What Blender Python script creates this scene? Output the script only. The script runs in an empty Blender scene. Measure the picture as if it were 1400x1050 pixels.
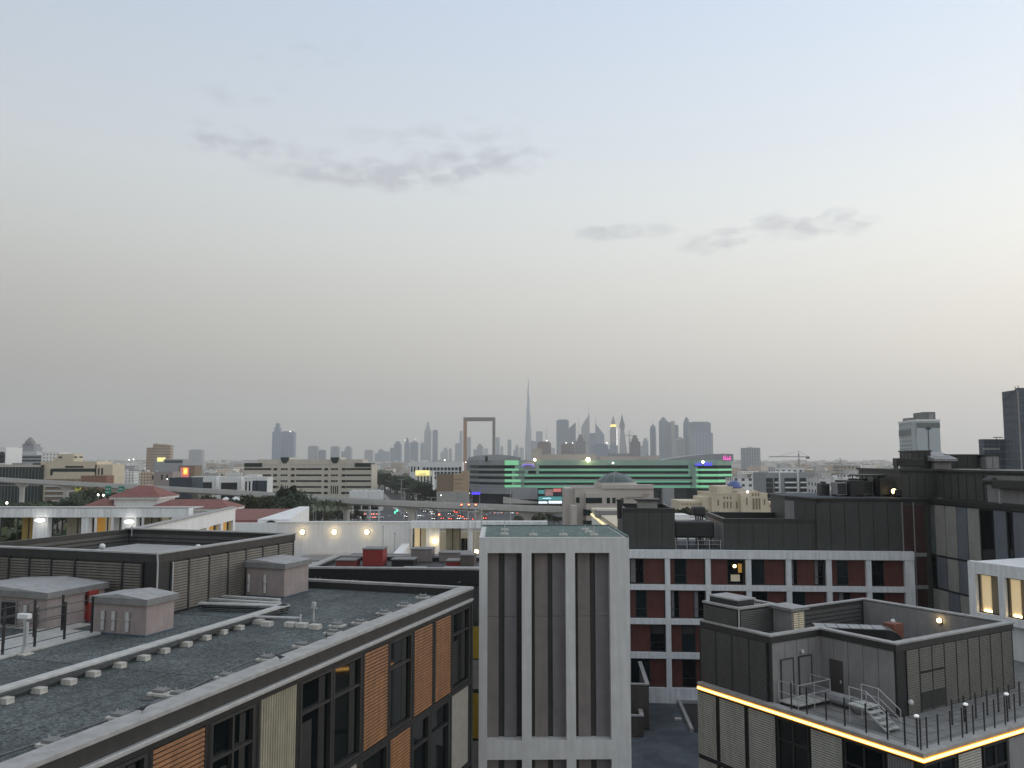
import bpy, math, random
from math import sin, cos, tan, atan, atan2, radians as R, pi, sqrt
from mathutils import Vector
random.seed(7)
C = bpy.context.scene.collection
F, H, HOR = 1150.0, 34.0, 628.0
PT = atan((HOR-525)/F)
# ---------------------------------------------------------------- camera maths
def ray(px, py):
    u = (px-700)/F; v = (525-py)/F
    yy = cos(PT)-v*sin(PT)
    return (u/yy, (sin(PT)+v*cos(PT))/yy)
def pw(px, py, d):
    a, b = ray(px, py); return Vector((a*d, d, H+b*d))
def pz(px, py, z):
    a, b = ray(px, py); d = (z-H)/b; return Vector((a*d, d, z))
def px_x(px, d): return ray(px, 640)[0]*d
def zat(py, d): return H+ray(700, py)[1]*d
class Fr:
    def __init__(s, o, rz):
        s.o = Vector(o); s.rz = R(rz); s.X = Vector((cos(s.rz), sin(s.rz), 0)); s.Y = Vector((-sin(s.rz), cos(s.rz), 0))
    def w(s, x, y, z=0): return s.o+s.X*x+s.Y*y+Vector((0, 0, z))
    def loc(s, p):
        q = p-s.o; return Vector((q.dot(s.X), q.dot(s.Y), q.z))
    def at_z(s, px, py, z): return s.loc(pz(px, py, s.o.z+z))
    def _pl(s, px, py, ax, v):
        a, b = ray(px, py); D = Vector((a, 1, b)); O = Vector((0, 0, H))-s.o
        t = (v-O.dot(ax))/D.dot(ax); return s.loc(Vector((0, 0, H))+D*t)
    def at_x(s, px, py, v): return s._pl(px, py, s.X, v)
    def at_y(s, px, py, v): return s._pl(px, py, s.Y, v)
# ---------------------------------------------------------------- materials
def lin(r, g, b):
    f = lambda c: (c/255/12.92) if c <= 10 else ((c/255+.055)/1.055)**2.4
    return (f(r), f(g), f(b), 1)
M = {}
def mat(name, col, rough=.7, metal=0, var=.15, scale=1.5, bump=0, bscale=None, emit=None, es=0, streak=0, speck=0, spec=.5, patch=0):
    m = bpy.data.materials.new(name); m.use_nodes = True; nt = m.node_tree; N = nt.nodes; Lk = nt.links
    b = N['Principled BSDF']; b.inputs['Roughness'].default_value = rough; b.inputs['Metallic'].default_value = metal
    b.inputs['Specular IOR Level'].default_value = spec
    col = tuple(col[:3])+(1,)
    b.inputs['Base Color'].default_value = col
    if emit:
        b.inputs['Emission Color'].default_value = tuple(emit[:3])+(1,); b.inputs['Emission Strength'].default_value = es
    tc = N.new('ShaderNodeTexCoord'); src = None
    if var > 0:
        n = N.new('ShaderNodeTexNoise'); n.inputs['Scale'].default_value = scale; n.inputs['Detail'].default_value = 6; n.inputs['Roughness'].default_value = .65
        Lk.new(tc.outputs['Object'], n.inputs['Vector'])
        mr = N.new('ShaderNodeMapRange'); mr.inputs[1].default_value = .3; mr.inputs[2].default_value = .7
        mr.inputs[3].default_value = 1-var; mr.inputs[4].default_value = 1+var
        Lk.new(n.outputs['Fac'], mr.inputs[0])
        fac = mr.outputs[0]
        if streak:
            mp = N.new('ShaderNodeMapping'); mp.inputs['Scale'].default_value = (3, 3, .25)
            n3 = N.new('ShaderNodeTexNoise'); n3.inputs['Scale'].default_value = 1.2; n3.inputs['Detail'].default_value = 5
            Lk.new(tc.outputs['Object'], mp.inputs['Vector']); Lk.new(mp.outputs[0], n3.inputs['Vector'])
            m3 = N.new('ShaderNodeMapRange'); m3.inputs[1].default_value = .35; m3.inputs[2].default_value = .65
            m3.inputs[3].default_value = 1-streak; m3.inputs[4].default_value = 1+streak*.4
            Lk.new(n3.outputs['Fac'], m3.inputs[0])
            mm = N.new('ShaderNodeMath'); mm.operation = 'MULTIPLY'; Lk.new(fac, mm.inputs[0]); Lk.new(m3.outputs[0], mm.inputs[1]); fac = mm.outputs[0]
        if patch:
            n5 = N.new('ShaderNodeTexNoise'); n5.inputs['Scale'].default_value = .32; n5.inputs['Detail'].default_value = 3; n5.inputs['Distortion'].default_value = .6
            Lk.new(tc.outputs['Object'], n5.inputs['Vector'])
            m5 = N.new('ShaderNodeMapRange'); m5.inputs[1].default_value = .42; m5.inputs[2].default_value = .6
            m5.inputs[3].default_value = 1-patch; m5.inputs[4].default_value = 1+patch
            Lk.new(n5.outputs['Fac'], m5.inputs[0])
            mm = N.new('ShaderNodeMath'); mm.operation = 'MULTIPLY'; Lk.new(fac, mm.inputs[0]); Lk.new(m5.outputs[0], mm.inputs[1]); fac = mm.outputs[0]
        if speck:
            v = N.new('ShaderNodeTexVoronoi'); v.inputs['Scale'].default_value = 16
            Lk.new(tc.outputs['Object'], v.inputs['Vector'])
            sp = N.new('ShaderNodeSeparateColor'); Lk.new(v.outputs['Color'], sp.inputs[0])
            m4 = N.new('ShaderNodeMapRange'); m4.inputs[3].default_value = 1-speck; m4.inputs[4].default_value = 1+speck
            Lk.new(sp.outputs[0], m4.inputs[0])
            mm = N.new('ShaderNodeMath'); mm.operation = 'MULTIPLY'; Lk.new(fac, mm.inputs[0]); Lk.new(m4.outputs[0], mm.inputs[1]); fac = mm.outputs[0]
        mx = N.new('ShaderNodeVectorMath'); mx.operation = 'SCALE'; mx.inputs[0].default_value = col[:3]
        Lk.new(fac, mx.inputs['Scale']); Lk.new(mx.outputs[0], b.inputs['Base Color'])
    if bump:
        n2 = N.new('ShaderNodeTexNoise'); n2.inputs['Scale'].default_value = bscale or 20; n2.inputs['Detail'].default_value = 4
        Lk.new(tc.outputs['Object'], n2.inputs['Vector'])
        bp = N.new('ShaderNodeBump'); bp.inputs['Strength'].default_value = bump; bp.inputs['Distance'].default_value = .03
        Lk.new(n2.outputs['Fac'], bp.inputs['Height']); Lk.new(bp.outputs[0], b.inputs['Normal'])
    M[name] = m; return m
def facade_mat(name, wall, win, roof, su=3.4, sz=3.4, wu=.5, wz=.45, rough=.5):
    """walls with small dark windows in rows (object space), plain roof"""
    m = bpy.data.materials.new(name); m.use_nodes = True; nt = m.node_tree; N = nt.nodes; Lk = nt.links
    b = N['Principled BSDF']; b.inputs['Roughness'].default_value = .75
    tc = N.new('ShaderNodeTexCoord'); g = N.new('ShaderNodeSeparateXYZ'); Lk.new(tc.outputs['Object'], g.inputs[0])
    nn = N.new('ShaderNodeSeparateXYZ'); Lk.new(tc.outputs['Normal'], nn.inputs[0])
    def mt(op, a, bb=None):
        q = N.new('ShaderNodeMath'); q.operation = op
        for i, v in enumerate((a, bb)):
            if v is None: continue
            if isinstance(v, (int, float)): q.inputs[i].default_value = v
            else: Lk.new(v, q.inputs[i])
        return q.outputs[0]
    ax = mt('GREATER_THAN', mt('ABSOLUTE', nn.outputs[0]), .6)
    s = mt('ADD', mt('MULTIPLY', g.outputs[0], mt('SUBTRACT', 1, ax)), mt('MULTIPLY', g.outputs[1], ax))
    fu = mt('FRACT', mt('DIVIDE', mt('ADD', s, 1000), su)); fz = mt('FRACT', mt('DIVIDE', mt('ADD', g.outputs[2], 1000*sz), sz))
    iu = mt('LESS_THAN', mt('ABSOLUTE', mt('SUBTRACT', fu, .5)), wu/2); iz = mt('LESS_THAN', mt('ABSOLUTE', mt('SUBTRACT', fz, .5)), wz/2)
    up = mt('GREATER_THAN', nn.outputs[2], .5)
    k = mt('MULTIPLY', mt('MULTIPLY', iu, iz), mt('SUBTRACT', 1, up))
    n = N.new('ShaderNodeTexNoise'); n.inputs['Scale'].default_value = .15; n.inputs['Detail'].default_value = 5
    Lk.new(tc.outputs['Object'], n.inputs['Vector'])
    oi = N.new('ShaderNodeObjectInfo')
    vr = mt('ADD', mt('MULTIPLY', n.outputs['Fac'], .5), mt('ADD', .55, mt('MULTIPLY', oi.outputs['Random'], .35)))
    w = N.new('ShaderNodeVectorMath'); w.operation = 'SCALE'; w.inputs[0].default_value = wall[:3]; Lk.new(vr, w.inputs['Scale'])
    m1 = N.new('ShaderNodeMix'); m1.data_type = 'RGBA'; Lk.new(up, m1.inputs[0]); Lk.new(w.outputs[0], m1.inputs[6]); m1.inputs[7].default_value = tuple(roof[:3])+(1,)
    m2 = N.new('ShaderNodeMix'); m2.data_type = 'RGBA'; Lk.new(k, m2.inputs[0]); Lk.new(m1.outputs[2], m2.inputs[6]); m2.inputs[7].default_value = tuple(win[:3])+(1,)
    Lk.new(m2.outputs[2], b.inputs['Base Color'])
    r = mt('SUBTRACT', .8, mt('MULTIPLY', k, .6)); Lk.new(r, b.inputs['Roughness'])
    M[name] = m; return m
mat('gravel', (.088, .103, .102), .95, var=.28, scale=2.2, bump=.9, bscale=28, speck=.6, patch=.2)
mat('gravel_teal', (.12, .165, .15), .95, var=.3, scale=1.5, bump=.8, bscale=28, speck=.45)
mat('podium_gravel', (.075, .088, .10), .95, var=.22, scale=.8, bump=.6, bscale=20, speck=.25, patch=.18)
mat('coping', (.34, .335, .32), .6, var=.22, scale=2.0, bump=.15, bscale=12)
mat('dark_metal', (.032, .032, .030), .5, var=.2, scale=3, streak=.15)
mat('black_metal', (.02, .02, .02), .45, var=.2, scale=4)
mat('fascia', (.034, .033, .031), .5, var=.2, scale=2, streak=.2)
mat('louver_brown', (.135, .123, .105), .5, var=.16, scale=1.5, streak=.15)
mat('louver_dark', (.08, .078, .075), .5, var=.15, scale=1.5, streak=.1)
mat('louver_olive', (.14, .136, .115), .5, var=.14, scale=1.5, streak=.12)
mat('louver_cream', (.42, .405, .35), .55, var=.12, scale=1.5, streak=.15)
mat('orange_slat', (.27, .12, .045), .6, var=.22, scale=2.5, streak=.25)
mat('beige_rib', (.33, .30, .22), .6, var=.12, scale=2, streak=.15)
mat('beige_panel', (.30, .28, .235), .6, var=.12, scale=2, bump=.2, bscale=30)
mat('glass', (.006, .009, .010), .05, var=.3, scale=.7, spec=.32)
mat('glass_teal', (.014, .024, .027), .12, var=.3, scale=.5)
mat('glass_green', (.004, .018, .016), .3, var=.25, scale=.3, spec=.2)
mat('stucco', (.60, .595, .575), .85, var=.07, scale=1.1, bump=.15, bscale=40, streak=.09)
mat('dim_curtain', (.018, .018, .017), .7, var=.2, scale=3, streak=.3)
mat('white_frame', (.78, .79, .78), .7, var=.06, scale=1.2, bump=.08, bscale=30, streak=.14)
mat('white_wall', (.76, .76, .74), .75, var=.07, scale=.5, streak=.06)
mat('panel_warm', (.21, .182, .17), .7, var=.1, scale=1.5, bump=.15, bscale=50, streak=.08)
mat('panel_cool', (.20, .185, .192), .7, var=.1, scale=1.5, bump=.15, bscale=50, streak=.08)
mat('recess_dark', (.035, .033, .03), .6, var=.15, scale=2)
mat('slat_gap', (.05, .043, .036), .8, var=.1)
mat('red_panel', (.115, .034, .026), .6, var=.2, scale=1.2, streak=.15)
mat('maroon', (.045, .016, .014), .5, var=.2, scale=1)
mat('red_box', (.27, .035, .03), .6, var=.15, scale=2)
mat('pink_render', (.33, .275, .26), .85, var=.12, scale=2, bump=.3, bscale=30, streak=.1)
mat('cap_grey', (.20, .197, .19), .75, var=.18, scale=2.5, bump=.15, bscale=20)
mat('lid_grey', (.33, .33, .325), .8, var=.16, scale=2.5, bump=.15, bscale=20)
mat('galv', (.48, .48, .47), .4, metal=.15, var=.15, scale=5)
mat('white_plastic', (.7, .7, .68), .5, var=.1, scale=6)
mat('concrete', (.40, .39, .37), .85, var=.2, scale=3, bump=.3, bscale=25)
mat('block_conc', (.50, .48, .43), .9, var=.25, scale=7, bump=.3, bscale=25)
mat('tray', (.47, .47, .44), .5, var=.2, scale=2, streak=.1)
mat('clad_dark', (.055, .057, .052), .5, var=.12, scale=.8, streak=.1)
mat('clad_grey', (.25, .24, .235), .6, var=.12, scale=1, streak=.12)
mat('clad_green', (.12, .14, .135), .5, var=.12, scale=1, streak=.1)
mat('clad_blue', (.15, .165, .185), .5, var=.12, scale=1, streak=.1)
mat('clad_beige', (.31, .30, .265), .6, var=.12, scale=1, streak=.1)
mat('door_grey', (.22, .215, .21), .5, var=.08, scale=2)
mat('door_brown', (.07, .06, .055), .5, var=.1, scale=2)
mat('yellow_panel', (.36, .24, .025), .6, var=.12, scale=2)
mat('curtain_yellow', (.30, .22, .08), .8, var=.15, scale=1, emit=(.45, .27, .05), es=.06)
mat('curtain_orange', (.45, .25, .07), .8, var=.15, scale=1, emit=(.9, .45, .08), es=.2)
mat('curtain_cream', (.6, .5, .34), .8, var=.1, scale=1, emit=(.9, .68, .36), es=.42)
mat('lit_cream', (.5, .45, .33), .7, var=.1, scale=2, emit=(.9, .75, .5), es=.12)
mat('led', (1, .7, .3), .5, var=0, emit=(1, .58, .16), es=4.2)
mat('amber_glow', (.8, .4, .05), .5, var=.1, emit=(1, .36, .02), es=.5)  # emissive amber imitates the halo around the light line
mat('lamp_warm', (1, .8, .5), .5, var=0, emit=(1, .72, .32), es=13)
mat('lamp_spot', (1, .8, .5), .5, var=0, emit=(1, .70, .30), es=9)
mat('lamp_white', (1, 1, 1), .5, var=0, emit=(1, .97, .9), es=4)
mat('terrace_slab', (.20, .20, .19), .8, var=.25, scale=1.2, bump=.2, bscale=20)
mat('lamp_dim', (.8, .8, .78), .5, var=0, emit=(1, .97, .9), es=.35)
mat('lamp_far', (1, .9, .6), .5, var=0, emit=(1, .85, .45), es=14)
mat('lamp_far_white', (1, 1, 1), .5, var=0, emit=(1, .95, .85), es=7)
mat('red_light', (1, .1, .05), .5, var=0, emit=(1, .12, .05), es=12)
mat('green_light', (.1, 1, .5), .5, var=0, emit=(.05, 1, .5), es=7)
mat('green_glow', (.3, .6, .4), .6, var=0, emit=(.14, .48, .22), es=.62)  # emissive colour imitates green light washing the wall bands
mat('green_glow_dim', (.2, .5, .35), .6, var=0, emit=(.10, .42, .22), es=.33)  # weaker version of the imitated green wash, for the middle bands
mat('blue_sign', (.05, .05, .8), .5, var=0, emit=(.09, .06, .9), es=1.1)
mat('pink_sign', (.8, .1, .5), .5, var=0, emit=(.95, .12, .55), es=1.1)
mat('yellow_sign', (.9, .8, .3), .5, var=0, emit=(.95, .83, .32), es=.9)
mat('screen_white', (.8, .9, .95), .5, var=0, emit=(.75, .9, 1), es=1.3)
mat('screen_teal', (.1, .4, .4), .5, var=.3, scale=.5, emit=(.08, .3, .3), es=.4)
mat('screen_red', (.6, .15, .15), .5, var=.3, scale=.5, emit=(.75, .2, .18), es=.5)
mat('screen_orange', (1, .4, .05), .5, var=.5, scale=.4, emit=(1, .38, .04), es=1.6)
mat('screen_yellow', (1, .7, .2), .5, var=0, emit=(1, .7, .15), es=2)
mat('poster_yellow', (.5, .5, .05), .6, var=.3, scale=.4, emit=(.5, .5, .05), es=.15)
mat('road_sign', (.01, .22, .15), .5, var=.1, scale=1)
mat('red_tile', (.215, .088, .072), .8, var=.18, scale=1.2, bump=.3, bscale=8)
mat('cream_wall', (.62, .54, .40), .8, var=.08, scale=.3, streak=.06)
mat('beige_wall', (.56, .515, .43), .8, var=.08, scale=.25, streak=.06)
mat('pale_wall', (.50, .455, .41), .8, var=.06, scale=.25, streak=.06)
mat('tan_wall', (.40, .30, .19), .8, var=.08, scale=.3)
mat('tan_dark', (.22, .165, .11), .8, var=.1, scale=.3)
mat('brick', (.24, .12, .08), .8, var=.12, scale=.3)
mat('grey_wall', (.30, .31, .32), .7, var=.08, scale=.2, streak=.08)
mat('spandrel', (.30, .45, .365), .6, var=.08, scale=.2)
mat('viaduct', (.52, .51, .48), .8, var=.1, scale=.1, streak=.15)
mat('asphalt', (.065, .067, .07), .9, var=.2, scale=.05, bump=.1)
mat('paint', (.6, .6, .58), .7, var=.1, scale=.5)
mat('kerb', (.35, .34, .32), .85, var=.15, scale=.3)
mat('ground', (.17, .155, .125), .95, var=.3, scale=.01)
mat('verge', (.07, .085, .035), .95, var=.3, scale=.08)
mat('roof_tan', (.33, .31, .28), .9, var=.2, scale=.2)
mat('roof_white', (.50, .50, .49), .8, var=.15, scale=.3)
mat('leaf_dark', (.022, .042, .014), .8, var=.45, scale=.6)
mat('leaf_mid', (.045, .07, .022), .8, var=.45, scale=.6)
mat('leaf_olive', (.06, .075, .03), .8, var=.4, scale=.6)
mat('bark', (.09, .07, .05), .9, var=.3, scale=3)
mat('blue_dome', (.085, .12, .31), .5, var=.1, scale=.5)
mat('teal_dome', (.05, .085, .085), .25, var=.15, scale=.3)
mat('copper', (.35, .17, .09), .45, metal=.2, var=.15, scale=.05)
mat('copper_grey', (.16, .14, .125), .5, var=.15, scale=.05)
mat('car_white', (.75, .75, .75), .3, var=.03)
mat('car_silver', (.4, .41, .42), .3, metal=.3, var=.03)
mat('car_dark', (.03, .03, .035), .3, var=.03)
mat('car_red', (.3, .02, .02), .3, var=.03)
mat('tyre', (.015, .015, .015), .9, var=.1)
mat('feather', (.04, .042, .05), .8, var=.3, scale=20)
mat('glass_blue', (.02, .035, .055), .2, var=.25, scale=.05)
mat('pipe_grey', (.27, .27, .27), .6, var=.2, scale=4)
mat('wood_dark', (.10, .085, .07), .7, var=.2, scale=3, streak=.2)
mat('blue_tape', (.07, .10, .13), .6, var=.1)
facade_mat('twr_blue', (.12, .20, .30), (.02, .045, .085), (.15, .15, .15), 9, 4.2, .7, .55)
facade_mat('twr_blue2', (.20, .28, .37), (.04, .07, .11), (.2, .2, .2), 16, 4.2, .75, .5)
facade_mat('twr_grey', (.34, .37, .40), (.07, .09, .12), (.2, .2, .2), 7, 4, .5, .55)
facade_mat('twr_pale', (.36, .36, .35), (.10, .12, .14), (.3, .3, .3), 8, 4, .45, .6)
facade_mat('twr_dark', (.09, .10, .12), (.025, .03, .04), (.05, .05, .05), 6, 3.8, .6, .4)
facade_mat('twr_brown', (.13, .085, .07), (.04, .03, .03), (.1, .09, .08), 6, 3.8, .5, .5)
facade_mat('twr_dkblue', (.04, .065, .095), (.025, .042, .065), (.04, .05, .06), 3, 3.8, .85, .8)
facade_mat('twr_grid', (.40, .44, .44), (.17, .21, .225), (.3, .3, .3), 3.2, 2.6, .6, .6)
facade_mat('hs_white', (.80, .78, .74), (.10, .10, .10), (.50, .48, .45), 3.6, 3.4, .36, .42)
facade_mat('hs_cream', (.70, .62, .49), (.10, .09, .08), (.45, .42, .36), 3.6, 3.4, .36, .42)
facade_mat('hs_tan', (.52, .41, .30), (.08, .07, .06), (.38, .34, .29), 3.4, 3.3, .4, .42)
facade_mat('hs_grey', (.48, .48, .47), (.07, .08, .09), (.38, .38, .37), 3.4, 3.3, .5, .42)
facade_mat('hs_pink', (.56, .42, .35), (.09, .08, .07), (.36, .32, .28), 3.4, 3.3, .38, .42)
facade_mat('hotel_brown', (.50, .38, .28), (.07, .06, .05), (.25, .22, .2), 4.2, 4.4, .5, .42)
facade_mat('apt_white', (.76, .75, .72), (.09, .10, .11), (.45, .44, .42), 4.2, 3.4, .42, .45)
facade_mat('apt_beige', (.47, .43, .37), (.08, .08, .08), (.42, .40, .37), 4.0, 3.4, .5, .45)
# ---------------------------------------------------------------- mesh builder
class MB:
    def __init__(s): s.v = []; s.f = []; s.m = []; s.k = 0
    def mi(s, k): s.k = k; return s
    def q(s, *p):
        n = len(s.v); s.v += [tuple(x) for x in p]; s.f.append(tuple(range(n, n+len(p)))); s.m.append(s.k); return s
    def hexa(s, P):
        n = len(s.v); s.v += [tuple(x) for x in P]
        for a in ((3, 2, 1, 0), (4, 5, 6, 7), (0, 1, 5, 4), (1, 2, 6, 5), (2, 3, 7, 6), (3, 0, 4, 7)):
            s.f.append(tuple(n+i for i in a)); s.m.append(s.k)
        return s
    def box(s, x0, x1, y0, y1, z0, z1):
        return s.hexa([(x0, y0, z0), (x1, y0, z0), (x1, y1, z0), (x0, y1, z0), (x0, y0, z1), (x1, y0, z1), (x1, y1, z1), (x0, y1, z1)])
    def wb(s, W, s0, s1, d0, d1, z0, z1):
        p = lambda a, b, z: wp(W, a, b, z)
        return s.hexa([p(s0, d1, z0), p(s1, d1, z0), p(s1, d0, z0), p(s0, d0, z0), p(s0, d1, z1), p(s1, d1, z1), p(s1, d0, z1), p(s0, d0, z1)])
    def prism(s, poly, z0, z1, top=None):
        n = len(poly); b = len(s.v); top = top or poly
        s.v += [(p[0], p[1], z0) for p in poly]+[(p[0], p[1], z1 if len(p) < 3 else p[2]) for p in top]
        s.f.append(tuple(b+i for i in range(n-1, -1, -1))); s.f.append(tuple(b+n+i for i in range(n))); s.m += [s.k]*2
        for i in range(n):
            j = (i+1) % n; s.f.append((b+i, b+j, b+n+j, b+n+i)); s.m.append(s.k)
        return s
    def tube(s, p0, p1, r, n=8, r1=None):
        p0, p1 = Vector(p0), Vector(p1); d = (p1-p0)
        if d.length < 1e-6: return s
        d.normalize(); a = d.orthogonal().normalized(); c = d.cross(a); b = len(s.v); r1 = r if r1 is None else r1
        for P, rr in ((p0, r), (p1, r1)):
            for i in range(n):
                t = 2*pi*i/n; s.v.append(tuple(P+a*cos(t)*rr+c*sin(t)*rr))
        for i in range(n):
            j = (i+1) % n; s.f.append((b+i, b+j, b+n+j, b+n+i)); s.m.append(s.k)
        s.f.append(tuple(b+i for i in range(n-1, -1, -1))); s.f.append(tuple(b+n+i for i in range(n))); s.m += [s.k]*2
        return s
    def lathe(s, prof, n=16, o=(0, 0, 0), sx=1, sy=1):
        b = len(s.v)
        for r, z in prof:
            for i in range(n):
                t = 2*pi*i/n; s.v.append((o[0]+r*cos(t)*sx, o[1]+r*sin(t)*sy, o[2]+z))
        for k in range(len(prof)-1):
            for i in range(n):
                j = (i+1) % n; s.f.append((b+k*n+i, b+k*n+j, b+(k+1)*n+j, b+(k+1)*n+i)); s.m.append(s.k)
        s.f.append(tuple(b+i for i in range(n-1, -1, -1))); s.f.append(tuple(b+(len(prof)-1)*n+i for i in range(n))); s.m += [s.k]*2
        return s
    def ball(s, o, r, n=10, sz=1):
        return s.lathe([(max(r*sin(pi*i/8), 1e-3), -r*cos(pi*i/8)*sz) for i in range(9)], n, o)
    def louver(s, W, s0, s1, z0, z1, pitch, dep, vert=False, off=0):
        if not vert:
            n = max(1, round((z1-z0)/pitch)); p = (z1-z0)/n
            for i in range(n):
                a = z0+i*p; c = a+p
                s.q(wp(W, s0, off+dep, a), wp(W, s1, off+dep, a), wp(W, s1, off+dep*.8, a+p*.72), wp(W, s0, off+dep*.8, a+p*.72))
                s.q(wp(W, s0, off, a), wp(W, s1, off, a), wp(W, s1, off+dep, a), wp(W, s0, off+dep, a))
                s.mi(1).q(wp(W, s0, off+dep*.8, a+p*.72), wp(W, s1, off+dep*.8, a+p*.72), wp(W, s1, off, a+p*.75), wp(W, s0, off, a+p*.75))
                s.q(wp(W, s0, off, a+p*.75), wp(W, s1, off, a+p*.75), wp(W, s1, off, c), wp(W, s0, off, c)).mi(0)
        else:
            n = max(1, round((s1-s0)/pitch)); p = (s1-s0)/n
            for i in range(n):
                a = s0+i*p
                P = [(a, 0), (a+p*.2, dep), (a+p*.65, dep), (a+p*.85, 0), (a+p, 0)]
                for (u0, d0), (u1, d1) in zip(P, P[1:]):
                    s.q(wp(W, u0, off+d0, z0), wp(W, u1, off+d1, z0), wp(W, u1, off+d1, z1), wp(W, u0, off+d0, z1))
        return s
    def build(s, name, mats, parent=None, loc=None, rz=0, bevel=0, smooth=False, label=None):
        me = bpy.data.meshes.new(name); me.from_pydata(s.v, [], s.f); me.validate()
        if not isinstance(mats, (list, tuple)): mats = [mats]
        if len(mats) == 1 and 1 in s.m: mats = [mats[0], 'slat_gap']
        for x in mats: me.materials.append(M[x] if isinstance(x, str) else x)
        if len(mats) > 1 and len(me.polygons) == len(s.m): me.polygons.foreach_set('material_index', s.m)
        if smooth: me.polygons.foreach_set('use_smooth', [True]*len(me.polygons))
        me.update()
        o = bpy.data.objects.new(name, me); C.objects.link(o)
        if parent: o.parent = parent
        if loc is not None: o.location = loc
        o.rotation_euler.z = rz
        if bevel:
            b = o.modifiers.new('bevel', 'BEVEL'); b.width = bevel; b.segments = 2; b.limit_method = 'ANGLE'
        if label: o['label'] = label
        return o
def wp(W, s, d, z):
    (ox, oy), (ux, uy), (nx, ny) = W
    return (ox+ux*s+nx*d, oy+uy*s+ny*d, z)
def thing(name, label, cat, loc=(0, 0, 0), rz=0, group=None):
    o = bpy.data.objects.new(name, None); C.objects.link(o); o.empty_display_size = .3
    o.location = loc; o.rotation_euler = (0, 0, rz); o['label'] = label; o['category'] = cat
    if group: o['group'] = group
    return o
def tag(o, label, cat, group=None, kind=None):
    o['label'] = label; o['category'] = cat
    if group: o['group'] = group
    if kind: o['kind'] = kind
    return o
def struct(o, kind='structure'): o['kind'] = kind; return o
def dup(root, loc, rz=None, label=None, group=None, scale=None):
    def cp(o, par):
        c = o.copy(); C.objects.link(c); c.parent = par
        for ch in o.children: cp(ch, c)
        return c
    r = cp(root, None); r.location = loc
    if rz is not None: r.rotation_euler.z = rz
    if scale: r.scale = (scale,)*3 if isinstance(scale, (int, float)) else scale
    if label: r['label'] = label
    if group: r['group'] = group
    return r
def window(root, W, s0, s1, z0, z1, d=0, fr=.06, dep=.08, mulls=(), trans=(), gl='glass', frm='dark_metal', label=None):
    m = MB()
    m.wb(W, s0, s1, d, d+dep, z1-fr, z1); m.wb(W, s0, s1, d, d+dep, z0, z0+fr)
    m.wb(W, s0, s0+fr, d, d+dep, z0+fr, z1-fr); m.wb(W, s1-fr, s1, d, d+dep, z0+fr, z1-fr)
    for t in mulls: m.wb(W, t-fr/2, t+fr/2, d, d+dep-.01, z0+fr, z1-fr)
    for t in trans: m.wb(W, s0+fr, s1-fr, d, d+dep-.02, t-fr/2, t+fr/2)
    w = m.build('window', frm, root, label=label)
    MB().wb(W, s0+fr*.5, s1-fr*.5, d-.02, d+.02, z0+fr*.5, z1-fr*.5).build('pane', gl, w)
    return w
HAZE = 1.1e-4; SUN_EL = 4.0; SUN_AZ = 62.0; SUN = .8; SKY = .97; EXPO = 0.0
# ================================================================= building A: rooftop on the left
FA = Fr(pw(646, 802, 42), -18.3)
aroot = thing('office_block', 'near office block on the left with gravel roof and orange slatted panels beside dark windows', 'building', FA.o, FA.rz)
WA = ((0, 0), (0, -1), (1, 0))            # facade x=0, s grows towards the camera
def sA(px, low=False):
    py = (923+.668*(642-px)) if low else (802+.405*(646-px)+12)
    return -FA.at_x(px, py, 0).y
GR = -.45
MB().box(-48, -.3, -62, -.2, -30, -.75).build('wall', 'clad_dark', aroot)
MB().box(-48, -.55, -62, -.3, -.75, GR).build('gravel_roof', 'gravel', aroot)
for k, (sx, sy0, sy1) in enumerate([(-3.6, -60, -1.2), (-6.9, -60, -1.0), (-10.4, -34, -.9)]):
    MB().box(sx, sx+.05, sy0, sy1, GR, GR+.006).build('membrane_seam', 'recess_dark', aroot)
for k, yy in enumerate((-8.5, -17, -25.5)): MB().box(-14, -.7, yy, yy+.05, GR, GR+.008).build('membrane_seam', 'recess_dark', aroot)
cb_ = MB()
def cable(pts, r=.018):
    n = 12
    for i in range(len(pts)-1):
        p0, p1, p2, p3 = [Vector(pts[min(max(j, 0), len(pts)-1)]) for j in (i-1, i, i+1, i+2)]
        q = [.5*((2*p1)+(p2-p0)*s+(2*p0-5*p1+4*p2-p3)*s*s+(3*p1-p0-3*p2+p3)*s**3) for s in [k/n for k in range(n+1)]]
        for a_, b_ in zip(q, q[1:]): cb_.tube((a_.x, a_.y, GR+.03), (b_.x, b_.y, GR+.03), r, 5)
cable([(-1.6, -3), (-1.9, -7), (-1.5, -11), (-2.1, -15), (-1.7, -20), (-2.3, -26)]); cb_.build('lightning_cable', 'cap_grey', aroot)
for x_, y_ in ((-2.0, -6.0), (-2.2, -19.5)): MB().lathe([(.22, 0), (.2, .03), (.05, .04)], 14, (x_, y_, GR)).build('roof_drain', 'dark_metal', aroot)
m = MB().box(-.62, .06, -62, .05, -.12, 0).box(-48, -.62, -.28, .05, -.12, 0)
m.build('coping', 'coping', aroot, bevel=.012)
m = MB().box(-.5, .02, -62, .01, -.5, -.12).box(-48, -.5, -.24, .01, -.74, -.12).box(-.3, -.02, -62, .0, -.75, -.5)
m.build('parapet', 'fascia', aroot)
m = MB().box(-.02, .14, -62, -.2, -.60, -.52).box(-.02, .10, -62, -.2, -.66, -.60)
m.build('gutter', 'galv', aroot, bevel=.01)
z1, z2, z3 = -.72, -4.45, -8.25
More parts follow.
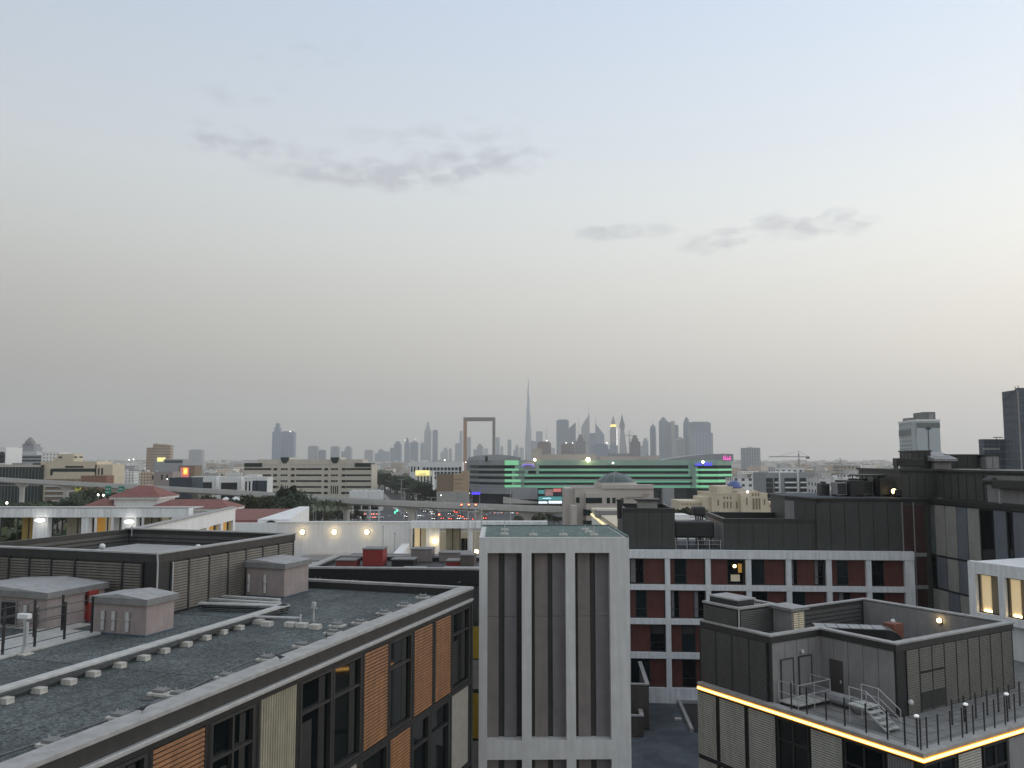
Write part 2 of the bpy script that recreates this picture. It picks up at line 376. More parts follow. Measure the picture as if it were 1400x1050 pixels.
cols_hi = [(617.3, 641.7, 'w', 1), (594.3, 616.7, 'o', 0), (565.7, 591.7, 'o', 0), (531.7, 563.3, 'w', 1), (496.7, 531.7, 'o', 0),
           (455, 495, 'w', 1), (410, 455, 'w', 1), (355, 408, 'b', 0), (287, 350, 'w2', 0), (206.7, 283, 'o', 0), (133, 203, 'w2', 0), (60, 130, 'b', 0)]
for a, b, k, tl in cols_hi:
    s0, s1 = sA(b)+.05, sA(a)-.05
    if k[0] == 'w':
        window(aroot, WA, s0, s1, z2+.12, z1-.12, -.12, .09, .16, mulls=[(s0+s1)/2] if k == 'w2' else (), trans=[z1-1.15] if a != 531.7 else [z1-1.2])
        MB().wb(WA, s0+.12+(s1-s0)*.08, s0+(s1-s0)*(.34 if b % 2 else .28), -.098, -.09, z2+.3, z1-.3).build('curtain', 'dim_curtain', aroot)
        if b in (455, 350, 641.7): MB().wb(WA, s0+(s1-s0)*.55, s1-.2, -.098, -.09, z2+.3, z1-1.5).build('blind', 'dim_curtain', aroot)
    elif k == 'o':
        MB().louver(WA, s0+.03, s1-.03, z2+.14, z1-.12, .125, .075, off=-.04).build('slatted_panel', 'orange_slat', aroot, label='orange slatted wall panel')
    else:
        MB().louver(WA, s0+.03, s1-.03, z2+.14, z1-.12, .13, .06, vert=True, off=-.04).build('ribbed_panel', 'beige_rib', aroot, label='beige vertically ribbed wall panel')
low = [(616, 641, 'b'), (588, 614, 'w'), (563, 587, 'w'), (531.7, 561.7, 'o'), (492, 530, 'w'), (430, 490, 'b'), (370, 428, 'w'), (300, 368, 'o')]
for a, b, k in low:
    s0, s1 = sA(b, 1)+.05, sA(a, 1)-.05
    if k == 'w': window(aroot, WA, s0, s1, z3+.12, z2-.12, -.12, .09, .16, trans=[z2-1.15])
    elif k == 'o': MB().louver(WA, s0+.03, s1-.03, z3+.14, z2-.12, .125, .075, off=-.04).build('slatted_panel', 'orange_slat', aroot, label='orange slatted wall panel')
    else: MB().wb(WA, s0+.03, s1-.03, -.06, .0, z3+.14, z2-.12).build('flat_panel', 'beige_panel', aroot, label='beige wall panel')
m = MB()
for z in (z1, z2, z3): m.box(-.2, .05, -62, -.12, z-.1, z+.1)
done = set()
for lst, lo, za, zb in ((cols_hi, 0, z2+.1, z1-.1), (low, 1, z3+.1, z2-.1)):
    for a, b, k in [c[:3] for c in lst]:
        for p in (a, b):
            s = round(sA(p, lo), 1)
            if (s, lo) in done: continue
            done.add((s, lo)); m.wb(WA, s-.08, s+.08, -.2, .03, za, zb)
m.build('facade_frame', 'black_metal', aroot)
MB().box(-.35, .04, -.2, .0, -30, -.66).build('corner_post', 'dark_metal', aroot)
# ---- louvred plant enclosure
cz = FA.at_z(213, 845, GR); cx, cy = cz.x, cz.y
ENZ = GR+2.75
le = thing('plant_enclosure', 'large brown louvred plant enclosure with open top on the gravel roof, behind the vent housings', 'plant enclosure', FA.w(cx, cy, GR), FA.rz)
EW, ED, EH = 11.1, 10.35, 2.75
WR = ((0, 0), (0, 1), (1, 0)); WL = ((0, 0), (-1, 0), (0, -1))
m = MB()
m.box(-EW, 0, 0, .22, .0, EH-.1).box(-.22, 0, .22, ED-.22, 0, EH-.1).box(-EW, 0, ED-.22, ED, 0, EH-.1).box(-EW, -EW+.22, .22, ED-.22, 0, EH-.1)
m.build('wall', 'dark_metal', le)
m = MB()
for z0_, z1_, e in ((EH-.1, EH-.04, .1),):
    m.box(-EW, e, -e, .3, z0_, z1_).box(-.3, e, .3, ED-.3, z0_, z1_).box(-EW, e, ED-.3, ED+e, z0_, z1_)
m.build('coping', 'coping', le)
m = MB().box(-EW, .07, -.07, -.01, EH-.45, EH-.1).box(.01, .07, -.01, ED, EH-.45, EH-.1)
m.build('fascia_band', 'fascia', le)
ys = [0.0, 1.6, 3.1, 4.6, 6.1, 7.6, 9.0, ED]
ys = [.75]+[1.9+i*1.38 for i in range(7)]
for a, b in zip(ys, ys[1:]):
    MB().louver(WR, a+.06, b-.06, .12, EH-.5, .12, .075, off=.005).build('louvre_panel', 'louver_brown', le)
ls = [.75]
for px in (170, 105, 73, 43, 15, -15): 
    ls.append(-(FA.at_y(px, 755, cy).x-cx))
ls = [a for a in ls if a < EW-.8]+[EW-.05]
for a, b in zip(ls, ls[1:]):
    MB().louver(WL, a+.06, b-.06, .12 if a > 3 else .5, EH-.5, .12, .075, off=.005).build('louvre_panel', 'louver_brown', le)
for a in ys: MB().wb(WR, a-.05, a+.05, .0, .09, .05, EH-.45).build('frame_post', 'black_metal', le)
for a in ls: MB().wb(WL, a-.05, a+.05, .0, .09, .05, EH-.45).build('frame_post', 'black_metal', le)
MB().box(-.6, .05, -.05, .7, 0, EH-.45).build('corner_panel', 'black_metal', le)
for s_, z_ in ((2.2, 1.3),)[:0]:
    jb = MB().wb(WR, s_, s_+.28, .09, .2, z_, z_+.36).build('junction_box', 'galv', le); MB().tube((.12, s_+.14, 0), (.12, s_+.14, z_), .015, 6).build('conduit', 'galv', jb)
m = MB().louver(((0, ED-.24), (-1, 0), (0, -1)), .3, EW-.3, .9, EH-.3, .22, .05)
m.louver(((-EW+.24, 0), (0, 1), (1, 0)), .3, ED-.3, .9, EH-.3, .22, .05).build('inner_louvre', 'louver_dark', le)
MB().box(-EW+.3, -.3, .3, ED-.3, .8, .95).build('inner_floor', 'gravel', le)
MB().box(-9.4, -4.6, 5.8, 9.2, 1.75, 1.95).build('roof_hatch', 'lid_grey', le)
m = MB(); m.tube((.09, -.1, .3), (.09, -.1, EH-.5), .035).tube((.09, -.1, EH-.5), (.09, -.16, EH+.02), .035).tube((.12, .8, .5), (.12, .8, EH-.5), .03)
m.tube((-10.6, ED-.3, EH+.1), (-10.6, ED-.3, EH-.5), .03)
m.build('downpipe', 'galv', le)
for px, py, la in ((140, 741, 'left white globe lamp on a short post inside the louvred plant enclosure'), (271, 742, 'right white globe lamp on a short post inside the louvred plant enclosure')):
    p = FA.at_z(px, py+2, ENZ-.25)
    g = thing('globe_lamp', la, 'lamp', FA.w(p.x, p.y, GR+.95), FA.rz, 'globe lamps in the plant enclosure')
    MB().tube((0, 0, 0), (0, 0, 1.3), .04).build('post', 'galv', g); MB().ball((0, 0, 1.4), .15, 12).build('globe', 'white_plastic', g, smooth=True)
for (ax_, ay_, w_, d_, h_, la) in ((-3.6, 3.4, 1.6, 1.0, .95, 'light grey rooftop unit inside the plant enclosure, in front of the pale hatch'), (-7.4, 3.2, 2.8, 1.0, .8, 'long dark rooftop unit inside the plant enclosure')):
    u = thing('rooftop_unit', la, 'rooftop unit', FA.w(cx+ax_, cy+ay_, GR+.95), FA.rz)
    MB().box(0, w_, 0, d_, 0, h_).build('casing', 'galv' if w_ < 2 else 'dark_metal', u, bevel=.03)
    MB().lathe([(.35, 0), (.35, .12), (.3, .14)], 14, (w_/2, d_/2, h_)).build('fan_cowl', 'dark_metal', u)
    MB().louver(((0, 0), (1, 0), (0, -1)), .1, w_-.1, .08, h_-.08, .1, .03).build('grille', 'dark_metal', u)
# ---- vent housings
def vent_box(label, base_px, w, d, h, door=False, pipes=(.22, .42, .68)):
    p = FA.at_z(base_px[0], base_px[1], GR)
    t = thing('vent_housing', label, 'vent housing', FA.w(p.x, p.y, GR), FA.rz, 'pink rendered vent housings on the gravel roof')
    MB().box(-w, 0, 0, d, .06, h).build('wall', 'pink_render', t)
    MB().box(-w-.05, .05, -.05, d+.05, 0, .07).build('plinth', 'blue_tape' if not door else 'concrete', t)
    e = .13; x0, x1, y0, y1 = -w-e, e, -e, d+e; zc = h+.02
    MB().box(x0+.01, x1-.01, y0+.01, y1-.01, zc, zc+.24).build('cap', 'cap_grey', t)
    k = .30
    mm = MB(); mx = (x0+x1)/2
    a, b, c_, d_ = (x0, y0, zc+.24), (x1, y0, zc+.24), (x1, y1, zc+.24), (x0, y1, zc+.24)
    r0, r1 = (mx, y0, zc+.24+k*.5), (mx, y1, zc+.24+k*.5)
    mm.q(a, r0, r1, d_).q(r0, b, c_, r1).q(a, b, r0).q(c_, d_, r1).q(a, d_, c_, b)
    mm.build('lid', 'lid_grey', t)
    for f in pipes:
        x = -w*(1-f)
        q = MB(); L = h*.62
        q.tube((x, -.09, h*.78), (x, -.09, h*.78-L*.45), .075, 12).tube((x, -.07, h*.78-L*.45), (x, -.07, h*.78-L*.55), .045, 10)
        q.tube((x, -.09, h*.78-L*.55), (x, -.09, h*.78-L), .07, 12).box(x-.06, x+.06, -.06, 0, h*.5, h*.55)
        q.build('vent_pipe', 'galv', t, smooth=False)
    if door:
        W = ((-w, 0), (1, 0), (0, -1))
        MB().wb(W, w-2.35, w-1.5, .0, .05, .1, h-.12).build('door_frame', 'cap_grey', t)
        MB().wb(W, w-2.28, w-1.57, .05, .07, .15, h-.2).build('door', 'black_metal', t)
    return t
vent_box('pink rendered vent housing with three wall pipes, before the near corner of the louvred enclosure', (199, 871.5), 2.52, 1.5, 1.15)
vent_box('large pink rendered housing with a dark door, behind the black railing at left', (63, 862), 4.6, 2.9, 1.2, True, (.78, .9))
vent_box('pink rendered vent housing with three wall pipes, against the right wall of the louvred enclosure', (388, 818), 3.05, 2.15, 1.38, False, (.16, .36, .66))
# ---- cable tray
def tray(name, label, pts, z, w, loc0):
    t = thing(name, label, 'cable tray', FA.w(loc0.x, loc0.y, GR), FA.rz)
    m = MB(); r = MB()
    for a, b in zip(pts, pts[1:]):
        a, b = Vector(a)-loc0, Vector(b)-loc0; a.z = b.z = 0; d = (b-a).normalized(); n = Vector((-d.y, d.x, 0))*w/2
        A = a-d*w*.4; B = b+d*w*.4
        m.prism([(A-n)[:2], (B-n)[:2], (B+n)[:2], (A+n)[:2]], z, z+.06)
        for k in (-1, 1):
            q = n*k*1.0
            r.tube((A+q+Vector((0, 0, z-.08))), (B+q+Vector((0, 0, z-.08))), .028, 6); r.tube((A+q*.8+Vector((0, 0, z-.19))), (B+q*.8+Vector((0, 0, z-.19))), .022, 6)
    m.build('cover', 'tray', t); r.build('conduit', 'dark_metal', t)
    return t
Zt = .30
pa = FA.at_z(-60, 962, GR+Zt); pb = FA.at_z(388, 829, GR+Zt); pc = FA.at_z(278, 825.5, GR+Zt)
tray('cable_tray', 'long pale covered cable tray on small blocks, crossing the whole gravel roof', [pa, pb, pc], Zt, .42, FA.at_z(165, 905, GR))
blk = MB().box(-.19, .19, -.13, .13, 0, .17).build('concrete_block', 'block_conc', bevel=.012)
def place(proto, first, loc, rz, label, cat, group):
    o = proto if first else proto.copy()
    if not first: C.objects.link(o)
    o.location = loc; o.rotation_euler.z = rz; tag(o, label, cat, group); return o
spots = [(9, 958), (55, 944), (96, 932), (129, 921), (165, 909), (198, 899), (225, 889), (256, 880), (282, 871), (305, 863), (328, 857)]
for i, (px, py) in enumerate(spots):
    p = FA.at_z(px, py+4, GR)
    place(blk, i == 0, FA.w(p.x-.05, p.y, GR), FA.rz, 'small pale concrete block carrying the long cable tray', 'concrete block', 'blocks under the cable tray')
# ---- anchor pads along the parapet
def pad_proto():
    t = thing('anchor_pad', '', 'anchor pad', (0, 0, 0), FA.rz)
    MB().box(-.3, .3, -.24, .24, 0, .09).build('slab', 'block_conc', t, bevel=.015)
    MB().box(-.2, .2, -.16, .16, .09, .17).build('plate', 'cap_grey', t, bevel=.01)
    for x_, y_ in ((-.12, 0), (.12, .05)): MB().tube((x_, y_, .17), (x_, y_, .25), .015, 6).build('bolt', 'galv', t)
    return t
pp = pad_proto(); fst = True
for i, (px, py) in enumerate([(72, 1020), (165, 983), (220, 950), (245, 953), (310, 928), (365, 903), (413, 885), (455, 867), (461, 857), (492, 853), (525, 840), (553, 829), (578, 818), (593, 807), (538, 803), (485, 799), (434, 796)]):
    p = FA.at_z(px, py, GR); lb = 'square grey anchor pad on the gravel beside the roof edge'
    if fst: o = pp; fst = False; o.location = FA.w(p.x, p.y, GR)
    else: o = dup(pp, FA.w(p.x, p.y, GR))
    o['label'] = lb; o['group'] = 'anchor pads along the roof edge'
# ---- pipe run with its blocks
t0 = FA.at_z(432, 857, GR)
t = thing('roof_pipe', 'short grey roof pipe with an upright valve, on blocks near the cable tray corner', 'pipe', FA.w(t0.x, t0.y, GR), FA.rz)
q0 = FA.at_z(348, 843, GR+.3)-t0; q1 = FA.at_z(411, 845, GR+.3)-t0; q2 = FA.at_z(429, 840, GR+.3)-t0
MB().tube((q0.x, q0.y, .3), (q1.x, q1.y, .3), .05).tube((q1.x, q1.y, .0), (q1.x, q1.y, .45), .04).build('pipe', 'galv', t)
MB().tube((q2.x, q2.y, 0), (q2.x, q2.y, .75), .04).tube((q2.x-.15, q2.y, .55), (q2.x+.15, q2.y, .55), .03).box(q2.x-.07, q2.x+.07, q2.y-.07, q2.y+.07, .62, .8).build('valve', 'galv', t)
for i, (px, py) in enumerate([(353, 853), (365, 856), (397, 857), (413, 858), (431, 860)]):
    p = FA.at_z(px, py, GR); o = blk.copy(); C.objects.link(o); o.location = FA.w(p.x, p.y, GR); o.scale = (1.1, 1.3, 1.1); tag(o, 'pale concrete block carrying the short roof pipe', 'concrete block', 'blocks under the roof pipe')
# small duct pieces beside enclosure
p = FA.at_z(320, 829, GR)
t = thing('pipe_cover', 'pale pipe covers lying low on the gravel at the foot of the plant enclosure', 'pipe cover', FA.w(p.x, p.y, GR), FA.rz)
MB().box(-2.2, 2.4, -.15, .15, .2, .3).box(-1.6, 1.8, .75, 1.0, .22, .3).build('cover', 'tray', t); MB().box(-2, -1.7, -.2, 1.0, 0, .2).box(1.5, 1.8, -.2, 1.0, 0, .2).build('support', 'block_conc', t)
# ---- walkway and railing at left
pr0 = FA.at_z(3, 899, GR); pr1 = FA.at_z(125, 868, GR)
t = thing('walkway', 'pale concrete walkway strip on the gravel roof beside the black railing', 'walkway', FA.w(pr0.x, pr0.y, GR), FA.rz)
L_ = pr1.y-pr0.y
MB().box(-1.5, .25, -8, L_+.2, .0, .10).box(-2.6, -1.5, -8, L_+1.5, .0, .06).build('slab', 'tray', t, bevel=.02)
for side, la in ((0, 'black steel railing along the near edge of the roof walkway'), (-1.45, 'black steel railing along the far edge of the walkway, before the housing with the door')):
    t = thing('railing', la, 'railing', FA.w(pr0.x+side, pr0.y, GR+.1), FA.rz)
    n = 8; dy = L_/3.0
    for k in range(-2, 4):
        y = k*dy*.99; MB().box(-.02, .02, y-.045, y+.045, 0, 1.35).build('post', 'black_metal', t)
    m = MB()
    for z in (1.25, .9, .5, .14): m.tube((0, -2*dy, z), (0, 3*dy, z), .014, 6)
    m.build('rail', 'dark_metal', t)
p = FA.at_z(32, 895, GR)
t = thing('pipe_stand', 'white and grey valve stand wrapped in loose wires beside the black railing', 'pipe stand', FA.w(p.x, p.y, GR), FA.rz)
MB().box(-.25, .25, -.2, .2, 0, .05).build('base', 'block_conc', t)
MB().tube((0, 0, .05), (0, 0, 1.25), .04).tube((.12, 0, .3), (.10, 0, 1.1), .05).tube((-.1, .02, .05), (.05, 0, .8), .02).tube((.2, 0, .05), (.05, 0, .7), .02).build('pipe', 'galv', t)
MB().box(-.28, .2, -.1, .1, 1.2, 1.38).build('head', 'white_plastic', t, bevel=.03)
p = FA.at_z(113, 849, GR)
t = thing('fire_cabinet', 'red fire hose cabinet half hidden between the two pink vent housings', 'fire cabinet', FA.w(p.x+.1, p.y-.1, GR), FA.rz)
MB().box(-.5, .3, 0, .5, 0, 1.25).build('body', 'red_box', t, bevel=.02); MB().box(-.42, .22, -.03, 0, .7, 1.1).build('door', 'maroon', t)
# ---- pigeons on the parapet
def pigeon():
    t = MB()
    prof = [(.002, -.16), (.012, -.13), (.03, -.06), (.055, 0), (.06, .05), (.045, .1), (.028, .13), (.03, .155), (.022, .18), (.004, .195)]
    n = 8
    for i in range(len(prof)):
        for k in range(n):
            a = 2*pi*k/n; r, x = prof[i]; up = max(0, x-.06)*.75
            t.v.append((x*.9, r*cos(a)*.85, .12+up+r*sin(a)))
    for i in range(len(prof)-1):
        for k in range(n):
            j = (k+1) % n; t.f.append((i*n+k, i*n+j, (i+1)*n+j, (i+1)*n+k)); t.m.append(0)
    t.tube((.03, .02, 0), (.03, .02, .09), .006, 5).tube((.03, -.02, 0), (.03, -.02, .09), .006, 5).tube((.165, 0, .215), (.2, 0, .205), .008, 5, .002)
    return t
for i, (px, py, la, rz) in enumerate([(193, 975, 'leftmost small dark pigeon sitting on the roof coping, beside the anchor pads', 20), (384, 903, 'dark pigeon standing on the roof coping above the beige ribbed panel', 200), (446, 874, 'tiny dark pigeon on the roof coping above the paired windows', 100), (627, 799.5, 'dark pigeon at the far corner of the gravel roof', 30)]):
    p = FA.at_z(px, py, 0)
    o = pigeon().build('pigeon', 'feather', None, FA.w(p.x, p.y, 0), R(rz), smooth=True); o.scale = (.9,)*3
    tag(o, la, 'pigeon', 'pigeons on the roof edge')
# ================================================================= B: white tower in the middle
FB = Fr(pw(655.3, 735, 45), 1.0)
b = thing('lift_tower', 'pale stucco tower in the middle with tall recessed bays and a teal gravel roof', 'tower', FB.o, FB.rz)
W0 = ((0, 0), (1, 0), (0, -1)); bw = 7.92
def sB(px, py=756): return FB.at_y(px, py, 0).x
rc = [(sB(666.5), sB(713.5)), (sB(726.5), sB(773.3)), (sB(786), sB(833.4))]
zb = lambda py: FB.at_y(750, py, 0).z
rows = [(zb(1012.5), zb(756)), (zb(1300), zb(1038.5))]
m = MB(); RD = .75
e = [0]+[x for r_ in rc for x in r_]+[bw]
for i in range(0, 8, 2): m.box(e[i], e[i+1], 0, RD, -30, 0)
for s0, s1 in rc:
    m.box(s0, s1, 0, RD, rows[0][1], 0); m.box(s0, s1, 0, RD, rows[1][1], rows[0][0]); m.box(s0, s1, 0, RD, -30, rows[1][0])
m.build('front_frame', 'stucco', b)
m = MB().box(0, .45, RD, 7.5, -30, 0).box(bw-.35, bw, RD, 7.5, -30, 0).box(.45, bw-.35, 7.2, 7.5, -30, -.02).box(.45, bw-.35, RD+.02, RD+.3, -30, -.0)
m.build('wall', 'stucco', b)
MB().box(.30, bw-.28, .34, 7.3, .0, .03).build('roof', 'gravel_teal', b)
MB().box(.0, bw, 7.3, 7.42, -.3, .1).box(bw-.14, bw, .0, 7.3, .0, .08).build('roof_trim', 'gravel_teal', b)
dark = [[(682, 690), (706.5, 714)], [(726, 731.5), (749.3, 756)], [(786, 791), (807.6, 815)]]
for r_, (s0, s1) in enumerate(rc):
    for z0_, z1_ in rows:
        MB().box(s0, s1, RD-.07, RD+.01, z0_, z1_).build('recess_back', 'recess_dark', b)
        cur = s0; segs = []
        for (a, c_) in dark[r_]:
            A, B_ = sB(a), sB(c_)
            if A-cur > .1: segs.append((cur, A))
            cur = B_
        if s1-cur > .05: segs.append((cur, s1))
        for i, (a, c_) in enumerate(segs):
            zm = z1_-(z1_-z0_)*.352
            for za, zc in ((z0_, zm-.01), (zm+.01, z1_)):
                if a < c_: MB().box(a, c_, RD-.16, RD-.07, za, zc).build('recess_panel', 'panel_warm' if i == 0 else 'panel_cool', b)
for i, (px, py) in enumerate([(690, 731), (729, 732), (770, 732), (812, 732), (800, 724.5), (805, 728), (690, 725)]):
    p = FB.at_z(px, py, .03)
    t = thing('anchor_pad', 'small pale anchor pad on the teal gravel of the middle tower roof', 'anchor pad', FB.w(p.x, p.y, .03), FB.rz, 'anchor pads on the middle tower')
    MB().box(-.22, .22, -.2, .2, 0, .07).build('slab', 'block_conc', t); MB().tube((0, 0, .07), (0, 0, .3 if i % 3 else .55), .02, 6).tube((-.2, 0, .12), (.2, 0, .12), .015, 6).build('ring_bolt', 'galv', t)
# ================================================================= C: white grid building
FC = Fr(pw(857, 751.5, 85), -4)
c = thing('grid_block', 'long hotel block with white concrete grid framing dark windows and dark red panels', 'building', FC.o, FC.rz)
sC = lambda px: FC.at_y(px, 790, 0).x
CW = sC(1251)
cols = [sC(p) for p in (909.5, 965, 1020.5, 1075.5, 1130.5, 1185)]
zc = lambda py: FC.at_y(950, py-.7, 0).z
wz = [(zc(800.7), zc(764.5)), (zc(847.5), zc(808)), (zc(894), zc(855)), (zc(942.5), zc(902))]
bays = [(-.1, cols[0])]+[(cols[i]+.5, cols[i+1]) for i in range(5)]+[(cols[5]+.5, CW-.95)]
bays[0] = (sC(861), cols[0])
MB().box(-14, CW+.0, .55, 12, -34, -.05).build('wall', 'recess_dark', c)
m = MB().box(-14, CW, -.05, .5, wz[0][1], 0)
prev = wz[0][0]
for i in range(3): m.box(-14, CW-.9, 0, .5, wz[i+1][1], wz[i][0])
m.box(-14, CW, 0, .5, -15.6, wz[3][0])
for i in range(4):
    z0_, z1_ = wz[i]
    m.box(-14, bays[0][0], .03, .5, z0_, z1_)
    for k in range(6): m.box(cols[k], cols[k]+.5, .03, .5, z0_, z1_)
m.box(CW-.9, CW, .03, .5, wz[3][0], wz[0][1])
m.build('concrete_grid', 'white_frame', c)
MB().box(-14, CW, .5, 12, -.06, -.03).build('roof', 'podium_gravel', c)
seg = {0: ['g98-190 r190-318', 'r355-385 g385-465 r465-575', 'r612-725 l725-832', 'g870-965 r965-1088', 'g1125-1175 r1175-1282 g1282-1345', 'r0-17 g17-50 r50-100', 'g0-42 r42-100'],
       1: ['r98-135 g135-207 r207-318', 'g355-415 r415-505 g505-578', 'g612-715 r715-835', 'g870-980 r980-1090', 'g1128-1222 r1222-1345', 'r0-20 g20-55 r55-100', 'g0-40 r40-100']}
import re
for ri in range(4):
    for bi, (b0, b1) in enumerate(bays):
        z0_, z1_ = wz[ri]
        if ri < 2: sp = seg[ri][bi]
        else: sp = [['r0-56 g56-100', 'g0-55 r55-100'][ri-2], 'r0-30 g30-70 r70-100', 'g0-45 r45-100', 'r0-50 g50-100', 'g0-30 r30-75 g75-100', 'r0-50 g50-100', 'g0-48 r48-100'][bi]
        for k, a, e_ in re.findall(r'([grl])(\d+)-(\d+)', sp):
            a, e_ = int(a), int(e_)
            if a > 90 or e_ > 100:
                A, B_ = sC(840+a/4.667), sC(840+e_/4.667)
            else: A, B_ = b0+(b1-b0)*a/100, b0+(b1-b0)*e_/100
            A = max(A, b0+.02); B_ = min(B_, b1-.02)
            if B_-A < .1: continue
            if k == 'r': MB().wb(W0, A, B_, -.50, -.42, z0_+.06, z1_-.06).build('red_panel', 'red_panel', c)
            elif k == 'g':
                if (bi*3+ri*5) % 4 == 0: MB().wb(W0, A+.1, A+(B_-A)*.42, -.475, -.465, z0_+.15, z1_-.15).build('curtain', 'panel_cool', c)
                if (bi*5+ri) % 5 == 2: MB().wb(W0, A+.12, B_-.12, -.475, -.465, z1_-1.0, z1_-.18).build('blind', 'recess_dark', c)
                window(c, W0, A, B_, z0_+.06, z1_-.06, -.50, .06, .1, trans=[z0_+.9] if (bi+ri) % 3 else (), gl='glass_teal' if (bi+ri) % 2 else 'glass')
            else:
                w = window(c, W0, A, B_, z0_+.06, z1_-.06, -.50, .06, .1, label='lit bedroom window with warm lamps')
                MB().wb(W0, B_-.55, B_-.18, -.47, -.44, z0_+1.2, z1_-.5).build('lit_wall', 'curtain_orange', w)
                MB().wb(W0, A+.35, B_-.4, -.47, -.44, z0_+.35, z0_+1.0).build('bed', 'lit_cream', w)
                MB().ball((A+.75, .46, z1_-.75), .16, 10).build('lamp', 'lamp_spot', w)
# boxes on C's roof
def clad_box(name, label, fr, x0, x1, y0, y1, z0, z1, step, m_='clad_dark', left=True, lm=None, top='podium_gravel', well=True, cat='plant room'):
    t = thing(name, label, cat, fr.w(x0, y0, z0), fr.rz); w, d, h = x1-x0, y1-y0, z1-z0
    mm = MB().box(0, w, 0, .2, 0, h-.1).box(0, .2, .2, d, 0, h-.1).box(w-.2, w, .2, d, 0, h-.1).box(.2, w-.2, d-.2, d, 0, h-.1)
    mm.build('wall', 'black_metal', t)
    MB().box(.2, w-.2, .2, d-.2, h-1.3 if well else h-.3, h-1.1 if well else h-.15).build('roof', top, t)
    mm = MB().box(-.08, w+.05, -.08, .3, h-.1, h).box(-.08, .3, .3, d, h-.1, h).box(w-.3, w+.05, .3, d, h-.1, h).box(.3, w-.3, d-.25, d, h-.1, h)
    mm.build('coping', 'dark_metal', t)
    MB().box(-.05, w+.02, -.05, 0, h-.42, h-.1).box(-.05, 0, 0, d, h-.42, h-.1).build('fascia_band', 'fascia', t)
    n = max(1, round(w/step)); p = w/n
    for i in range(n): MB().box(i*p+.025, (i+1)*p-.025, -.05, 0, .05, h-.46).build('cladding_panel', m_, t)
    n = max(1, round(d/step)); p = d/n
    for i in range(n): MB().box(-.05, 0, i*p+.025, (i+1)*p-.025, .05, h-.46).build('cladding_panel', lm or m_, t)
    return t
k1 = sC(853); zt = lambda py, d: zat(py, d)-FC.o.z
clad_box('plant_room', 'dark clad rooftop plant room nearest the pale middle tower', FC, sC(853.5), sC(925.5), .9, 10.5, -.03, zt(694.5, 86.2), 1.25)
p = FC.o
t = thing('roof_housing', 'small flat-capped roof housing on top of the dark plant room behind the white grid', 'roof housing', FC.w(sC(878), 4, zt(694.5, 86.2)-.15), FC.rz)
MB().box(0, 2, 0, 1.6, 0, .75).build('wall', 'clad_beige', t); MB().box(-.3, 2.3, -.3, 1.9, .75, .92).build('cap', 'dark_metal', t)
t = thing('flue', 'thick black flue standing at the left edge of the dark plant room', 'flue', FC.w(sC(851), 3.2, zt(697, 86)), FC.rz)
MB().tube((0, 0, -1), (0, 0, .75), .3, 12).build('pipe', 'black_metal', t); MB().tube((0, 0, .75), (0, 0, .95), .36, 12).build('cowl', 'black_metal', t)
clad_box('plant_room', 'wide dark clad rooftop plant room with a lamp on its pale left wall', FC, sC(993), sC(1137), .9, 11.5, -.03, zt(708, 86.2), 1.45, lm='clad_grey')
t = thing('wall_lamp', 'small warm wall lamp on the pale left side of the wide dark plant room', 'lamp', FC.w(sC(993)-.1, 8.2, zt(712, 94)), FC.rz)
MB().box(-.12, .05, -.15, .15, -.15, .15).build('back_plate', 'dark_metal', t); MB().ball((-.2, 0, 0), .16, 8).build('bulb', 'lamp_spot', t)
# equipment between
for (a, b_, y, z, h, la, mt_) in ((926, 983, 2.0, 1.0, 2.0, 'long black duct between the two dark plant rooms on the grid block', 'black_metal'), (960, 978, 5.0, 3.0, 1.3, 'black fan unit standing on the duct between the plant rooms', 'dark_metal')):
    t = thing('roof_duct', la, 'duct', FC.w(sC(a), y, 0), FC.rz); w_ = sC(b_)-sC(a)
    MB().box(0, w_, 0, 2.2, z, z+h-.3).build('casing', mt_, t, bevel=.2); mm = MB()
    for k in range(4): mm.box(.2+k*(w_-.6)/3, .35+k*(w_-.6)/3, .3, .5, 0, z)
    mm.build('support', 'black_metal', t)
t = thing('railing', 'thin white posts along the roof edge between the dark plant rooms', 'railing', FC.w(sC(926), .75, 0), FC.rz); mm = MB()
for k in range(5): MB().box(k*1.1, k*1.1+.05, 0, .05, 0, .95).build('post', 'galv', t)
MB().tube((0, .025, .9), (4.5, .025, .9), .02, 6).tube((0, .025, .5), (4.5, .025, .5), .015, 6).build('rail', 'galv', t)
# ================================================================= F: dark building right, with clad wing
zf = lambda py, d: zat(py, d)-FC.o.z
xr0, xr1 = sC(1240), sC(1271.5)
fz = zf(679.5, 86.5)
froot = thing('clad_block', 'dark clad block at right with a maroon strip and a beige and grey panelled wing', 'building', FC.o, FC.rz)
xk = sC(1121)
MB().box(xk, xr1, .7, 14, -34, fz-.15).box(xr1, xr1+3, .95, 14, -34, fz-.15).build('wall', 'clad_dark', froot)
n = 6; p_ = (xr0-xk)/n
for i in range(n): MB().box(xk+i*p_+.03, xk+(i+1)*p_-.03, .62, .70, .0, fz-.5).build('cladding_panel', 'clad_dark', froot)
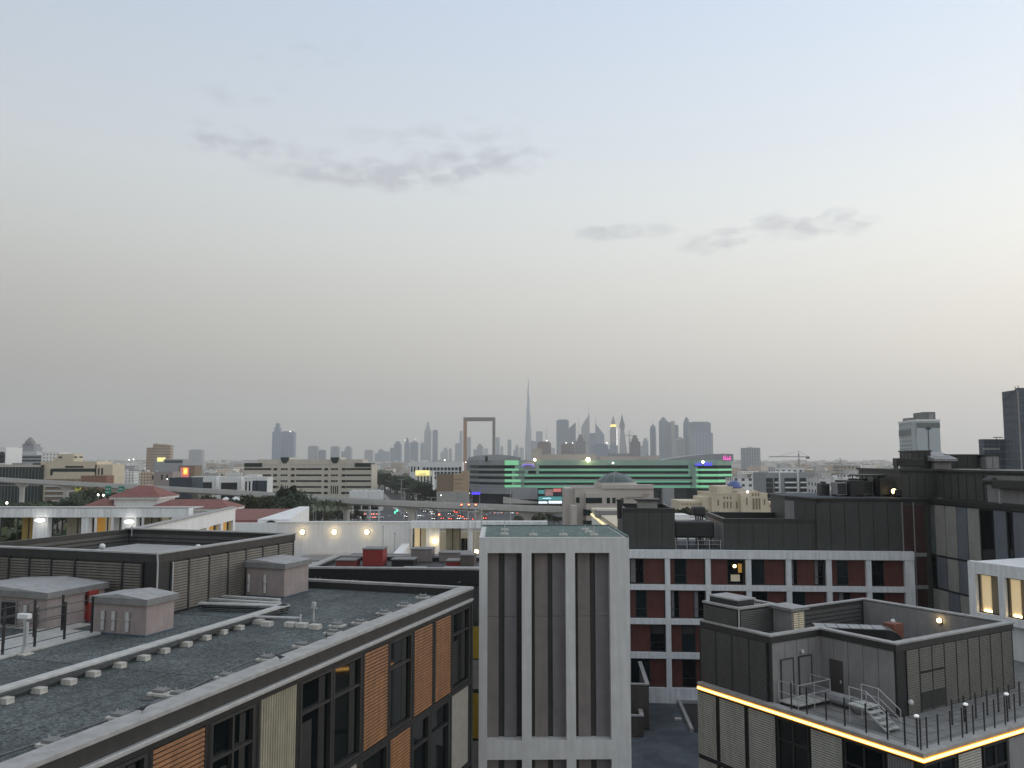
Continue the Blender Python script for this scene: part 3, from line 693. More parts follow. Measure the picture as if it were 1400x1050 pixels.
# faceted left side
sk = [Vector((xk, .7)), Vector((xk-1.55, 6.5))]
ux = (sk[1]-sk[0]); LL = ux.length; ux.normalize(); WK = (tuple(sk[0]), tuple(ux), (-ux.y*-1*-1, ux.x*-1*-1))
WK = (tuple(sk[0]), tuple(ux), (-abs(ux.y), -abs(ux.x)))
MB().prism([(xk, .7), (xk+.5, .7), (xk+.5, 13), (xk-1.55, 13), (xk-1.55, 6.5)], -34, fz-.15).build('side_wall', 'clad_dark', froot)
for i in range(3): MB().wb(WK, i*LL/3+.04, (i+1)*LL/3-.04, 0, .06, .0, fz-.5).build('cladding_panel', 'clad_grey' if i == 2 else 'clad_dark', froot)
MB().prism([(xk-.2, .4), (xr1+.85, .4), (xr1+.85, 13), (xk-1.8, 13), (xk-1.8, 6.4)], fz-.15, fz).build('roof_edge', 'fascia', froot)
MB().prism([(xk, .8), (xr1-.2, .8), (xr1-.2, 12.8), (xk-1.4, 12.8), (xk-1.4, 6.6)], fz, fz+.04).build('roof', 'podium_gravel', froot)
mm = MB()
for a, b_ in ((xr0, (xr0+xr1)/2), ((xr0+xr1)/2, xr1)):
    zz = [fz-.5, zf(759.5, 82.9), zf(804, 82.9), -15]
    for i in range(3): MB().box(a+.06, b_-.06, .55, .62, zz[i+1]+.15, zz[i]-.15).build('maroon_panel', 'maroon', froot)
    mm.box(a-.05, a+.05, .5, .7, -20, fz-.4)
for z in (zf(759.5, 82.9), zf(804, 82.9)): mm.box(xr0, xr1, .48, .7, z-.18, z+.18)
mm.build('panel_frame', 'clad_grey', froot)
# wing running towards the camera
wtop = fz
P0 = FC.loc(pw(1272, 640, 83.3)); P1 = FC.loc(pw(1400, 640, 70)); P0.z = P1.z = 0
uw = (P1-P0).normalized(); nw = Vector((uw.y, -uw.x, 0)); 
if nw.x > 0: nw = -nw
WF = ((P0.x, P0.y), (uw.x, uw.y), (nw.x, nw.y))
def sF(px):
    a, b_ = ray(px, 720); O = -FC.o; D = Vector((a, 1, b_)); O = Vector((0, 0, H))-FC.o
    ol = Vector((O.dot(FC.X), O.dot(FC.Y))); dl = Vector((D.dot(FC.X), D.dot(FC.Y)))
    q = Vector((P0.x, P0.y))-ol; det = dl.x*(-uw.y)+dl.y*uw.x
    t_ = (q.x*(-uw.y)+q.y*uw.x)/det; s_ = (dl.x*q.y-dl.y*q.x)/det
    return s_
LW = 30
0 and print('SF', [(p, round(sF(p), 2)) for p in (1262, 1271.4, 1278, 1322, 1358, 1402)], tuple(P0), tuple(P1), tuple(uw), tuple(nw))
MB().wb(WF, 0, LW, -9, -.12, -34, wtop-.15).build('wall', 'black_metal', froot)
MB().wb(WF, -.3, LW, -9, .25, wtop-.15, wtop).build('roof_edge', 'fascia', froot)
MB().wb(WF, .0, LW, .0, .16, wtop-.45, wtop-.17).build('gutter', 'dark_metal', froot)
bs = [1271.4, 1278, 1292.4, 1307.6, 1322.6, 1339.3, 1358.3, 1376, 1384.5, 1402]
km = ['clad_green', 'clad_beige', 'clad_beige', 'clad_blue', 'clad_beige', 'G', 'clad_blue', 'G', 'clad_blue']
km2 = ['G', 'clad_blue', 'clad_beige', 'clad_blue', 'clad_beige', 'clad_beige', 'G', 'clad_blue', 'clad_beige']
km3 = ['clad_beige', 'clad_beige', 'clad_blue', 'clad_beige', 'G', 'clad_blue', 'clad_beige', 'clad_blue', 'G']
zz = [wtop-.5, zf(759.5, 82.9), zf(804.5, 82.9), zf(850, 82.9)]
for r_, kk in enumerate((km, km2, km3)):
    for i, k_ in enumerate(kk):
        a, e_ = sF(bs[i])+.05, sF(bs[i+1])-.05
        if k_ == 'G': window(froot, WF, a, e_, zz[r_+1]+.1, zz[r_]-.1, -.08, .06, .08)
        else: MB().wb(WF, a, e_, -.1, -.02, zz[r_+1]+.1, zz[r_]-.1).build('cladding_panel', k_, froot)
    e0 = sF(1402)+.05
    for i in range(6): MB().wb(WF, e0+i*1.7+.05, e0+(i+1)*1.7-.05, -.1, -.02, zz[r_+1]+.1, zz[r_]-.1).build('cladding_panel', ['clad_beige', 'clad_blue', 'clad_green'][(i+r_) % 3], froot)
# upper storey
u0 = sC(1246); uz = zf(641, 87)
MB().box(u0, u0+5.5, 1.6, 14, fz, uz-.2).wb(WF, 1.0, LW, -8, -.9, wtop, uz-.2).build('upper_wall', 'clad_dark', froot)
for i in range(4): MB().box(u0+i*.75+.03, u0+(i+1)*.75-.03, 1.52, 1.6, fz+.05, uz-.5).build('cladding_panel', 'clad_dark', froot)
us = [1262, 1270, 1279.5, 1289, 1299, 1310, 1322, 1332.5]
for a, e_ in zip(us, us[1:]): MB().wb(WF, max(sF(a), -.3)+.05+.3, sF(e_)-.05+.3, -.9, -.82, wtop+.05, uz-.5).build('cladding_panel', 'clad_dark', froot)
MB().wb(WF, sF(1334)+.7, LW, -.9, -.8, wtop+.03, uz-.45).build('pale_wall', 'clad_grey', froot, label='pale grey upper wall')
mm = MB().box(u0-.25, u0+5.6, 1.3, 14, uz-.2, uz).wb(WF, .2, LW, -8, -.55, uz-.2, uz); mm.build('upper_coping', 'dark_metal', froot)
s_ = sF(1348)
t = thing('roof_duct', 'dark horizontal duct fixed along the pale upper wall at the right edge', 'duct', FC.w(*wp(WF, s_, -.4, wtop+1.3)), FC.rz+atan2(uw.y, uw.x))
MB().tube((-.4, 0, .6), (.9, 0, .6), .32, 12).box(.9, 12, -.3, .3, .0, .75).build('duct', 'dark_metal', t, bevel=.05); MB().box(1.5, 1.62, -.1, .1, -1.3, 0).box(6.5, 6.62, -.1, .1, -1.3, 0).build('support', 'galv', t)
# plant on K4 roof
def unit(label, px0, px1, y, z, h, d=1.8, m_='dark_metal', fan=True, leg=.2, name='rooftop_unit'):
    t = thing(name, label, 'rooftop unit', FC.w(sC(px0), y, z), FC.rz); w = sC(px1)-sC(px0)
    MB().box(0, w, 0, d, leg, h).build('casing', m_, t, bevel=.05)
    mm = MB().box(.05, .15, .1, d-.1, 0, leg).box(w-.15, w-.05, .1, d-.1, 0, leg); mm.build('foot', 'black_metal', t)
    MB().louver(((0, 0), (1, 0), (0, -1)), .1, w-.1, leg+.1, h-.1, .18, .04).build('grille', 'black_metal', t)
    if fan: MB().lathe([(min(w, d)*.36, 0), (min(w, d)*.36, .18), (min(w, d)*.3, .2)], 12, (w/2, d/2, h)).build('fan_cowl', 'black_metal', t)
    return t
unit('low dark unit at the left end of the plant on the dark clad roof', 1148, 1160, 5, fz, 1.3)
unit('grey air handling unit on the dark clad roof, left of the black one', 1161, 1176, 3, fz, 1.5, m_='pipe_grey')
unit('wide black air handling unit on the dark clad roof', 1178, 1198, 2.5, fz, 1.7, 2.4, 'black_metal')
unit('grey box unit under the black steel frame on the dark clad roof', 1201, 1221, 4.5, fz, 1.6, 2, 'pipe_grey')
unit('tall black unit beside the lit lamp on the dark clad roof', 1223, 1238, 3, fz, 1.9, 2, 'black_metal')
unit('low black unit in front of the lit lamp on the dark clad roof', 1236, 1246, 1.6, fz, .8, 1, 'black_metal', False)
t = thing('open_canopy', 'black open steel canopy over the rooftop units of the dark clad block', 'canopy', FC.w(sC(1200), 3.5, fz), FC.rz)
ww = sC(1232)-sC(1200); mm = MB()
for x in (0, ww*.66, ww): mm.box(x, x+.1, 0, .1, 0, 2.1).box(x, x+.1, 3, 3.1, 0, 2.1)
mm.build('post', 'black_metal', t); MB().box(-.2, ww+.3, -.1, 3.2, 2.1, 2.25).build('canopy', 'black_metal', t)
t = thing('wall_lamp', 'bright warm lamp glowing among the rooftop units left of the upper storey', 'lamp', FC.w(sC(1246)-.6, 1.9, zf(670.5, 87.5)), FC.rz)
MB().box(.2, .55, -.1, .1, -.1, .1).build('bracket', 'dark_metal', t); MB().ball((0, 0, 0), .26, 12).build('globe', 'lamp_spot', t)
# top plant of upper roof
zt0 = uz
unit('long low black duct unit at the left end of the upper roof', 1249, 1288, 3, zt0, 1.1, 1.2, 'black_metal', False, .3)
t = thing('railing', 'small grey railing on the upper roof beneath the pale grid-faced tower', 'railing', FC.w(sC(1268), 5.5, zt0), FC.rz); mm = MB()
for k in range(5): MB().box(k*.38, k*.38+.04, 0, .04, 0, 1.7).build('post', 'dark_metal', t)
MB().tube((0, 0, 1.7), (1.6, 0, 1.7), .03, 6).tube((0, 0, 1.1), (1.6, 0, 1.1), .025, 6).build('rail', 'dark_metal', t)
def proom(label, px0, px1, y, h, d, m_, sl=0):
    t = thing('roof_plant_room', label, 'plant room', FC.w(sC(px0), y, zt0), FC.rz); w = sC(px1)-sC(px0)
    mm = MB().box(0, w, 0, d, 0, h); mm.build('wall', m_, t)
    if sl: 
        q = MB(); q.prism([(-.3, -.8), (w+.3, -.8), (w+.3, d), (-.3, d)], h-.45, h, [(-.3, -.8, h-.2), (w+.3, -.8, h-.2), (w+.3, d, h+.5), (-.3, d, h+.5)]); q.build('canopy', 'pipe_grey', t)
    else: MB().box(-.1, w+.1, -.1, d+.1, h, h+.15).build('coping', 'black_metal', t)
    n = max(2, round(w/1.1))
    for i in range(n): MB().box(i*w/n+.03, (i+1)*w/n-.03, -.06, 0, .05, h-.1).build('cladding_panel', m_, t)
    return t
proom('black louvred plant room with its top above the skyline, left on the upper roof', 1286, 1304, 4, 1.75, 5, 'black_metal')
proom('pale grey housing under a sloping canopy on the upper roof', 1303, 1328, 3.2, 1.25, 3, 'clad_grey', 1)
proom('wide black plant room on the upper roof below the dark blue office towers', 1329, 1375, 4.5, 1.35, 4, 'black_metal')
proom('pale grey housing at the right end of the upper roof', 1380, 1399, 3.5, 1.3, 3, 'clad_grey')
# ================================================================= E: white framed block with lit windows
FE = Fr(pw(1322.6, 766.5, 60), 0); ang = atan((700-220)/F)
FE = Fr(FE.o, math.degrees(ang)-90)      # local +X runs towards the camera along the face
er = thing('framed_block', 'white framed building at the right edge with two tall lit windows behind the grey rooftop', 'building', FE.o, FE.rz)
WE = ((0, 0), (1, 0), (0, -1))
hE = [FE.at_y(px, py, 0) for px, py in ((1333, 782), (1364, 790), (1372.5, 791), (1402, 798), (1336, 837), (1366, 846))]
x = [hE[0].x, hE[1].x, hE[2].x, hE[3].x+.4]; zt_, zb_ = hE[0].z-.1, hE[4].z
step_ = x[2]-x[0]
mm = MB(); EL = x[0]+step_*5
mm.box(0, EL, 0, .5, zt_, 0); mm.box(0, EL, 0, .5, zb_-.5, zb_)
mm.box(0, x[0], 0, .5, zb_, zt_)
for k in range(5): mm.box(x[1]+k*step_, x[2]+k*step_, 0, .5, zb_, zt_)
mm.build('white_frame', 'white_frame', er)
MB().box(.05, EL, .55, 7, -28, zb_-.5).box(.05, EL, 2.9, 7, zb_-.5, -.05).box(.05, .5, .5, 2.9, zb_-.5, -.05).box(.5, EL, .5, 2.9, -.35, -.05).build('wall', 'white_wall', er)
MB().box(.5, EL, .5, 2.9, zb_-.5, zb_-.3).build('floor', 'panel_warm', er)
for k in range(3):
    a, b_ = x[0]+k*step_, x[1]+k*step_
    w = MB().box(a, b_, .28, .4, zt_-.08, zt_).box(a, b_, .28, .4, zb_, zb_+.08).box(a, a+.08, .28, .4, zb_+.08, zt_-.08).box(b_-.08, b_, .28, .4, zb_+.08, zt_-.08).build('window', 'dark_metal', er)
    wd = b_-a
    MB().box(a+.1, a+wd*.42, .5, .62, zb_-.25, zt_).build('curtain', 'curtain_cream', w)
    MB().box(a+wd*.50, a+wd*.86, 1.2, 1.25, zb_, zt_-.1).build('blind', 'recess_dark', w)
    MB().box(a+wd*.15, a+wd*.48, .42, .47, zb_+.02, zb_+.2).build('lamp', 'lamp_spot', w)
# ================================================================= D: grey block with the LED line
FD = Fr(pz(1262, 1037, H-13.4), 31.3)
dr = thing('terrace_block', 'grey clad block at lower right with a glowing yellow line under its roof terrace', 'building', FD.o, FD.rz)
DX, DY = 34, 14.3
MB().box(.12, DX, .12, DY, -30, -.1).build('wall', 'dark_metal', dr)
MB().box(.35, DX, .35, DY, -.1, .04).build('terrace_floor', 'terrace_slab', dr)
m = MB().box(-.06, .5, -.06, DY, .12, .24).box(.5, DX, -.06, .5, .12, .24); m.build('coping', 'coping', dr, bevel=.015)
MB().box(.0, .35, .0, DY, -.1, .12).box(.35, DX, .0, .35, -.1, .12).build('terrace_edge', 'coping', dr)
nled = 8
for i in range(nled): MB().box(-.10, -.01, i*DY/nled+.02, (i+1)*DY/nled-.02, -.14, -.02).build('light_line', 'led', dr)
for i in range(8): MB().box(i*4+(-.1 if i == 0 else .02), (i+1)*4-.02, -.10, -.01, -.14, -.02).build('light_line', 'led', dr)
MB().box(-.08, .0, -.08, DY, -.19, -.145).box(.0, DX, -.08, .0, -.19, -.145).box(-.07, -.0, -.07, DY, -.015, .02).box(.0, DX, -.07, .0, -.015, .02).build('glow_edge', 'amber_glow', dr)  # added strips imitating the amber glow above and below the line
MB().box(-.09, .0, -.09, DY, -.25, -.195).box(.0, DX, -.09, .0, -.25, -.195).build('light_channel', 'black_metal', dr)
WDl = ((0, 0), (0, 1), (-1, 0)); WDr = ((0, 0), (1, 0), (0, -1))
dl = lambda px, py: FD.at_x(px, py, 0).y
drx = lambda px, py: FD.at_y(px, py, 0).x
zfl = FD.at_x(960, 1034, 0).z
L1 = [(952.5, 979, 'o'), (982.5, 1018, 'o'), (1022, 1060, 'o'), (1061.5, 1105.5, 'g'), (1107, 1151.5, 'o'), (1153, 1209, 'g'), (1210.5, 1249, 'v'), (1251, 1261, 'k')]
for a, e_, k in L1:
    pya, pye = 938+(a-948)*.313+10, 938+(e_-948)*.313+10
    s1, s0 = dl(a, pya), dl(e_, pye)
    for zt__, zb__ in ((-.3, zfl+.12), (zfl-.12, zfl*2+.3)):
        if k == 'o': MB().louver(WDl, s0+.05, s1-.05, zb__, zt__, .125, .075, off=-.08).build('slatted_panel', 'louver_cream', dr)
        elif k == 'g': window(dr, WDl, s0+.03, s1-.03, zb__, zt__, -.1, .08, .1, mulls=[(s0+s1)/2], trans=[zt__-1.1])
        elif k == 'v': MB().louver(WDl, s0+.05, s1-.05, zb__, zt__, .13, .06, vert=True, off=-.08).build('ribbed_panel', 'clad_grey', dr)
        else: MB().wb(WDl, max(s0, .05), s1, -.1, -.03, zb__, zt__).build('corner_panel', 'fascia', dr)
L2 = [(1264, 1308, 'g'), (1310, 1342.5, 'o'), (1344.5, 1378, 'g'), (1379.5, 1425, 'p'), (1427, 1470, 'g')]
for a, e_, k in L2:
    s0, s1 = drx(a, 1037-(a-1262)*.28+10), drx(e_, 1037-(e_-1262)*.28+10)
    for zt__, zb__ in ((-.3, zfl+.12),):
        if k == 'o': MB().louver(WDr, s0+.05, s1-.05, zb__, zt__, .125, .075, off=-.08).build('slatted_panel', 'louver_cream', dr)
        elif k == 'g': window(dr, WDr, s0+.03, s1-.03, zb__, zt__, -.1, .08, .1, mulls=[(s0+s1)/2], trans=[zt__-1.1])
        else: MB().wb(WDr, s0+.05, s1-.05, -.1, -.03, zb__, zt__).build('flat_panel', 'clad_grey', dr)
MB().box(-.02, .12, 0, DY, zfl-.1, zfl+.1).box(.12, DX, -.02, .12, zfl-.1, zfl+.1).build('floor_band', 'black_metal', dr)
# penthouse L-shape
PX0, PX1, PY0, PY1, PH = 4.4, 15.5, 4.2, DY, 3.8
LX0, LY0 = .35, 9.0
t = thing('roof_penthouse', 'L-shaped grey clad and louvred plant storey with open top, on the lit terrace', 'penthouse', FD.w(0, 0, .04), FD.rz); pt = t
m = MB().box(PX0, PX0+.25, PY0, LY0, 0, PH-.1).box(PX0+.25, PX1, PY0, PY0+.25, 0, PH-.1).box(PX1-.25, PX1, PY0+.25, PY1, 0, PH-.1).box(LX0, PX1-.25, PY1-.25, PY1, 0, PH-.1)
m.box(LX0, LX0+.25, LY0, PY1-.25, 0, PH-.1).box(LX0+.25, PX0+.25, LY0, LY0+.25, 0, PH-.1)
m.build('wall', 'fascia', t)
MB().box(PX0+.25, PX1-.25, PY0+.25, PY1-.25, 1.6, 1.75).box(LX0+.25, PX0+.25, LY0+.25, PY1-.25, PH-.6, PH-.45).build('roof', 'gravel', t)
MB().box(PX0+.0, PX0+.12, LY0+.25, PY1-.25, 1.75, PH-.45).build('inner_wall', 'clad_grey', t)
MB().box(PX1-.32, PX1-.25, PY0+.3, PY1-.3, 1.75, PH-.15).build('inner_wall', 'clad_grey', t)
MB().louver(((PX0, PY1-.27), (1, 0), (0, -1)), .3, 10.5, 1.9, PH-.3, .25, .06).build('inner_louvre', 'louver_dark', t)
m = MB(); o_ = .14; zc0, zc1 = PH-.1, PH
m.box(PX0-o_, PX0+.3, PY0-o_, LY0-o_, zc0, zc1).box(PX0+.3, PX1+o_, PY0-o_, PY0+.3, zc0, zc1).box(PX1-.3, PX1+o_, PY0+.3, PY1, zc0, zc1).box(LX0-o_, PX1-.3, PY1-.3, PY1+.0, zc0, zc1)
m.box(LX0-o_, LX0+.3, LY0-o_, PY1-.3, zc0, zc1).box(LX0+.3, PX0+.3, LY0-o_, LY0+.3, zc0, zc1)
m.build('coping', 'coping', t, bevel=.012)
m = MB().box(PX0-.1, PX0, PY0-.1, LY0, PH-.45, PH-.1).box(PX0, PX1, PY0-.1, PY0, PH-.45, PH-.1).box(LX0-.1, LX0, LY0-.1, PY1, PH-.45, PH-.1).box(LX0, PX0-.1, LY0-.1, LY0, PH-.45, PH-.1)
m.build('fascia_band', 'fascia', t)
W1 = ((LX0, LY0), (0, 1), (-1, 0)); W2 = ((LX0, LY0), (1, 0), (0, -1)); W3 = ((PX0, PY0), (0, 1), (-1, 0)); W4 = ((PX0, PY0), (1, 0), (0, -1))
for i in range(4): MB().louver(W1, .25+i*1.28, .25+(i+1)*1.28-.07, -.05, PH-.47, .12, .075, off=.01).build('louvre_panel', 'louver_dark', t)
for i in range(4): MB().wb(W2, .1+i*.98, .1+(i+1)*.98-.03, .0, .05, .05, PH-.47).build('cladding_panel', 'clad_grey', t)
for i in range(5): MB().wb(W3, .1+i*.94, .1+(i+1)*.94-.03, .0, .05, .05, PH-.47).build('cladding_panel', 'clad_grey', t)
MB().wb(W4, -.06, .75, 0, .06, 0, PH-.45).build('corner_panel', 'black_metal', t)
for i in range(9):
    a = .8+i*1.13
    MB().louver(W4, a, a+1.05, .05, PH-.47, .12, .075, off=.01).build('louvre_panel', 'louver_olive', t)
for i in range(10): MB().wb(W4, .78+i*1.13-.06, .78+i*1.13, 0, .1, 0, PH-.46).build('frame_post', 'black_metal', t)
for i in range(5): MB().wb(W1, .18+i*1.28, .25+i*1.28, 0, .1, 0, PH-.46).build('frame_post', 'black_metal', t)
MB().wb(W4, 1.95, 4.15, .06, .11, 2.0, 2.1).build('cross_bar', 'black_metal', t)
MB().wb(W4, 1.95, 4.15, .07, .1, .1, 1.0).build('access_door', 'dark_metal', t)
for a, e_, k in ((.75, 1.65, 'door_grey'), (2.2, 3.15, 'door_grey')):
    d_ = MB().wb(W2, a, e_, .05, .09, .03, 2.35).build('door', k, t); MB().wb(W2, a-.07, a, .05, .12, 0, 2.42).wb(W2, e_, e_+.07, .05, .12, 0, 2.42).wb(W2, a, e_, .05, .12, 2.35, 2.42).build('frame', 'clad_dark', d_)
    MB().wb(W2, e_-.15, e_-.09, .09, .15, 1.0, 1.15).build('handle', 'galv', d_)
sb = FD.at_x(1137, 960, PX0).y-PY0; sa = FD.at_x(1155, 960, PX0).y-PY0
d_ = MB().wb(W3, sa, sb, .05, .09, .03, 2.2).build('door', 'door_brown', t, label='brown door'); MB().wb(W3, sa+.1, sa+.16, .09, .15, 1.0, 1.15).build('handle', 'galv', d_)
MB().tube((PX0+4.5, PY1-.4, 1.7), (PX0+4.5, PY1-.4, PH+.05), .06).build('downpipe', 'galv', t)
# second tier on the left block
a_ = FD.at_x(1011, 843, .5)
t = thing('roof_turret', 'low black louvred turret with flat lid on the left end of the lit block roof', 'plant enclosure', FD.w(.45, a_.y, .04+PH-.45), FD.rz)
tw, td, th = 3.0, DY-a_.y-.1, 1.55
MB().box(0, tw, 0, .15, 0, th-.1).box(0, .15, .15, td, 0, th-.1).box(tw-.15, tw, .15, td, 0, th-.1).box(.15, tw-.15, td-.15, td, 0, th-.1).build('wall', 'fascia', t)
MB().box(.15, tw-.15, .15, td-.15, .5, .6).build('floor', 'gravel', t)
MB().louver(((0, 0), (0, 1), (-1, 0)), .08, td-.1, .05, th-.2, .12, .075).louver(((0, 0), (1, 0), (0, -1)), .08, tw-.1, .05, th-.2, .12, .075).build('louvre_panel', 'louver_dark', t)
MB().box(-.1, tw+.05, -.1, .2, th-.1, th).box(-.1, .2, .2, td, th-.1, th).box(tw-.2, tw+.05, .2, td, th-.1, th).box(.2, tw-.2, td-.2, td, th-.1, th).build('coping', 'coping', t)
MB().box(.35, 1.75, .45, td-.2, th-.3, th+.28).build('lid_box', 'dark_metal', t); MB().box(.28, 1.82, .38, td-.15, th+.28, th+.36).build('lid', 'lid_grey', t)
m = MB()
for k in range(6): m.box(1.95, tw-.1, .5+k*.45, .58+k*.45, th-.2, th-.12)
m.build('ladder_rack', 'galv', t)
MB().tube((-.06, -.06, .2), (-.06, -.06, th), .04).build('downpipe', 'galv', t)
q = FD.at_z(1083, 868, PH-.4)
t = thing('vent_housing', 'grey vent housing with pale lid and two cream louvred doors on the lit block', 'vent housing', FD.w(q.x, q.y, PH-.41), FD.rz)
hh = 1.35
MB().box(-.0, 1.1, 0, 1.35, 0, hh).build('wall', 'clad_grey', t); MB().box(-.2, 1.3, -.2, 1.55, hh, hh+.16).build('cap', 'cap_grey', t)
q_ = MB(); a, b_, c_, d_ = (-.2, -.2, hh+.16), (1.3, -.2, hh+.16), (1.3, 1.55, hh+.16), (-.2, 1.55, hh+.16); ap = (.55, .68, hh+.3)
q_.q(a, b_, ap).q(b_, c_, ap).q(c_, d_, ap).q(d_, a, ap).build('lid', 'lid_grey', t)
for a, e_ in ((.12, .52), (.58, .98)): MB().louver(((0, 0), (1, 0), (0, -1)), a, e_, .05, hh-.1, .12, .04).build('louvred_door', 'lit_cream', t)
# duct in the well
p0, p1 = pz(1112, 853.5, H-10.15), pz(1208, 857, H-10.15); dd = (p1-p0); Ld = dd.length
t = thing('roof_duct', 'large black duct with a pale jointed top and rounded end, in the roof well', 'duct', (p0.x, p0.y, FD.o.z+1.8), atan2(dd.y, dd.x))
hd = H-10.15-(FD.o.z+1.8)
MB().box(0, Ld, -.75, .75, hd-1.25, hd-.05).build('body', 'black_metal', t)
for k in range(6): MB().box(k*Ld/6+.03, (k+1)*Ld/6-.03, -.78, .5, hd-.05, hd).build('top_sheet', 'lid_grey', t)
m = MB(); n = 10
pr = [(Ld+sin(pi/2*i/n)*1.1, hd-1.25+(1.2)*cos(pi/2*i/n)) for i in range(n+1)]
for (xa, za), (xb, zb2) in zip(pr, pr[1:]): m.hexa([(xa, -.75, hd-1.25), (xb, -.75, hd-1.25), (xb, .75, hd-1.25), (xa, .75, hd-1.25), (xa, -.75, za), (xb, -.75, zb2), (xb, .75, zb2), (xa, .75, za)])
m.build('elbow', 'dark_metal', t); MB().box(.5, .7, -.6, .6, 0, hd-1.25).box(Ld-.9, Ld-.7, -.6, .6, 0, hd-1.25).build('support', 'black_metal', t)
q = FD.at_z(1234, 884, 1.9)
t = thing('valve_box', 'rust red box with a white valve on top beside the rounded duct end', 'box', FD.w(q.x, q.y+.6, 1.79), FD.rz)
MB().box(-.45, .45, -.4, .4, 0, 1.45).build('casing', mat('rust', (.22, .08, .05), .8), t); MB().ball((0, 0, 1.55), .14, 8).build('valve', 'white_plastic', t)
q = FD.at_z(1280, 868, 2.6)
for (dx_, dy_, w_, h_, la) in ((1.2, .8, 1.3, .9, 'grey rooftop unit in the roof well behind the rust red box'), (2.8, 2.2, 1.1, .8, 'black rounded unit at the right of the roof well')):
    t = thing('rooftop_unit', la, 'rooftop unit', FD.w(6.2+dx_*1.5, 6+dy_, 1.79), FD.rz)
    MB().box(0, w_, 0, 1, 0, h_).build('casing', 'pipe_grey' if dx_ < 2 else 'black_metal', t, bevel=.08); MB().lathe([(.3, 0), (.3, .1), (.25, .12)], 12, (w_/2, .5, h_)).build('fan_cowl', 'black_metal', t)
q = FD.at_x(1286, 848, PX1-.32)
t = thing('wall_lamp', 'small warm lamp glowing on the inner wall of the roof well at the right', 'lamp', FD.w(PX1-.34, q.y, q.z), FD.rz)
MB().box(-.05, 0, -.12, .12, -.25, .1).build('back_plate', 'dark_metal', t); MB().ball((-.14, 0, 0), .14, 10).build('bulb', 'lamp_warm', t)
# stairs, platform, pipe, railings on the terrace
q = FD.at_z(1226, 1001, .05)
t = thing('steel_steps', 'galvanised steel steps with handrails leading up to a small platform near the terrace corner', 'steps', FD.w(q.x-.6, q.y, .04), FD.rz)
sw, n = .95, 4
for k in range(n): MB().box(0, sw, .05+k*.3, .34+k*.3, .19*(k+1)-.04, .19*(k+1)).build('tread', 'tray', t)
MB().box(-.1, sw+.1, .05+n*.3, .05+n*.3+1.0, .19*(n+1)-.05, .19*(n+1)).build('platform', 'tray', t)
m = MB()
for x_ in (0, sw): m.tube((x_, 0, 0), (x_, n*.3+.05, .19*n+.1), .03, 6)
for x_ in (0, sw):
    for y_ in (1.3, 2.2): m.tube((x_, y_, 0), (x_, y_, .9), .025, 6)
m.build('stringer', 'galv', t)
for x_ in (-.02, sw+.02):
    m = MB(); m.tube((x_, 0, 0), (x_, 0, 1.0), .022, 6).tube((x_, 0, 1.0), (x_, n*.3, 1.0+.19*n), .022, 6).tube((x_, n*.3, 1.76), (x_, n*.3+1, 1.78), .022, 6).tube((x_, n*.3+1, 1.78), (x_, n*.3+1, .9), .022, 6).tube((x_, n*.3, .8), (x_, n*.3, 1.76), .022, 6).tube((x_, 0, .55), (x_, n*.3, .55+.19*n), .018, 6).tube((x_, n*.3, 1.3), (x_, n*.3+1, 1.33), .018, 6)
    m.build('handrail', 'galv', t)
q = FD.at_z(1078, 957, .05)
t = thing('steel_platform', 'small galvanised platform with rails outside the two grey doors of the terrace', 'platform', FD.w(.75, 7.55, .04), FD.rz)
MB().box(0, 2.6, 0, 1.3, .25, .32).build('deck', 'tray', t)
m = MB()
for x_, y_ in ((0, 0), (1.3, 0), (2.6, 0), (0, 1.3), (2.6, 1.3)): m.tube((x_, y_, 0), (x_, y_, 1.35), .025, 6)
m.build('post', 'galv', t); m = MB()
for z_ in (.8, 1.35): m.tube((0, 0, z_), (2.6, 0, z_), .022, 6).tube((0, 0, z_), (0, 1.3, z_), .022, 6).tube((2.6, 0, z_), (2.6, 1.3, z_), .022, 6)
m.build('rail', 'galv', t)
t = thing('insulated_pipe', 'thick grey insulated pipe lying along the terrace between the platform and the steel steps', 'pipe', FD.w(3.55, 4.6, .04), FD.rz)
MB().tube((0, 1.6, .4), (-.1, 4.6, .4), .30, 14).tube((0, 1.6, .4), (-.55, .9, .4), .30, 14).tube((-.1, 4.6, .4), (-2.6, 5.0, .4), .26, 14).build('pipe', 'pipe_grey', t, smooth=True)
MB().box(-.2, .2, 2.0, 2.2, 0, .3).box(-.3, .2, 4.0, 4.2, 0, .3).box(-2.2, -2.0, 4.7, 5.2, 0, .3).build('support', 'dark_metal', t)
t = thing('railing', 'black post and wire railing around the outer edge of the lit terrace', 'railing', FD.w(0, 0, .24), FD.rz)
PHT = 1.38
rx = [.3]+[drx(p, 1003-(p-1262)*.28) for p in (1274.7, 1290, 1307, 1323, 1338, 1353, 1367, 1381.5, 1394.8, 1412, 1430)]
ry = [1.05, 1.95, 3.1, 4.3, 5.4, 6.6, 7.6]
for a in rx: MB().box(a-.035, a+.035, .26, .30, 0, PHT).build('post', 'black_metal', t)
for a in ry: MB().box(.26, .30, a-.035, a+.035, 0, PHT).build('post', 'black_metal', t)
m = MB()
for z_ in (1.3, .95, .6, .25): m.tube((.28, .28, z_), (rx[-1], .28, z_), .010, 5).tube((.28, .28, z_), (.28, ry[-1], z_), .010, 5)
m.build('wire', 'dark_metal', t)
t = thing('railing', 'black post and wire railing beside the foot of the olive louvred wall on the terrace', 'railing', FD.w(0, 0, .04), FD.rz)
for k in range(11): MB().box(5.6+k*1.05-.035, 5.67+k*1.05, 2.0, 2.04, 0, 1.3).build('post', 'black_metal', t)
m = MB()
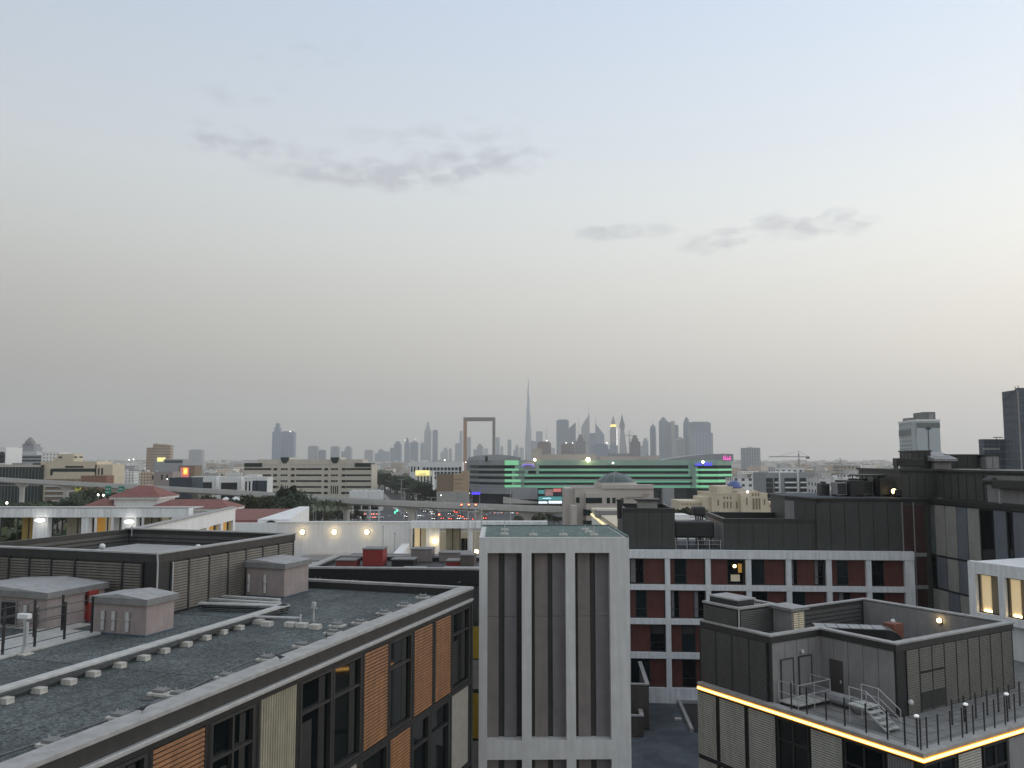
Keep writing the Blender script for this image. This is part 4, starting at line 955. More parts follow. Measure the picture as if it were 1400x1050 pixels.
for z_ in (1.25, .85, .45): m.tube((5.6, 2.02, z_), (16.1, 2.02, z_), .010, 5)
m.build('wire', 'dark_metal', t)
for px, py, la in ((1253, 979, 'white lamp head on a black post near the corner of the terrace railing'), (1320, 963, 'white lamp head on the terrace railing, middle of the right side'), (1376, 949, 'white lamp head on the terrace railing nearest the right edge')):
    q = FD.at_z(px, py, 1.45)
    t = thing('terrace_lamp', la, 'lamp', FD.w(q.x, q.y, .04), FD.rz, 'white lamps on the terrace railing')
    MB().box(-.03, .03, -.03, .03, 0, 1.35).build('post', 'black_metal', t); MB().ball((0, 0, 1.42), .12, 8, .6).build('head', 'lamp_dim', t)
q = FD.at_y(1241, 959, PY0)
t = thing('wall_lamp', 'round white lamp on the black corner of the penthouse', 'lamp', FD.w(q.x, PY0-.06, q.z), FD.rz)
MB().box(-.08, .08, -.04, 0, -.08, .08).build('back_plate', 'dark_metal', t); MB().ball((0, -.12, 0), .14, 10).build('globe', 'white_plastic', t)
q = FD.at_y(1145, 896, LY0)
t = thing('wall_lamp', 'small unlit lamp above the right-hand grey door of the penthouse', 'lamp', FD.w(2.75, LY0-.05, 2.75), FD.rz)
MB().box(-.12, .12, -.12, 0, -.06, .06).build('back_plate', 'galv', t); MB().ball((0, -.12, -.08), .08, 8).build('globe', 'white_plastic', t)
# ================================================================= podium roof, brown boxes
pod = MB().box(-14, 75, -60, -.2, -.6, 0).build('podium_roof', 'podium_gravel', None, FC.w(0, 0, -14.75), FC.rz)
tag(pod, 'dark gravel roof deck far below, between the pale tower and the lit block', 'roof')
q = FC.at_z(888, 998, -14.75)
def open_box(label, x1, y0, w, d, h, wm='wood_dark'):
    t = thing('screen_box', label, 'screen', FC.w(x1, y0, -14.75), FC.rz)
    MB().box(-w, 0, 0, .2, 0, h-.12).box(-.2, 0, .2, d, 0, h-.12).box(-w, -w+.2, .2, d, 0, h-.12).build('wall', wm, t)
    MB().box(-w, .06, -.06, .3, h-.12, h).box(-.3, .06, .3, d, h-.12, h).build('coping', 'coping', t)
    for i in range(3): MB().box(-(i+1)*w/3+.03, -i*w/3-.03, -.04, 0, .1, h-.3).build('cladding_panel', wm, t)
open_box('tall brown clad open-topped screen against the right side of the pale tower', q.x, q.y, 4.5, max(2, -q.y-.1), FC.at_y(888, 935, q.y).z+14.75)
q2 = FC.at_z(880, 1008, -14.75)
open_box('lower brown clad open-topped screen in front of the taller one', q2.x, q2.y, 4, q.y-q2.y-.1, FC.at_y(880, 978, q2.y).z+14.75)
q = FC.at_z(926, 961, -14.75)
t = thing('roof_kerb', 'low pale kerb around a sunken opening of the podium roof', 'roof kerb', FC.w(q.x, q.y, -14.75), FC.rz)
MB().box(0, 8, -.3, 0, 0, .35).box(0, .3, -9, -.3, 0, .35).build('kerb', 'coping', t); MB().box(.3, 8, -9, -.3, .01, .03).build('opening', 'black_metal', t)
for px, py in ((905, 955), (927, 984)):
    q = FC.at_z(px, py, -14.75); o = MB().box(-.3, .3, -.2, .2, 0, .15).build('anchor_pad', 'block_conc', None, FC.w(q.x, q.y, -14.75), FC.rz)
    tag(o, 'small pale pad on the dark podium roof', 'anchor pad', 'pads on the podium roof')
# ================================================================= I: dark roof behind A
FI = Fr(pw(655, 777, 58), -4)
t = thing('service_block', 'dark roofed service block behind the gravel roof, its yellow panels showing beside the pale tower', 'building', FI.o, FI.rz)
xl = FI.at_z(412, 777, 0).x
MB().box(xl, .3, .2, 13, -26.6, -.5).build('wall', 'clad_dark', t)
m = MB().box(xl, .3, -.1, .35, -.12, 0).box(xl, xl+.5, .35, 7, -.12, 0).box(xl, .3, 7, 7.3, -.12, 0); m.build('coping', 'coping', t)
m = MB().box(xl, .3, -.05, .3, -1.1, -.12).box(xl, xl+.4, .35, 7, -1.1, -.12).box(xl, .3, 7.02, 7.25, -1.1, -.12); m.build('fascia_band', 'black_metal', t)
MB().box(xl+.4, .2, .3, 7, -.5, -.38).build('roof', 'recess_dark', t)
for za, zb_, k in ((-3.6, -1.2, 'clad_dark'), (-6.0, -3.9, 'yellow_panel'), (-8.0, -6.1, 'beige_panel'), (-11.2, -8.3, 'yellow_panel'), (-13.4, -11.4, 'beige_panel'), (-16.6, -13.7, 'yellow_panel'), (-22, -16.8, 'clad_grey')):
    MB().box(-.95, .3, .08, .2, za, zb_).box(-5, -1.0, .1, .2, za, zb_).build('facade_panel', k, t)
MB().box(xl+6.4, xl+8.0, .6, 2.6, -.38, -.22).box(xl+9.3, xl+12.6, .5, 2.6, -.38, -.2).build('roof_deck', 'lid_grey', t)
def ibox(name, label, px0, px1, pyt, pyb, mt_, cat='box', d=1.5, cap=None):
    q = FI.at_z((px0+px1)/2, pyb, -.38); w = (px1-px0)/F*(FI.w(q.x, q.y).y); h = (pyb-pyt)/F*FI.w(q.x, q.y).y
    t = thing(name, label, cat, FI.w(q.x, q.y, -.38), FI.rz)
    MB().box(-w/2, w/2, 0, d, 0, h).build('casing', mt_, t, bevel=.03); MB().box(-w/2-.05, w/2+.05, -.05, d+.05, h, h+.07).build('cap', cap or 'cap_grey', t)
ibox('red_plant_box', 'tall red plant box on the dark roof behind the gravel roof', 495.5, 523, 752, 774, 'red_box')
ibox('red_plant_box', 'low rust red plant box left of the tall one', 459, 485.5, 767, 775, mat('red2', (.2, .05, .04), .7))
ibox('red_plant_box', 'flat dark red plant box near the right end of the dark roof', 610, 630, 768, 775, 'red_box')
ibox('rooftop_unit', 'black rooftop unit right of the tall red box', 535, 565, 766, 774, 'black_metal', 'rooftop unit')
ibox('roof_screen', 'grey louvred screen box behind the dark roof beside the lit white columns', 562, 590, 752, 768, 'panel_warm', 'screen')
ibox('roof_screen', 'long low grey screen at the right end of the dark roof', 600, 640, 757, 768, 'panel_warm', 'screen')
ibox('roof_screen', 'brown slatted box against the left edge of the pale tower', 629, 648, 760, 777, 'wood_dark', 'screen')
# ================================================================= white compound just behind
foot = []       # occupied ground (x0, x1, y0, y1)
def blk_(name, label, cat, px0, px1, yt, d, dep, wall, rz=0, zb=0, group=None, roof='roof_tan', par=.6, up=None):
    """a building whose front stands at depth d between two photo columns"""
    x0, x1 = px_x(px0, d), px_x(px1, d); zt = zat(yt, d) if up is None else up
    t = thing(name, label, cat, (x0, d, zb), R(rz), group); w = x1-x0; h = zt-zb
    MB().box(0, w, 0, dep, 0, h).build('wall', wall, t)
    if par: 
        q = .35; m = MB().box(-.1, w+.1, -.1, q, h, h+par).box(-.1, q, q, dep, h, h+par).box(w-q, w+.1, q, dep, h, h+par).box(q, w-q, dep-q, dep, h, h+par); m.build('parapet', wall, t)
        MB().box(q, w-q, q, dep-q, h, h+.1).build('roof', roof, t)
    foot.append((x0-4, x1+4, d-4, d+dep+4))
    S = lambda px: px_x(px, d)-x0; Z = lambda py: zat(py, d)-zb
    return t, w, h, S, Z
def wins(t, rects, mt_='glass_green', out=.12, name='window'):
    for (a, b, z0, z1) in rects: MB().box(a, b, -out, .1, z0, z1).build(name, mt_, t)
# J : white wall with three round lamps
t, w, h, S, Z = blk_('white_block', 'long white building with three glowing round wall lamps, behind the red plant box', 'building', 380, 563, 714.5, 100, 1.1, 'white_wall', zb=zat(757, 100), par=.1, roof='roof_white')
jz = zat(757, 100); base = zat(757, 100)
MB().box(0, w, 0, 1.1, -24, 0).build('lower_wall', 'white_wall', t)
for px, la in ((413.5, 'left round lamp glowing on the long white wall'), (457, 'middle round lamp glowing on the long white wall'), (501.5, 'right round lamp glowing on the long white wall, above the red plant box')):
    q = pw(px, 727.5, 99.8); o = thing('wall_lamp', la, 'lamp', q, 0, 'round lamps on the long white wall')
    MB().tube((0, .2, 0), (0, 0, 0), .28, 14).build('housing', 'white_plastic', o); MB().ball((0, -.12, 0), .25, 12).build('globe', 'lamp_warm', o)
t = thing('terrace', 'pale curved terrace lit by the round lamps at the foot of the long white wall', 'terrace', (px_x(380, 86), 86, base-3), 0)
MB().box(0, 22, -12, 13.9, 2.7, 3).build('floor', mat('terrace', (.36, .33, .28), .35, var=.1, scale=.5), t)
MB().prism([(px_x(470, 97)-px_x(380, 86)+2.2*cos(a)*1, 9+2.6*sin(a)) for a in [pi*k/8-pi/2 for k in range(9)]]+[(0, 11.6), (0, 6.4)], 3.0, 3.12).build('canopy_edge', 'cap_grey', t)
# small masts in front of the wall
for px, yt, yb, d, la in ((525, 719, 757, 98, 'thin mast against the white wall, left of the handrail'), (541, 729, 757, 97, 'short thin mast beside the white handrail')):
    o = thing('mast', la, 'mast', (px_x(px, d), d, zat(yb, d))); hh = zat(yt, d)-zat(yb, d)
    MB().tube((0, 0, 0), (0, 0, hh), .07, 6).build('pole', 'galv', o); MB().ball((0, 0, hh), .14, 6).build('tip', 'galv', o)
t = thing('ramp_wall', 'white sloping parapet wall going up to the long white building', 'wall', pw(531, 766, 84))
q0 = pw(531, 764, 84)-t.location; q1 = pw(550, 743, 99)-t.location
MB().hexa([(q0.x, 0, -3), (q0.x+.9, 0, -3), (q1.x+.9, q1.y, -3), (q1.x, q1.y, -3), (q0.x, 0, q0.z), (q0.x+.9, 0, q0.z), (q1.x+.9, q1.y, q1.z), (q1.x, q1.y, q1.z)]).build('wall', 'white_wall', t)
# K: white colonnade right of it
d = 99
t = thing('colonnade', 'white columned gallery with lit cream curtains and a glowing lamp, behind the pale tower', 'building', (px_x(563, d), d, zat(765, d)))
S = lambda px: px_x(px, d)-t.location.x; Z = lambda py: zat(py, d)-t.location.z
MB().box(S(563), S(748), -.4, .8, Z(722), Z(712.5)).build('beam', 'white_frame', t)
MB().box(S(563), S(740), .8, 1.9, Z(715), Z(714)).build('roof', 'roof_white', t)
for a, b in ((583.5, 601.5), (641, 646), (700, 712)): MB().box(S(a), S(b), -.1, .8, 0, Z(722)).build('column', 'white_frame', t)
for a, b, k in ((566, 574, 'curtain_cream'), (574.6, 582, 'lit_cream'), (609, 618, 'beige_rib'), (619, 628, 'beige_rib')):
    MB().box(S(a), S(b), 1.4, 1.5, 0, Z(722.5)).build('curtain', k, t)
m = MB()
for a in (565, 574.3, 583, 618.5, 628.5, 640): m.box(S(a), S(a)+.12, .5, .6, 0, Z(722))
m.build('glazing_bar', 'dark_metal', t)
MB().box(S(563), S(700), 4.6, 4.9, 0, Z(731)).build('rear_wall', 'cream_wall', t)
for a, b in ((628, 633), (634, 637.5)): MB().box(S(a), S(b), 4.4, 4.6, .6, Z(741)).build('rear_window', 'glass', t)
MB().box(S(563), S(748), -.4, 5, -20, 0).build('base', 'white_wall', t)
o = thing('wall_lamp', 'glowing lamp on the white column of the gallery', 'lamp', pw(594.5, 739.5, d-.3)); MB().box(-.1, .1, 0, .25, -.15, .15).build('bracket', 'galv', o); MB().ball((0, -.12, 0), .25, 12).build('globe', 'lamp_warm', o)
for i, (px, yt, la) in enumerate([(640.5, 700, 'pale lattice-like mast with twin lamps standing before the lit gallery'), (650, 694, 'tall grey street pole rising behind the service block'), (658.5, 697, 'tall grey street pole right beside the pale tower')]):
    d_ = 92; o = thing('street_pole', la, 'street pole', (px_x(px, d_), d_, zat(775, d_))); hh = zat(yt, d_)-zat(775, d_)
    MB().tube((0, 0, -6), (0, 0, hh), .10, 8, .06).build('pole', 'galv', o); MB().tube((0, 0, hh), (.9, -.4, hh+.12), .05, 6).box(.8, 1.2, -.5, -.3, hh+.05, hh+.17).build('lamp_arm', 'galv', o)
for px, py, la in ((651.5, 754, 'upper small yellow light low beside the pale tower'), (651.5, 761, 'lower small yellow light beside the pale tower')):
    o = thing('lamp', la, 'lamp', pw(px, py, 88)); MB().tube((0, 0, -4), (0, 0, -.2), .05, 6).build('post', 'galv', o); MB().ball((0, 0, 0), .22, 8).build('globe', 'lamp_spot', o)
# L: colonnade left
d = 95
t = thing('colonnade', 'long white columned gallery at the left with yellow curtains, behind the louvred plant enclosure', 'building', (px_x(-60, d), d, zat(758, d)))
S = lambda px: px_x(px, d)-t.location.x; Z = lambda py: zat(py, d)-t.location.z
MB().box(0, S(262), -.45, .9, Z(707), Z(694.5)).build('beam', 'white_frame', t)
MB().box(0, S(262), -.5, 1.0, Z(694.5), Z(693.5)).build('beam_cap', 'coping', t)
MB().box(0, S(262), .9, 4.2, Z(696), Z(695)).build('roof', 'roof_white', t)
for a, b in ((-10, 0), (51, 71), (116.5, 126), (172, 191)): MB().box(S(a), S(b), -.3, .8, 0, Z(707)).build('column', 'white_frame', t)
for a, b, k in ((24, 38, 'curtain_yellow'), (38.6, 51, 'curtain_yellow'), (85.5, 104.5, 'beige_rib'), (105, 115, 'maroon'), (127, 138, 'curtain_orange'), (138.5, 146, 'lit_cream'), (150, 162, 'white_wall'), (192, 206, 'beige_rib'), (206.5, 216, 'beige_rib'), (216.5, 231, 'lit_cream')):
    MB().box(S(a), S(b), 1.5, 1.6, 0, Z(708)).build('curtain', k, t)
m = MB()
for a in (0, 23, 38.3, 71, 84, 105, 126.5, 146, 163, 191, 206, 216, 231): m.box(S(a), S(a)+.13, .6, .7, 0, Z(707))
m.box(S(-40), S(240), .6, .7, Z(708), Z(707)); m.build('glazing_bar', 'dark_metal', t)
MB().box(0, S(262), -.4, 4, -21, 0).build('base', 'white_wall', t)
for px, py, la in ((57, 711, 'oval white lamp glowing on the left column of the long gallery'), (178.5, 713, 'oval white lamp glowing on the right column of the long gallery')):
    o = thing('wall_lamp', la, 'lamp', pw(px, py, d-.5), 0, 'oval lamps on the long gallery'); MB().box(-.35, .35, -.12, .2, -.12, .22).build('housing', 'white_plastic', o); MB().lathe([(.1, -.2), (.42, -.1), (.45, .05), (.3, .14)], 14, (0, -.35, 0), 1.15).build('diffuser', 'lamp_white', o)
# M: angled wing
d0, d1 = 66.0, 97.5
p0, p1 = pw(190, 721.5, d0), pw(322, 694, d1); p0.z = p1.z = p1.z
p0 = Vector((px_x(185, d0), d0, p1.z)); dirv = (p1-p0); LM = dirv.length
t = thing('angled_wing', 'cream lit white wing with sloping outline and orange curtained windows, right of the long gallery', 'building', p0, atan2(dirv.y, dirv.x))
mm = MB().box(0, LM, 0, .5, -1.35, 0).box(LM-.9, LM, 0, .5, -22, -1.35).box(0, LM-17, 0, .5, -22, -1.35)
for k in (5.2, 10.6): mm.box(LM-.9-k, LM-.9-k+.9, 0, .5, -22, -1.35)
mm.build('wall', 'white_wall', t)
MB().box(0, LM, .5, 3, -2.6, -2.2).box(0, LM, 2.6, 3, -22, -2.6).build('rear_wall', 'white_wall', t)
MB().box(-.1, LM+.1, -.12, .6, 0, .12).build('coping', 'coping', t)
for k in range(3):
    a = LM-.9-(k+1)*5.3+.85
    for j, c_ in enumerate(('glass', 'curtain_orange', 'curtain_orange', 'glass', 'curtain_yellow')):
        MB().box(a+j*.88+.03, a+(j+1)*.88-.03, .25, .35, -6, -1.38).build('window', c_, t)
# red tiled roofs
def hip(name, label, px0, px1, ye, yr, d, dep, rl=.35, walls=None, wh=8, overh=.5):
    x0, x1 = px_x(px0, d), px_x(px1, d); ze, zr = zat(ye, d), zat(yr, d+dep/2); w = x1-x0
    t = thing(name, label, 'pavilion', (x0, d, ze-wh)); 
    ins = overh*2
    if walls: MB().box(ins*.7, w-ins*.7, ins*.7, dep-ins*.7, 0, wh-.3).build('wall', walls, t)
    MB().box(ins*.2, w-ins*.2, ins*.2, dep-ins*.2, wh-.35, wh).build('cornice', 'white_wall', t)
    h = zr-ze; a = [(0, 0, wh), (w, 0, wh), (w, dep, wh), (0, dep, wh)]; r0, r1 = (w*rl, dep/2, wh+h), (w*(1-rl), dep/2, wh+h)
    MB().q(a[0], a[1], r1, r0).q(a[1], a[2], r1).q(a[2], a[3], r0, r1).q(a[3], a[0], r0).q(a[3], a[2], a[1], a[0]).build('tiled_roof', 'red_tile', t)
    return t
hip('pavilion', 'white pavilion tower with a red tiled hip roof rising between two lower red roofs', 148.5, 220.5, 679.5, 663.5, 128, 8, .38, 'white_wall', 9)
hip('pavilion', 'small red tiled hip roof left of the pavilion tower', 106, 158, 695.5, 681.5, 127, 7, .4, 'white_wall', 7)
hip('pavilion', 'long red tiled hip roof right of the pavilion tower', 199, 315, 695.5, 682.5, 126, 8, .2, 'white_wall', 7)
q0 = pw(322, 711, 112); t = thing('tiled_hall', 'red tiled sloping roof with a white gable end, right of the cream wing', 'building', (q0.x, 112, q0.z))
w = px_x(355, 112)-q0.x; hz = zat(695.5, 122)-q0.z; w2 = px_x(398, 112)-q0.x
MB().hexa([(-3, 0, -.3), (w, 0, -.3), (w+3.2, 10, hz-.3), (-3, 10, hz-.3), (-3, 0, 0), (w, 0, 0), (w+3.2, 10, hz), (-3, 10, hz)]).build('tiled_roof', 'red_tile', t)
MB().hexa([(w, -.3, -15), (w2, -.3, -15), (w2, 10.5, -15), (w+3, 10.5, -15), (w, -.3, .1), (w2, -.3, .1), (w2, 10.5, hz+.3), (w+2.8, 10.5, hz+.3)]).build('gable', 'white_wall', t)
MB().box(-3, w2, -.5, 0, -15, -.3).build('wall', 'white_wall', t); MB().box(0, 6, -.62, -.5, -2.4, -1.7).build('pipe_rack', 'pipe_grey', t)
MB().tube((w2-2.4, -.34, -.9), (w2-2.4, -.28, -.9), .9, 14).build('arched_opening', 'black_metal', t)
# ================================================================= domed building Q, sign building R, mosque-like S
t, w, h, S, Z = blk_('domed_building', 'beige building with teal windows and a shallow grey glass dome, before the green-lit block', 'building', 786, 893, 668, 330, 26, 'pale_wall', par=.5)
MB().box(S(773), S(786), 3, 22, 0, Z(668)).box(S(779), S(786), -8, 3, 0, Z(690)).build('side_wing', 'pale_wall', t)
MB().box(S(800), S(842), -3, 0, 0, Z(674)).build('front_bay', 'pale_wall', t)
MB().box(S(822), S(893), -.8, 4, Z(668), Z(662.5)).build('upper_wall', 'pale_wall', t)
wins(t, [(S(787.2), S(792), Z(687.5), Z(680)), (S(847.6), S(852), Z(688), Z(681))])
for a, b, y0, y1 in ((799.6, 821.5, 680, 687.5), (828, 832.3, 680, 687.5), (835.5, 839.8, 680, 687.5), (796.5, 809, 696, 704), (796.5, 809, 711, 719)):
    MB().box(S(a), S(b), -3.15, -2.9 if a > 799 else .1, Z(y1), Z(y0)).build('window', 'glass_green', t)
m = MB()
for k in range(9): m.box(S(855)+k*.75, S(855)+k*.75+.45, -.95, -.8, Z(681.5), Z(679))
for k in range(3): m.box(S(877)+k*.2, S(888)-k*.5, -.95, -.8, Z(675.5)-k*.5, Z(675)-k*.5)
m.build('lettering', 'tan_dark', t, label='worn brown lettering on the beige wall')
cx_ = S(846.5); rr = 27.5/F*345
m = MB().lathe([(rr+.6, 0), (rr+.6, .8), (rr, .9), (rr, 1.4)], 28, (cx_, 12, Z(664.5)-.2)); m.build('drum', 'pale_wall', t)
dz = Z(665)+1.0; R2 = rr*1.25; a0 = math.asin(rr/R2)
pr = [(max(R2*sin(a0*(1-k/6)), .02), R2*(cos(a0*(1-k/6))-cos(a0))) for k in range(7)]
dm = MB().lathe(pr, 28, (cx_, 12, dz)).build('dome', 'teal_dome', t)
m = MB()
for k in range(14):
    a = 2*pi*k/14
    for (r0, z0), (r1, z1) in zip(pr, pr[1:]): m.tube((cx_+r0*cos(a), 12+r0*sin(a), dz+z0+.03), (cx_+r1*cos(a), 12+r1*sin(a), dz+z1+.03), .10, 4)
m.build('rib', 'pipe_grey', dm)
MB().lathe([(.5, 0), (.4, .6), (.05, 1.2)], 10, (cx_, 12, dz+pr[-1][1])).build('finial', 'pipe_grey', t)
a, b = pw(809, 697, 205), Vector((px_x(842, 150), 150, 0)); b.z = a.z; dv = a-b; LR = Vector((dv.x, dv.y)).length
t = thing('shop_building', 'low white shop building with lit cove lights and a blue sign, above the pale tower', 'shop', (b.x, b.y, 0), atan2(dv.y, dv.x))
hr = a.z
MB().box(-2, LR, -14, 0, 0, hr-.2).build('wall', 'white_wall', t)
MB().box(-2, LR+.2, -14, .25, hr-.2, hr+.5).build('parapet', 'cream_wall', t)
mat('cove_lit', (.9, .8, .5), .5, var=0, emit=(1, .82, .45), es=.9)
for k in range(16): MB().box(k*3.4+1, k*3.4+3.2, .05, .35, hr-1.2, hr-.8).build('cove_light', 'cove_lit', t)
sg = MB().box(20, 34, .3, .45, hr-4.6, hr-1.6).build('sign', 'white_plastic', t); m = MB()
for k in range(6): m.box(21+k*2.1, 22.4+k*2.1, .45, .5, hr-3.9, hr-2.3+(.3 if k % 2 else 0))
m.build('lettering', 'blue_sign', sg)
blk = thing('rooftop_unit', 'pale box of rooftop plant on the shop building roof', 'rooftop unit', (px_x(833, 178), 178, hr-.2)); MB().box(-2.6, 3, 0, 6, 0, 1.6).build('casing', 'clad_beige', blk); MB().louver(((-2.6, 0), (1, 0), (0, -1)), .2, 5.4, .2, 1.4, .3, .08).build('grille', 'pipe_grey', blk)
# mosque-like building
t, w, h, S, Z = blk_('domed_hall', 'cream arched building with a small blue dome, right of the green-lit block', 'building', 972, 1048, 676, 262, 20, 'cream_wall', par=.4)
MB().box(S(930), S(972), 2, 16, 0, Z(685.5)).box(S(960), S(974), 1, 14, 0, Z(680)).box(S(1048), S(1096), 3, 12, 0, Z(687.5)).build('wing', 'cream_wall', t)
MB().box(S(985), S(1012), 4, 16, h, Z(665.5)).build('stepped_block', 'cream_wall', t)
P = [(S(1010), 0), (S(1048), 0), (S(1048), Z(686)), (S(1044), Z(680)), (S(1039), Z(675)), (S(1032), Z(670.5)), (S(1016), Z(671)), (S(1010), Z(676))]
m = MB(); n = len(P)
m.v = [(x, -1.6, z) for x, z in P]+[(x, 2, z) for x, z in P]; m.f = [tuple(range(n)), tuple(range(2*n-1, n-1, -1))]+[(i, (i+1) % n, n+(i+1) % n, n+i) for i in range(n)]; m.m = [0]*(n+2)
m.build('gable_front', 'cream_wall', t)
for px, wd, y0, y1, o_ in [(1018, .5, 680, 690, 1), (1026, .5, 674, 678, 1), (1030, .5, 674, 678, 1), (1034, .5, 674, 678, 1), (1027, .7, 681, 696, 1), (1031, .7, 681, 696, 1), (1035, .7, 681, 696, 1), (1042, .5, 682, 690, 1), (981, .5, 683, 691, 0), (989, .5, 679, 682, 0), (993.5, .5, 679, 682, 0), (998, .5, 679, 682, 0), (989, .5, 686, 695, 0), (993.5, .5, 686, 695, 0), (998, .5, 686, 695, 0), (1006, .5, 686, 695, 0)]:
    yy = -1.7 if o_ else -.1
    MB().box(S(px)-wd/2*.8, S(px)+wd/2*.8, yy, yy+.3, Z(y1), Z(y0)).build('window', 'tan_dark', t)
for k in range(11): MB().box(S(933)+k*.85, S(933)+k*.85+.32, 1.88, 2.1, Z(691), Z(688.5)).build('window', 'tan_dark', t)
for k in range(12): MB().box(S(1051)+k*.85, S(1051)+k*.85+.32, 2.88, 3.1, Z(694), Z(690.5)).build('window', 'tan_dark', t)
for px in (934, 940.5): MB().box(S(px)-.6, S(px)+.6, 1.8, 2.1, Z(706), Z(697)).build('arched_window', 'tan_dark', t)
rr = 10/F*268; m = MB().lathe([(rr*1.05, 0), (rr*1.05, .8)], 20, (S(1010.5), 6, Z(672))); m.build('drum', 'cream_wall', t)
MB().lathe([(max(rr*cos(a), .03), rr*sin(a)*1.02) for a in [pi/2*k/7 for k in range(8)]], 20, (S(1010.5), 6, Z(672)+.8)).build('dome', 'blue_dome', t, smooth=True)
for px, py, la in ((1022, 672.5, 'tiny light at the shoulder of the cream gable'), (1075.5, 686, 'bright light over the low cream wing beside dark trees')):
    o = thing('lamp', la, 'lamp', pw(px, py, 258)); MB().tube((0, 0, -3), (0, 0, -.3), .1, 6).build('post', 'galv', o); MB().ball((0, 0, 0), .33, 8).build('globe', 'lamp_far_white', o)
t, w, h, S, Z = blk_('small_house', 'small white flat house tucked between the two dark plant rooms', 'house', 924, 962, 711, 150, 8, 'white_wall', par=.3)
MB().box(S(926), S(944), 2, 7, h, Z(705)).build('upper_room', 'white_wall', t); wins(t, [(S(928), S(932), Z(722), Z(717)), (S(938), S(942.5), Z(722), Z(717))], 'tan_wall')
# ================================================================= P: big green-lit office block
pts = [(px_x(p, d_), d_) for p, d_ in ((638, 650), (643, 628), (655, 612), (672, 605), (690, 601), (722, 600), (943, 600), (958, 593), (980, 593), (1000, 602))]
pr_ = thing('green_office', 'very wide office block with dark ribbon windows and green-lit bands, below the skyline', 'building', (0, 600, 0))
loc = [(x, y-600) for x, y in pts]; xr = loc[-1][0]
body = loc+[(xr+3, 75), (loc[0][0]+2, 95)]
MB().prism(body, 14.2, 32.6).build('wall', 'glass_green', pr_)
low = [(x*.985+.5, y+6) for x, y in loc]+[(xr-2, 70), (loc[0][0]+4, 90)]
MB().prism(low, 0, 14.2).build('ground_storeys', 'glass_blue', pr_)
MB().prism([(x, y+.8) for x, y in body[:-2]]+body[-2:], 32.6, 32.8).build('roof', 'roof_tan', pr_)
def strip(i0, i1, z0, z1, off=.5, xs=None, P=loc):
    m = MB()
    for (x0, y0), (x1, y1) in zip(P, P[1:]):
        if xs:
            a, b = max(xs[0], x0), min(xs[1], x1)
            if b-a < .1: continue
            f = lambda x: y0+(y1-y0)*(x-x0)/(x1-x0); x0, y0, x1, y1 = a, f(a), b, f(b)
        n = Vector((y1-y0, -(x1-x0))).normalized()*off
        m.hexa([(x0+n.x, y0+n.y, z0), (x1+n.x, y1+n.y, z0), (x1, y1, z0), (x0, y0, z0), (x0+n.x, y0+n.y, z1), (x1+n.x, y1+n.y, z1), (x1, y1, z1), (x0, y0, z1)])
    return m
XX = lambda p: px_x(p, 600)
zs = [(33.4, 29.8), (27.5, 25.9), (23.8, 22.0), (19.9, 17.8), (16.0, 14.3)]
for z1, z0 in zs:
    strip(0, 0, z0, z1, .5, (loc[0][0], XX(690))).build('spandrel', 'grey_wall', pr_, label='grey wall band')
    strip(0, 0, z0, z1, .5, (XX(690), XX(944))).build('spandrel', 'spandrel', pr_)
    strip(0, 0, z0, z1, .5, (XX(944), xr)).build('spandrel', 'spandrel', pr_)
for a, b, z0, z1 in ((704, 733, 23.8, 33), (722, 737, 23.8, 30), (700, 717, 16, 27), (703, 717, 14.3, 24), (941, 948, 22, 30), (946, 952, 16, 29)): strip(0, 0, z0+.02, z1-.02, .42, (XX(a), XX(b))).build('wall_panel', 'spandrel', pr_)
strip(0, 0, 27.2, 33.3, .62, (XX(716), XX(733))).build('sign_panel', 'grey_wall', pr_)
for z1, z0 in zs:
    strip(0, 0, z0+.1, z1-.1, .62, (XX(690), XX(712 if z0 < 20 else 709))).build('glow_band', 'green_glow', pr_)  # glowing panels over the spandrels imitate their green light wash
for (z1, z0) in zs[1:]: strip(0, 0, z0+.1, z1-.1, .60, (XX(950), xr-.2)).build('glow_band', 'green_glow', pr_)
for (z1, z0) in zs[1:]: strip(0, 0, z0-.1, z0+.85, .62, (XX(738 if z0 > 22 else 717), XX(943))).build('glow_band', 'green_glow_dim', pr_)
m = strip(0, 0, 13.9, 14.3, .7, (XX(690), xr)); m.build('glow_band', 'green_glow_dim', pr_)
strip(0, 0, 9.5, 14.2, .3, (XX(643), XX(700))).build('wall_panel', 'grey_wall', pr_)
q = strip(0, 0, 0, 1, .3, (XX(692), XX(735))); 
MB().prism([(XX(700), -1.2), (XX(735), -1.2), (XX(735), 3), (XX(700), 3)], 6, 14.2).build('screen_wall', 'grey_wall', pr_)
MB().box(XX(905), XX(921), -.6, 5, 0, 14).build('wall_panel', 'grey_wall', pr_)
MB().hexa([(XX(688), -2, 3), (XX(735), -2, 3), (XX(735), 6, 3), (XX(688), 6, 3), (XX(688), -2, 7.5), (XX(735), -2, 4), (XX(735), 6, 4), (XX(688), 6, 7.5)]).build('podium_band', 'viaduct', pr_)
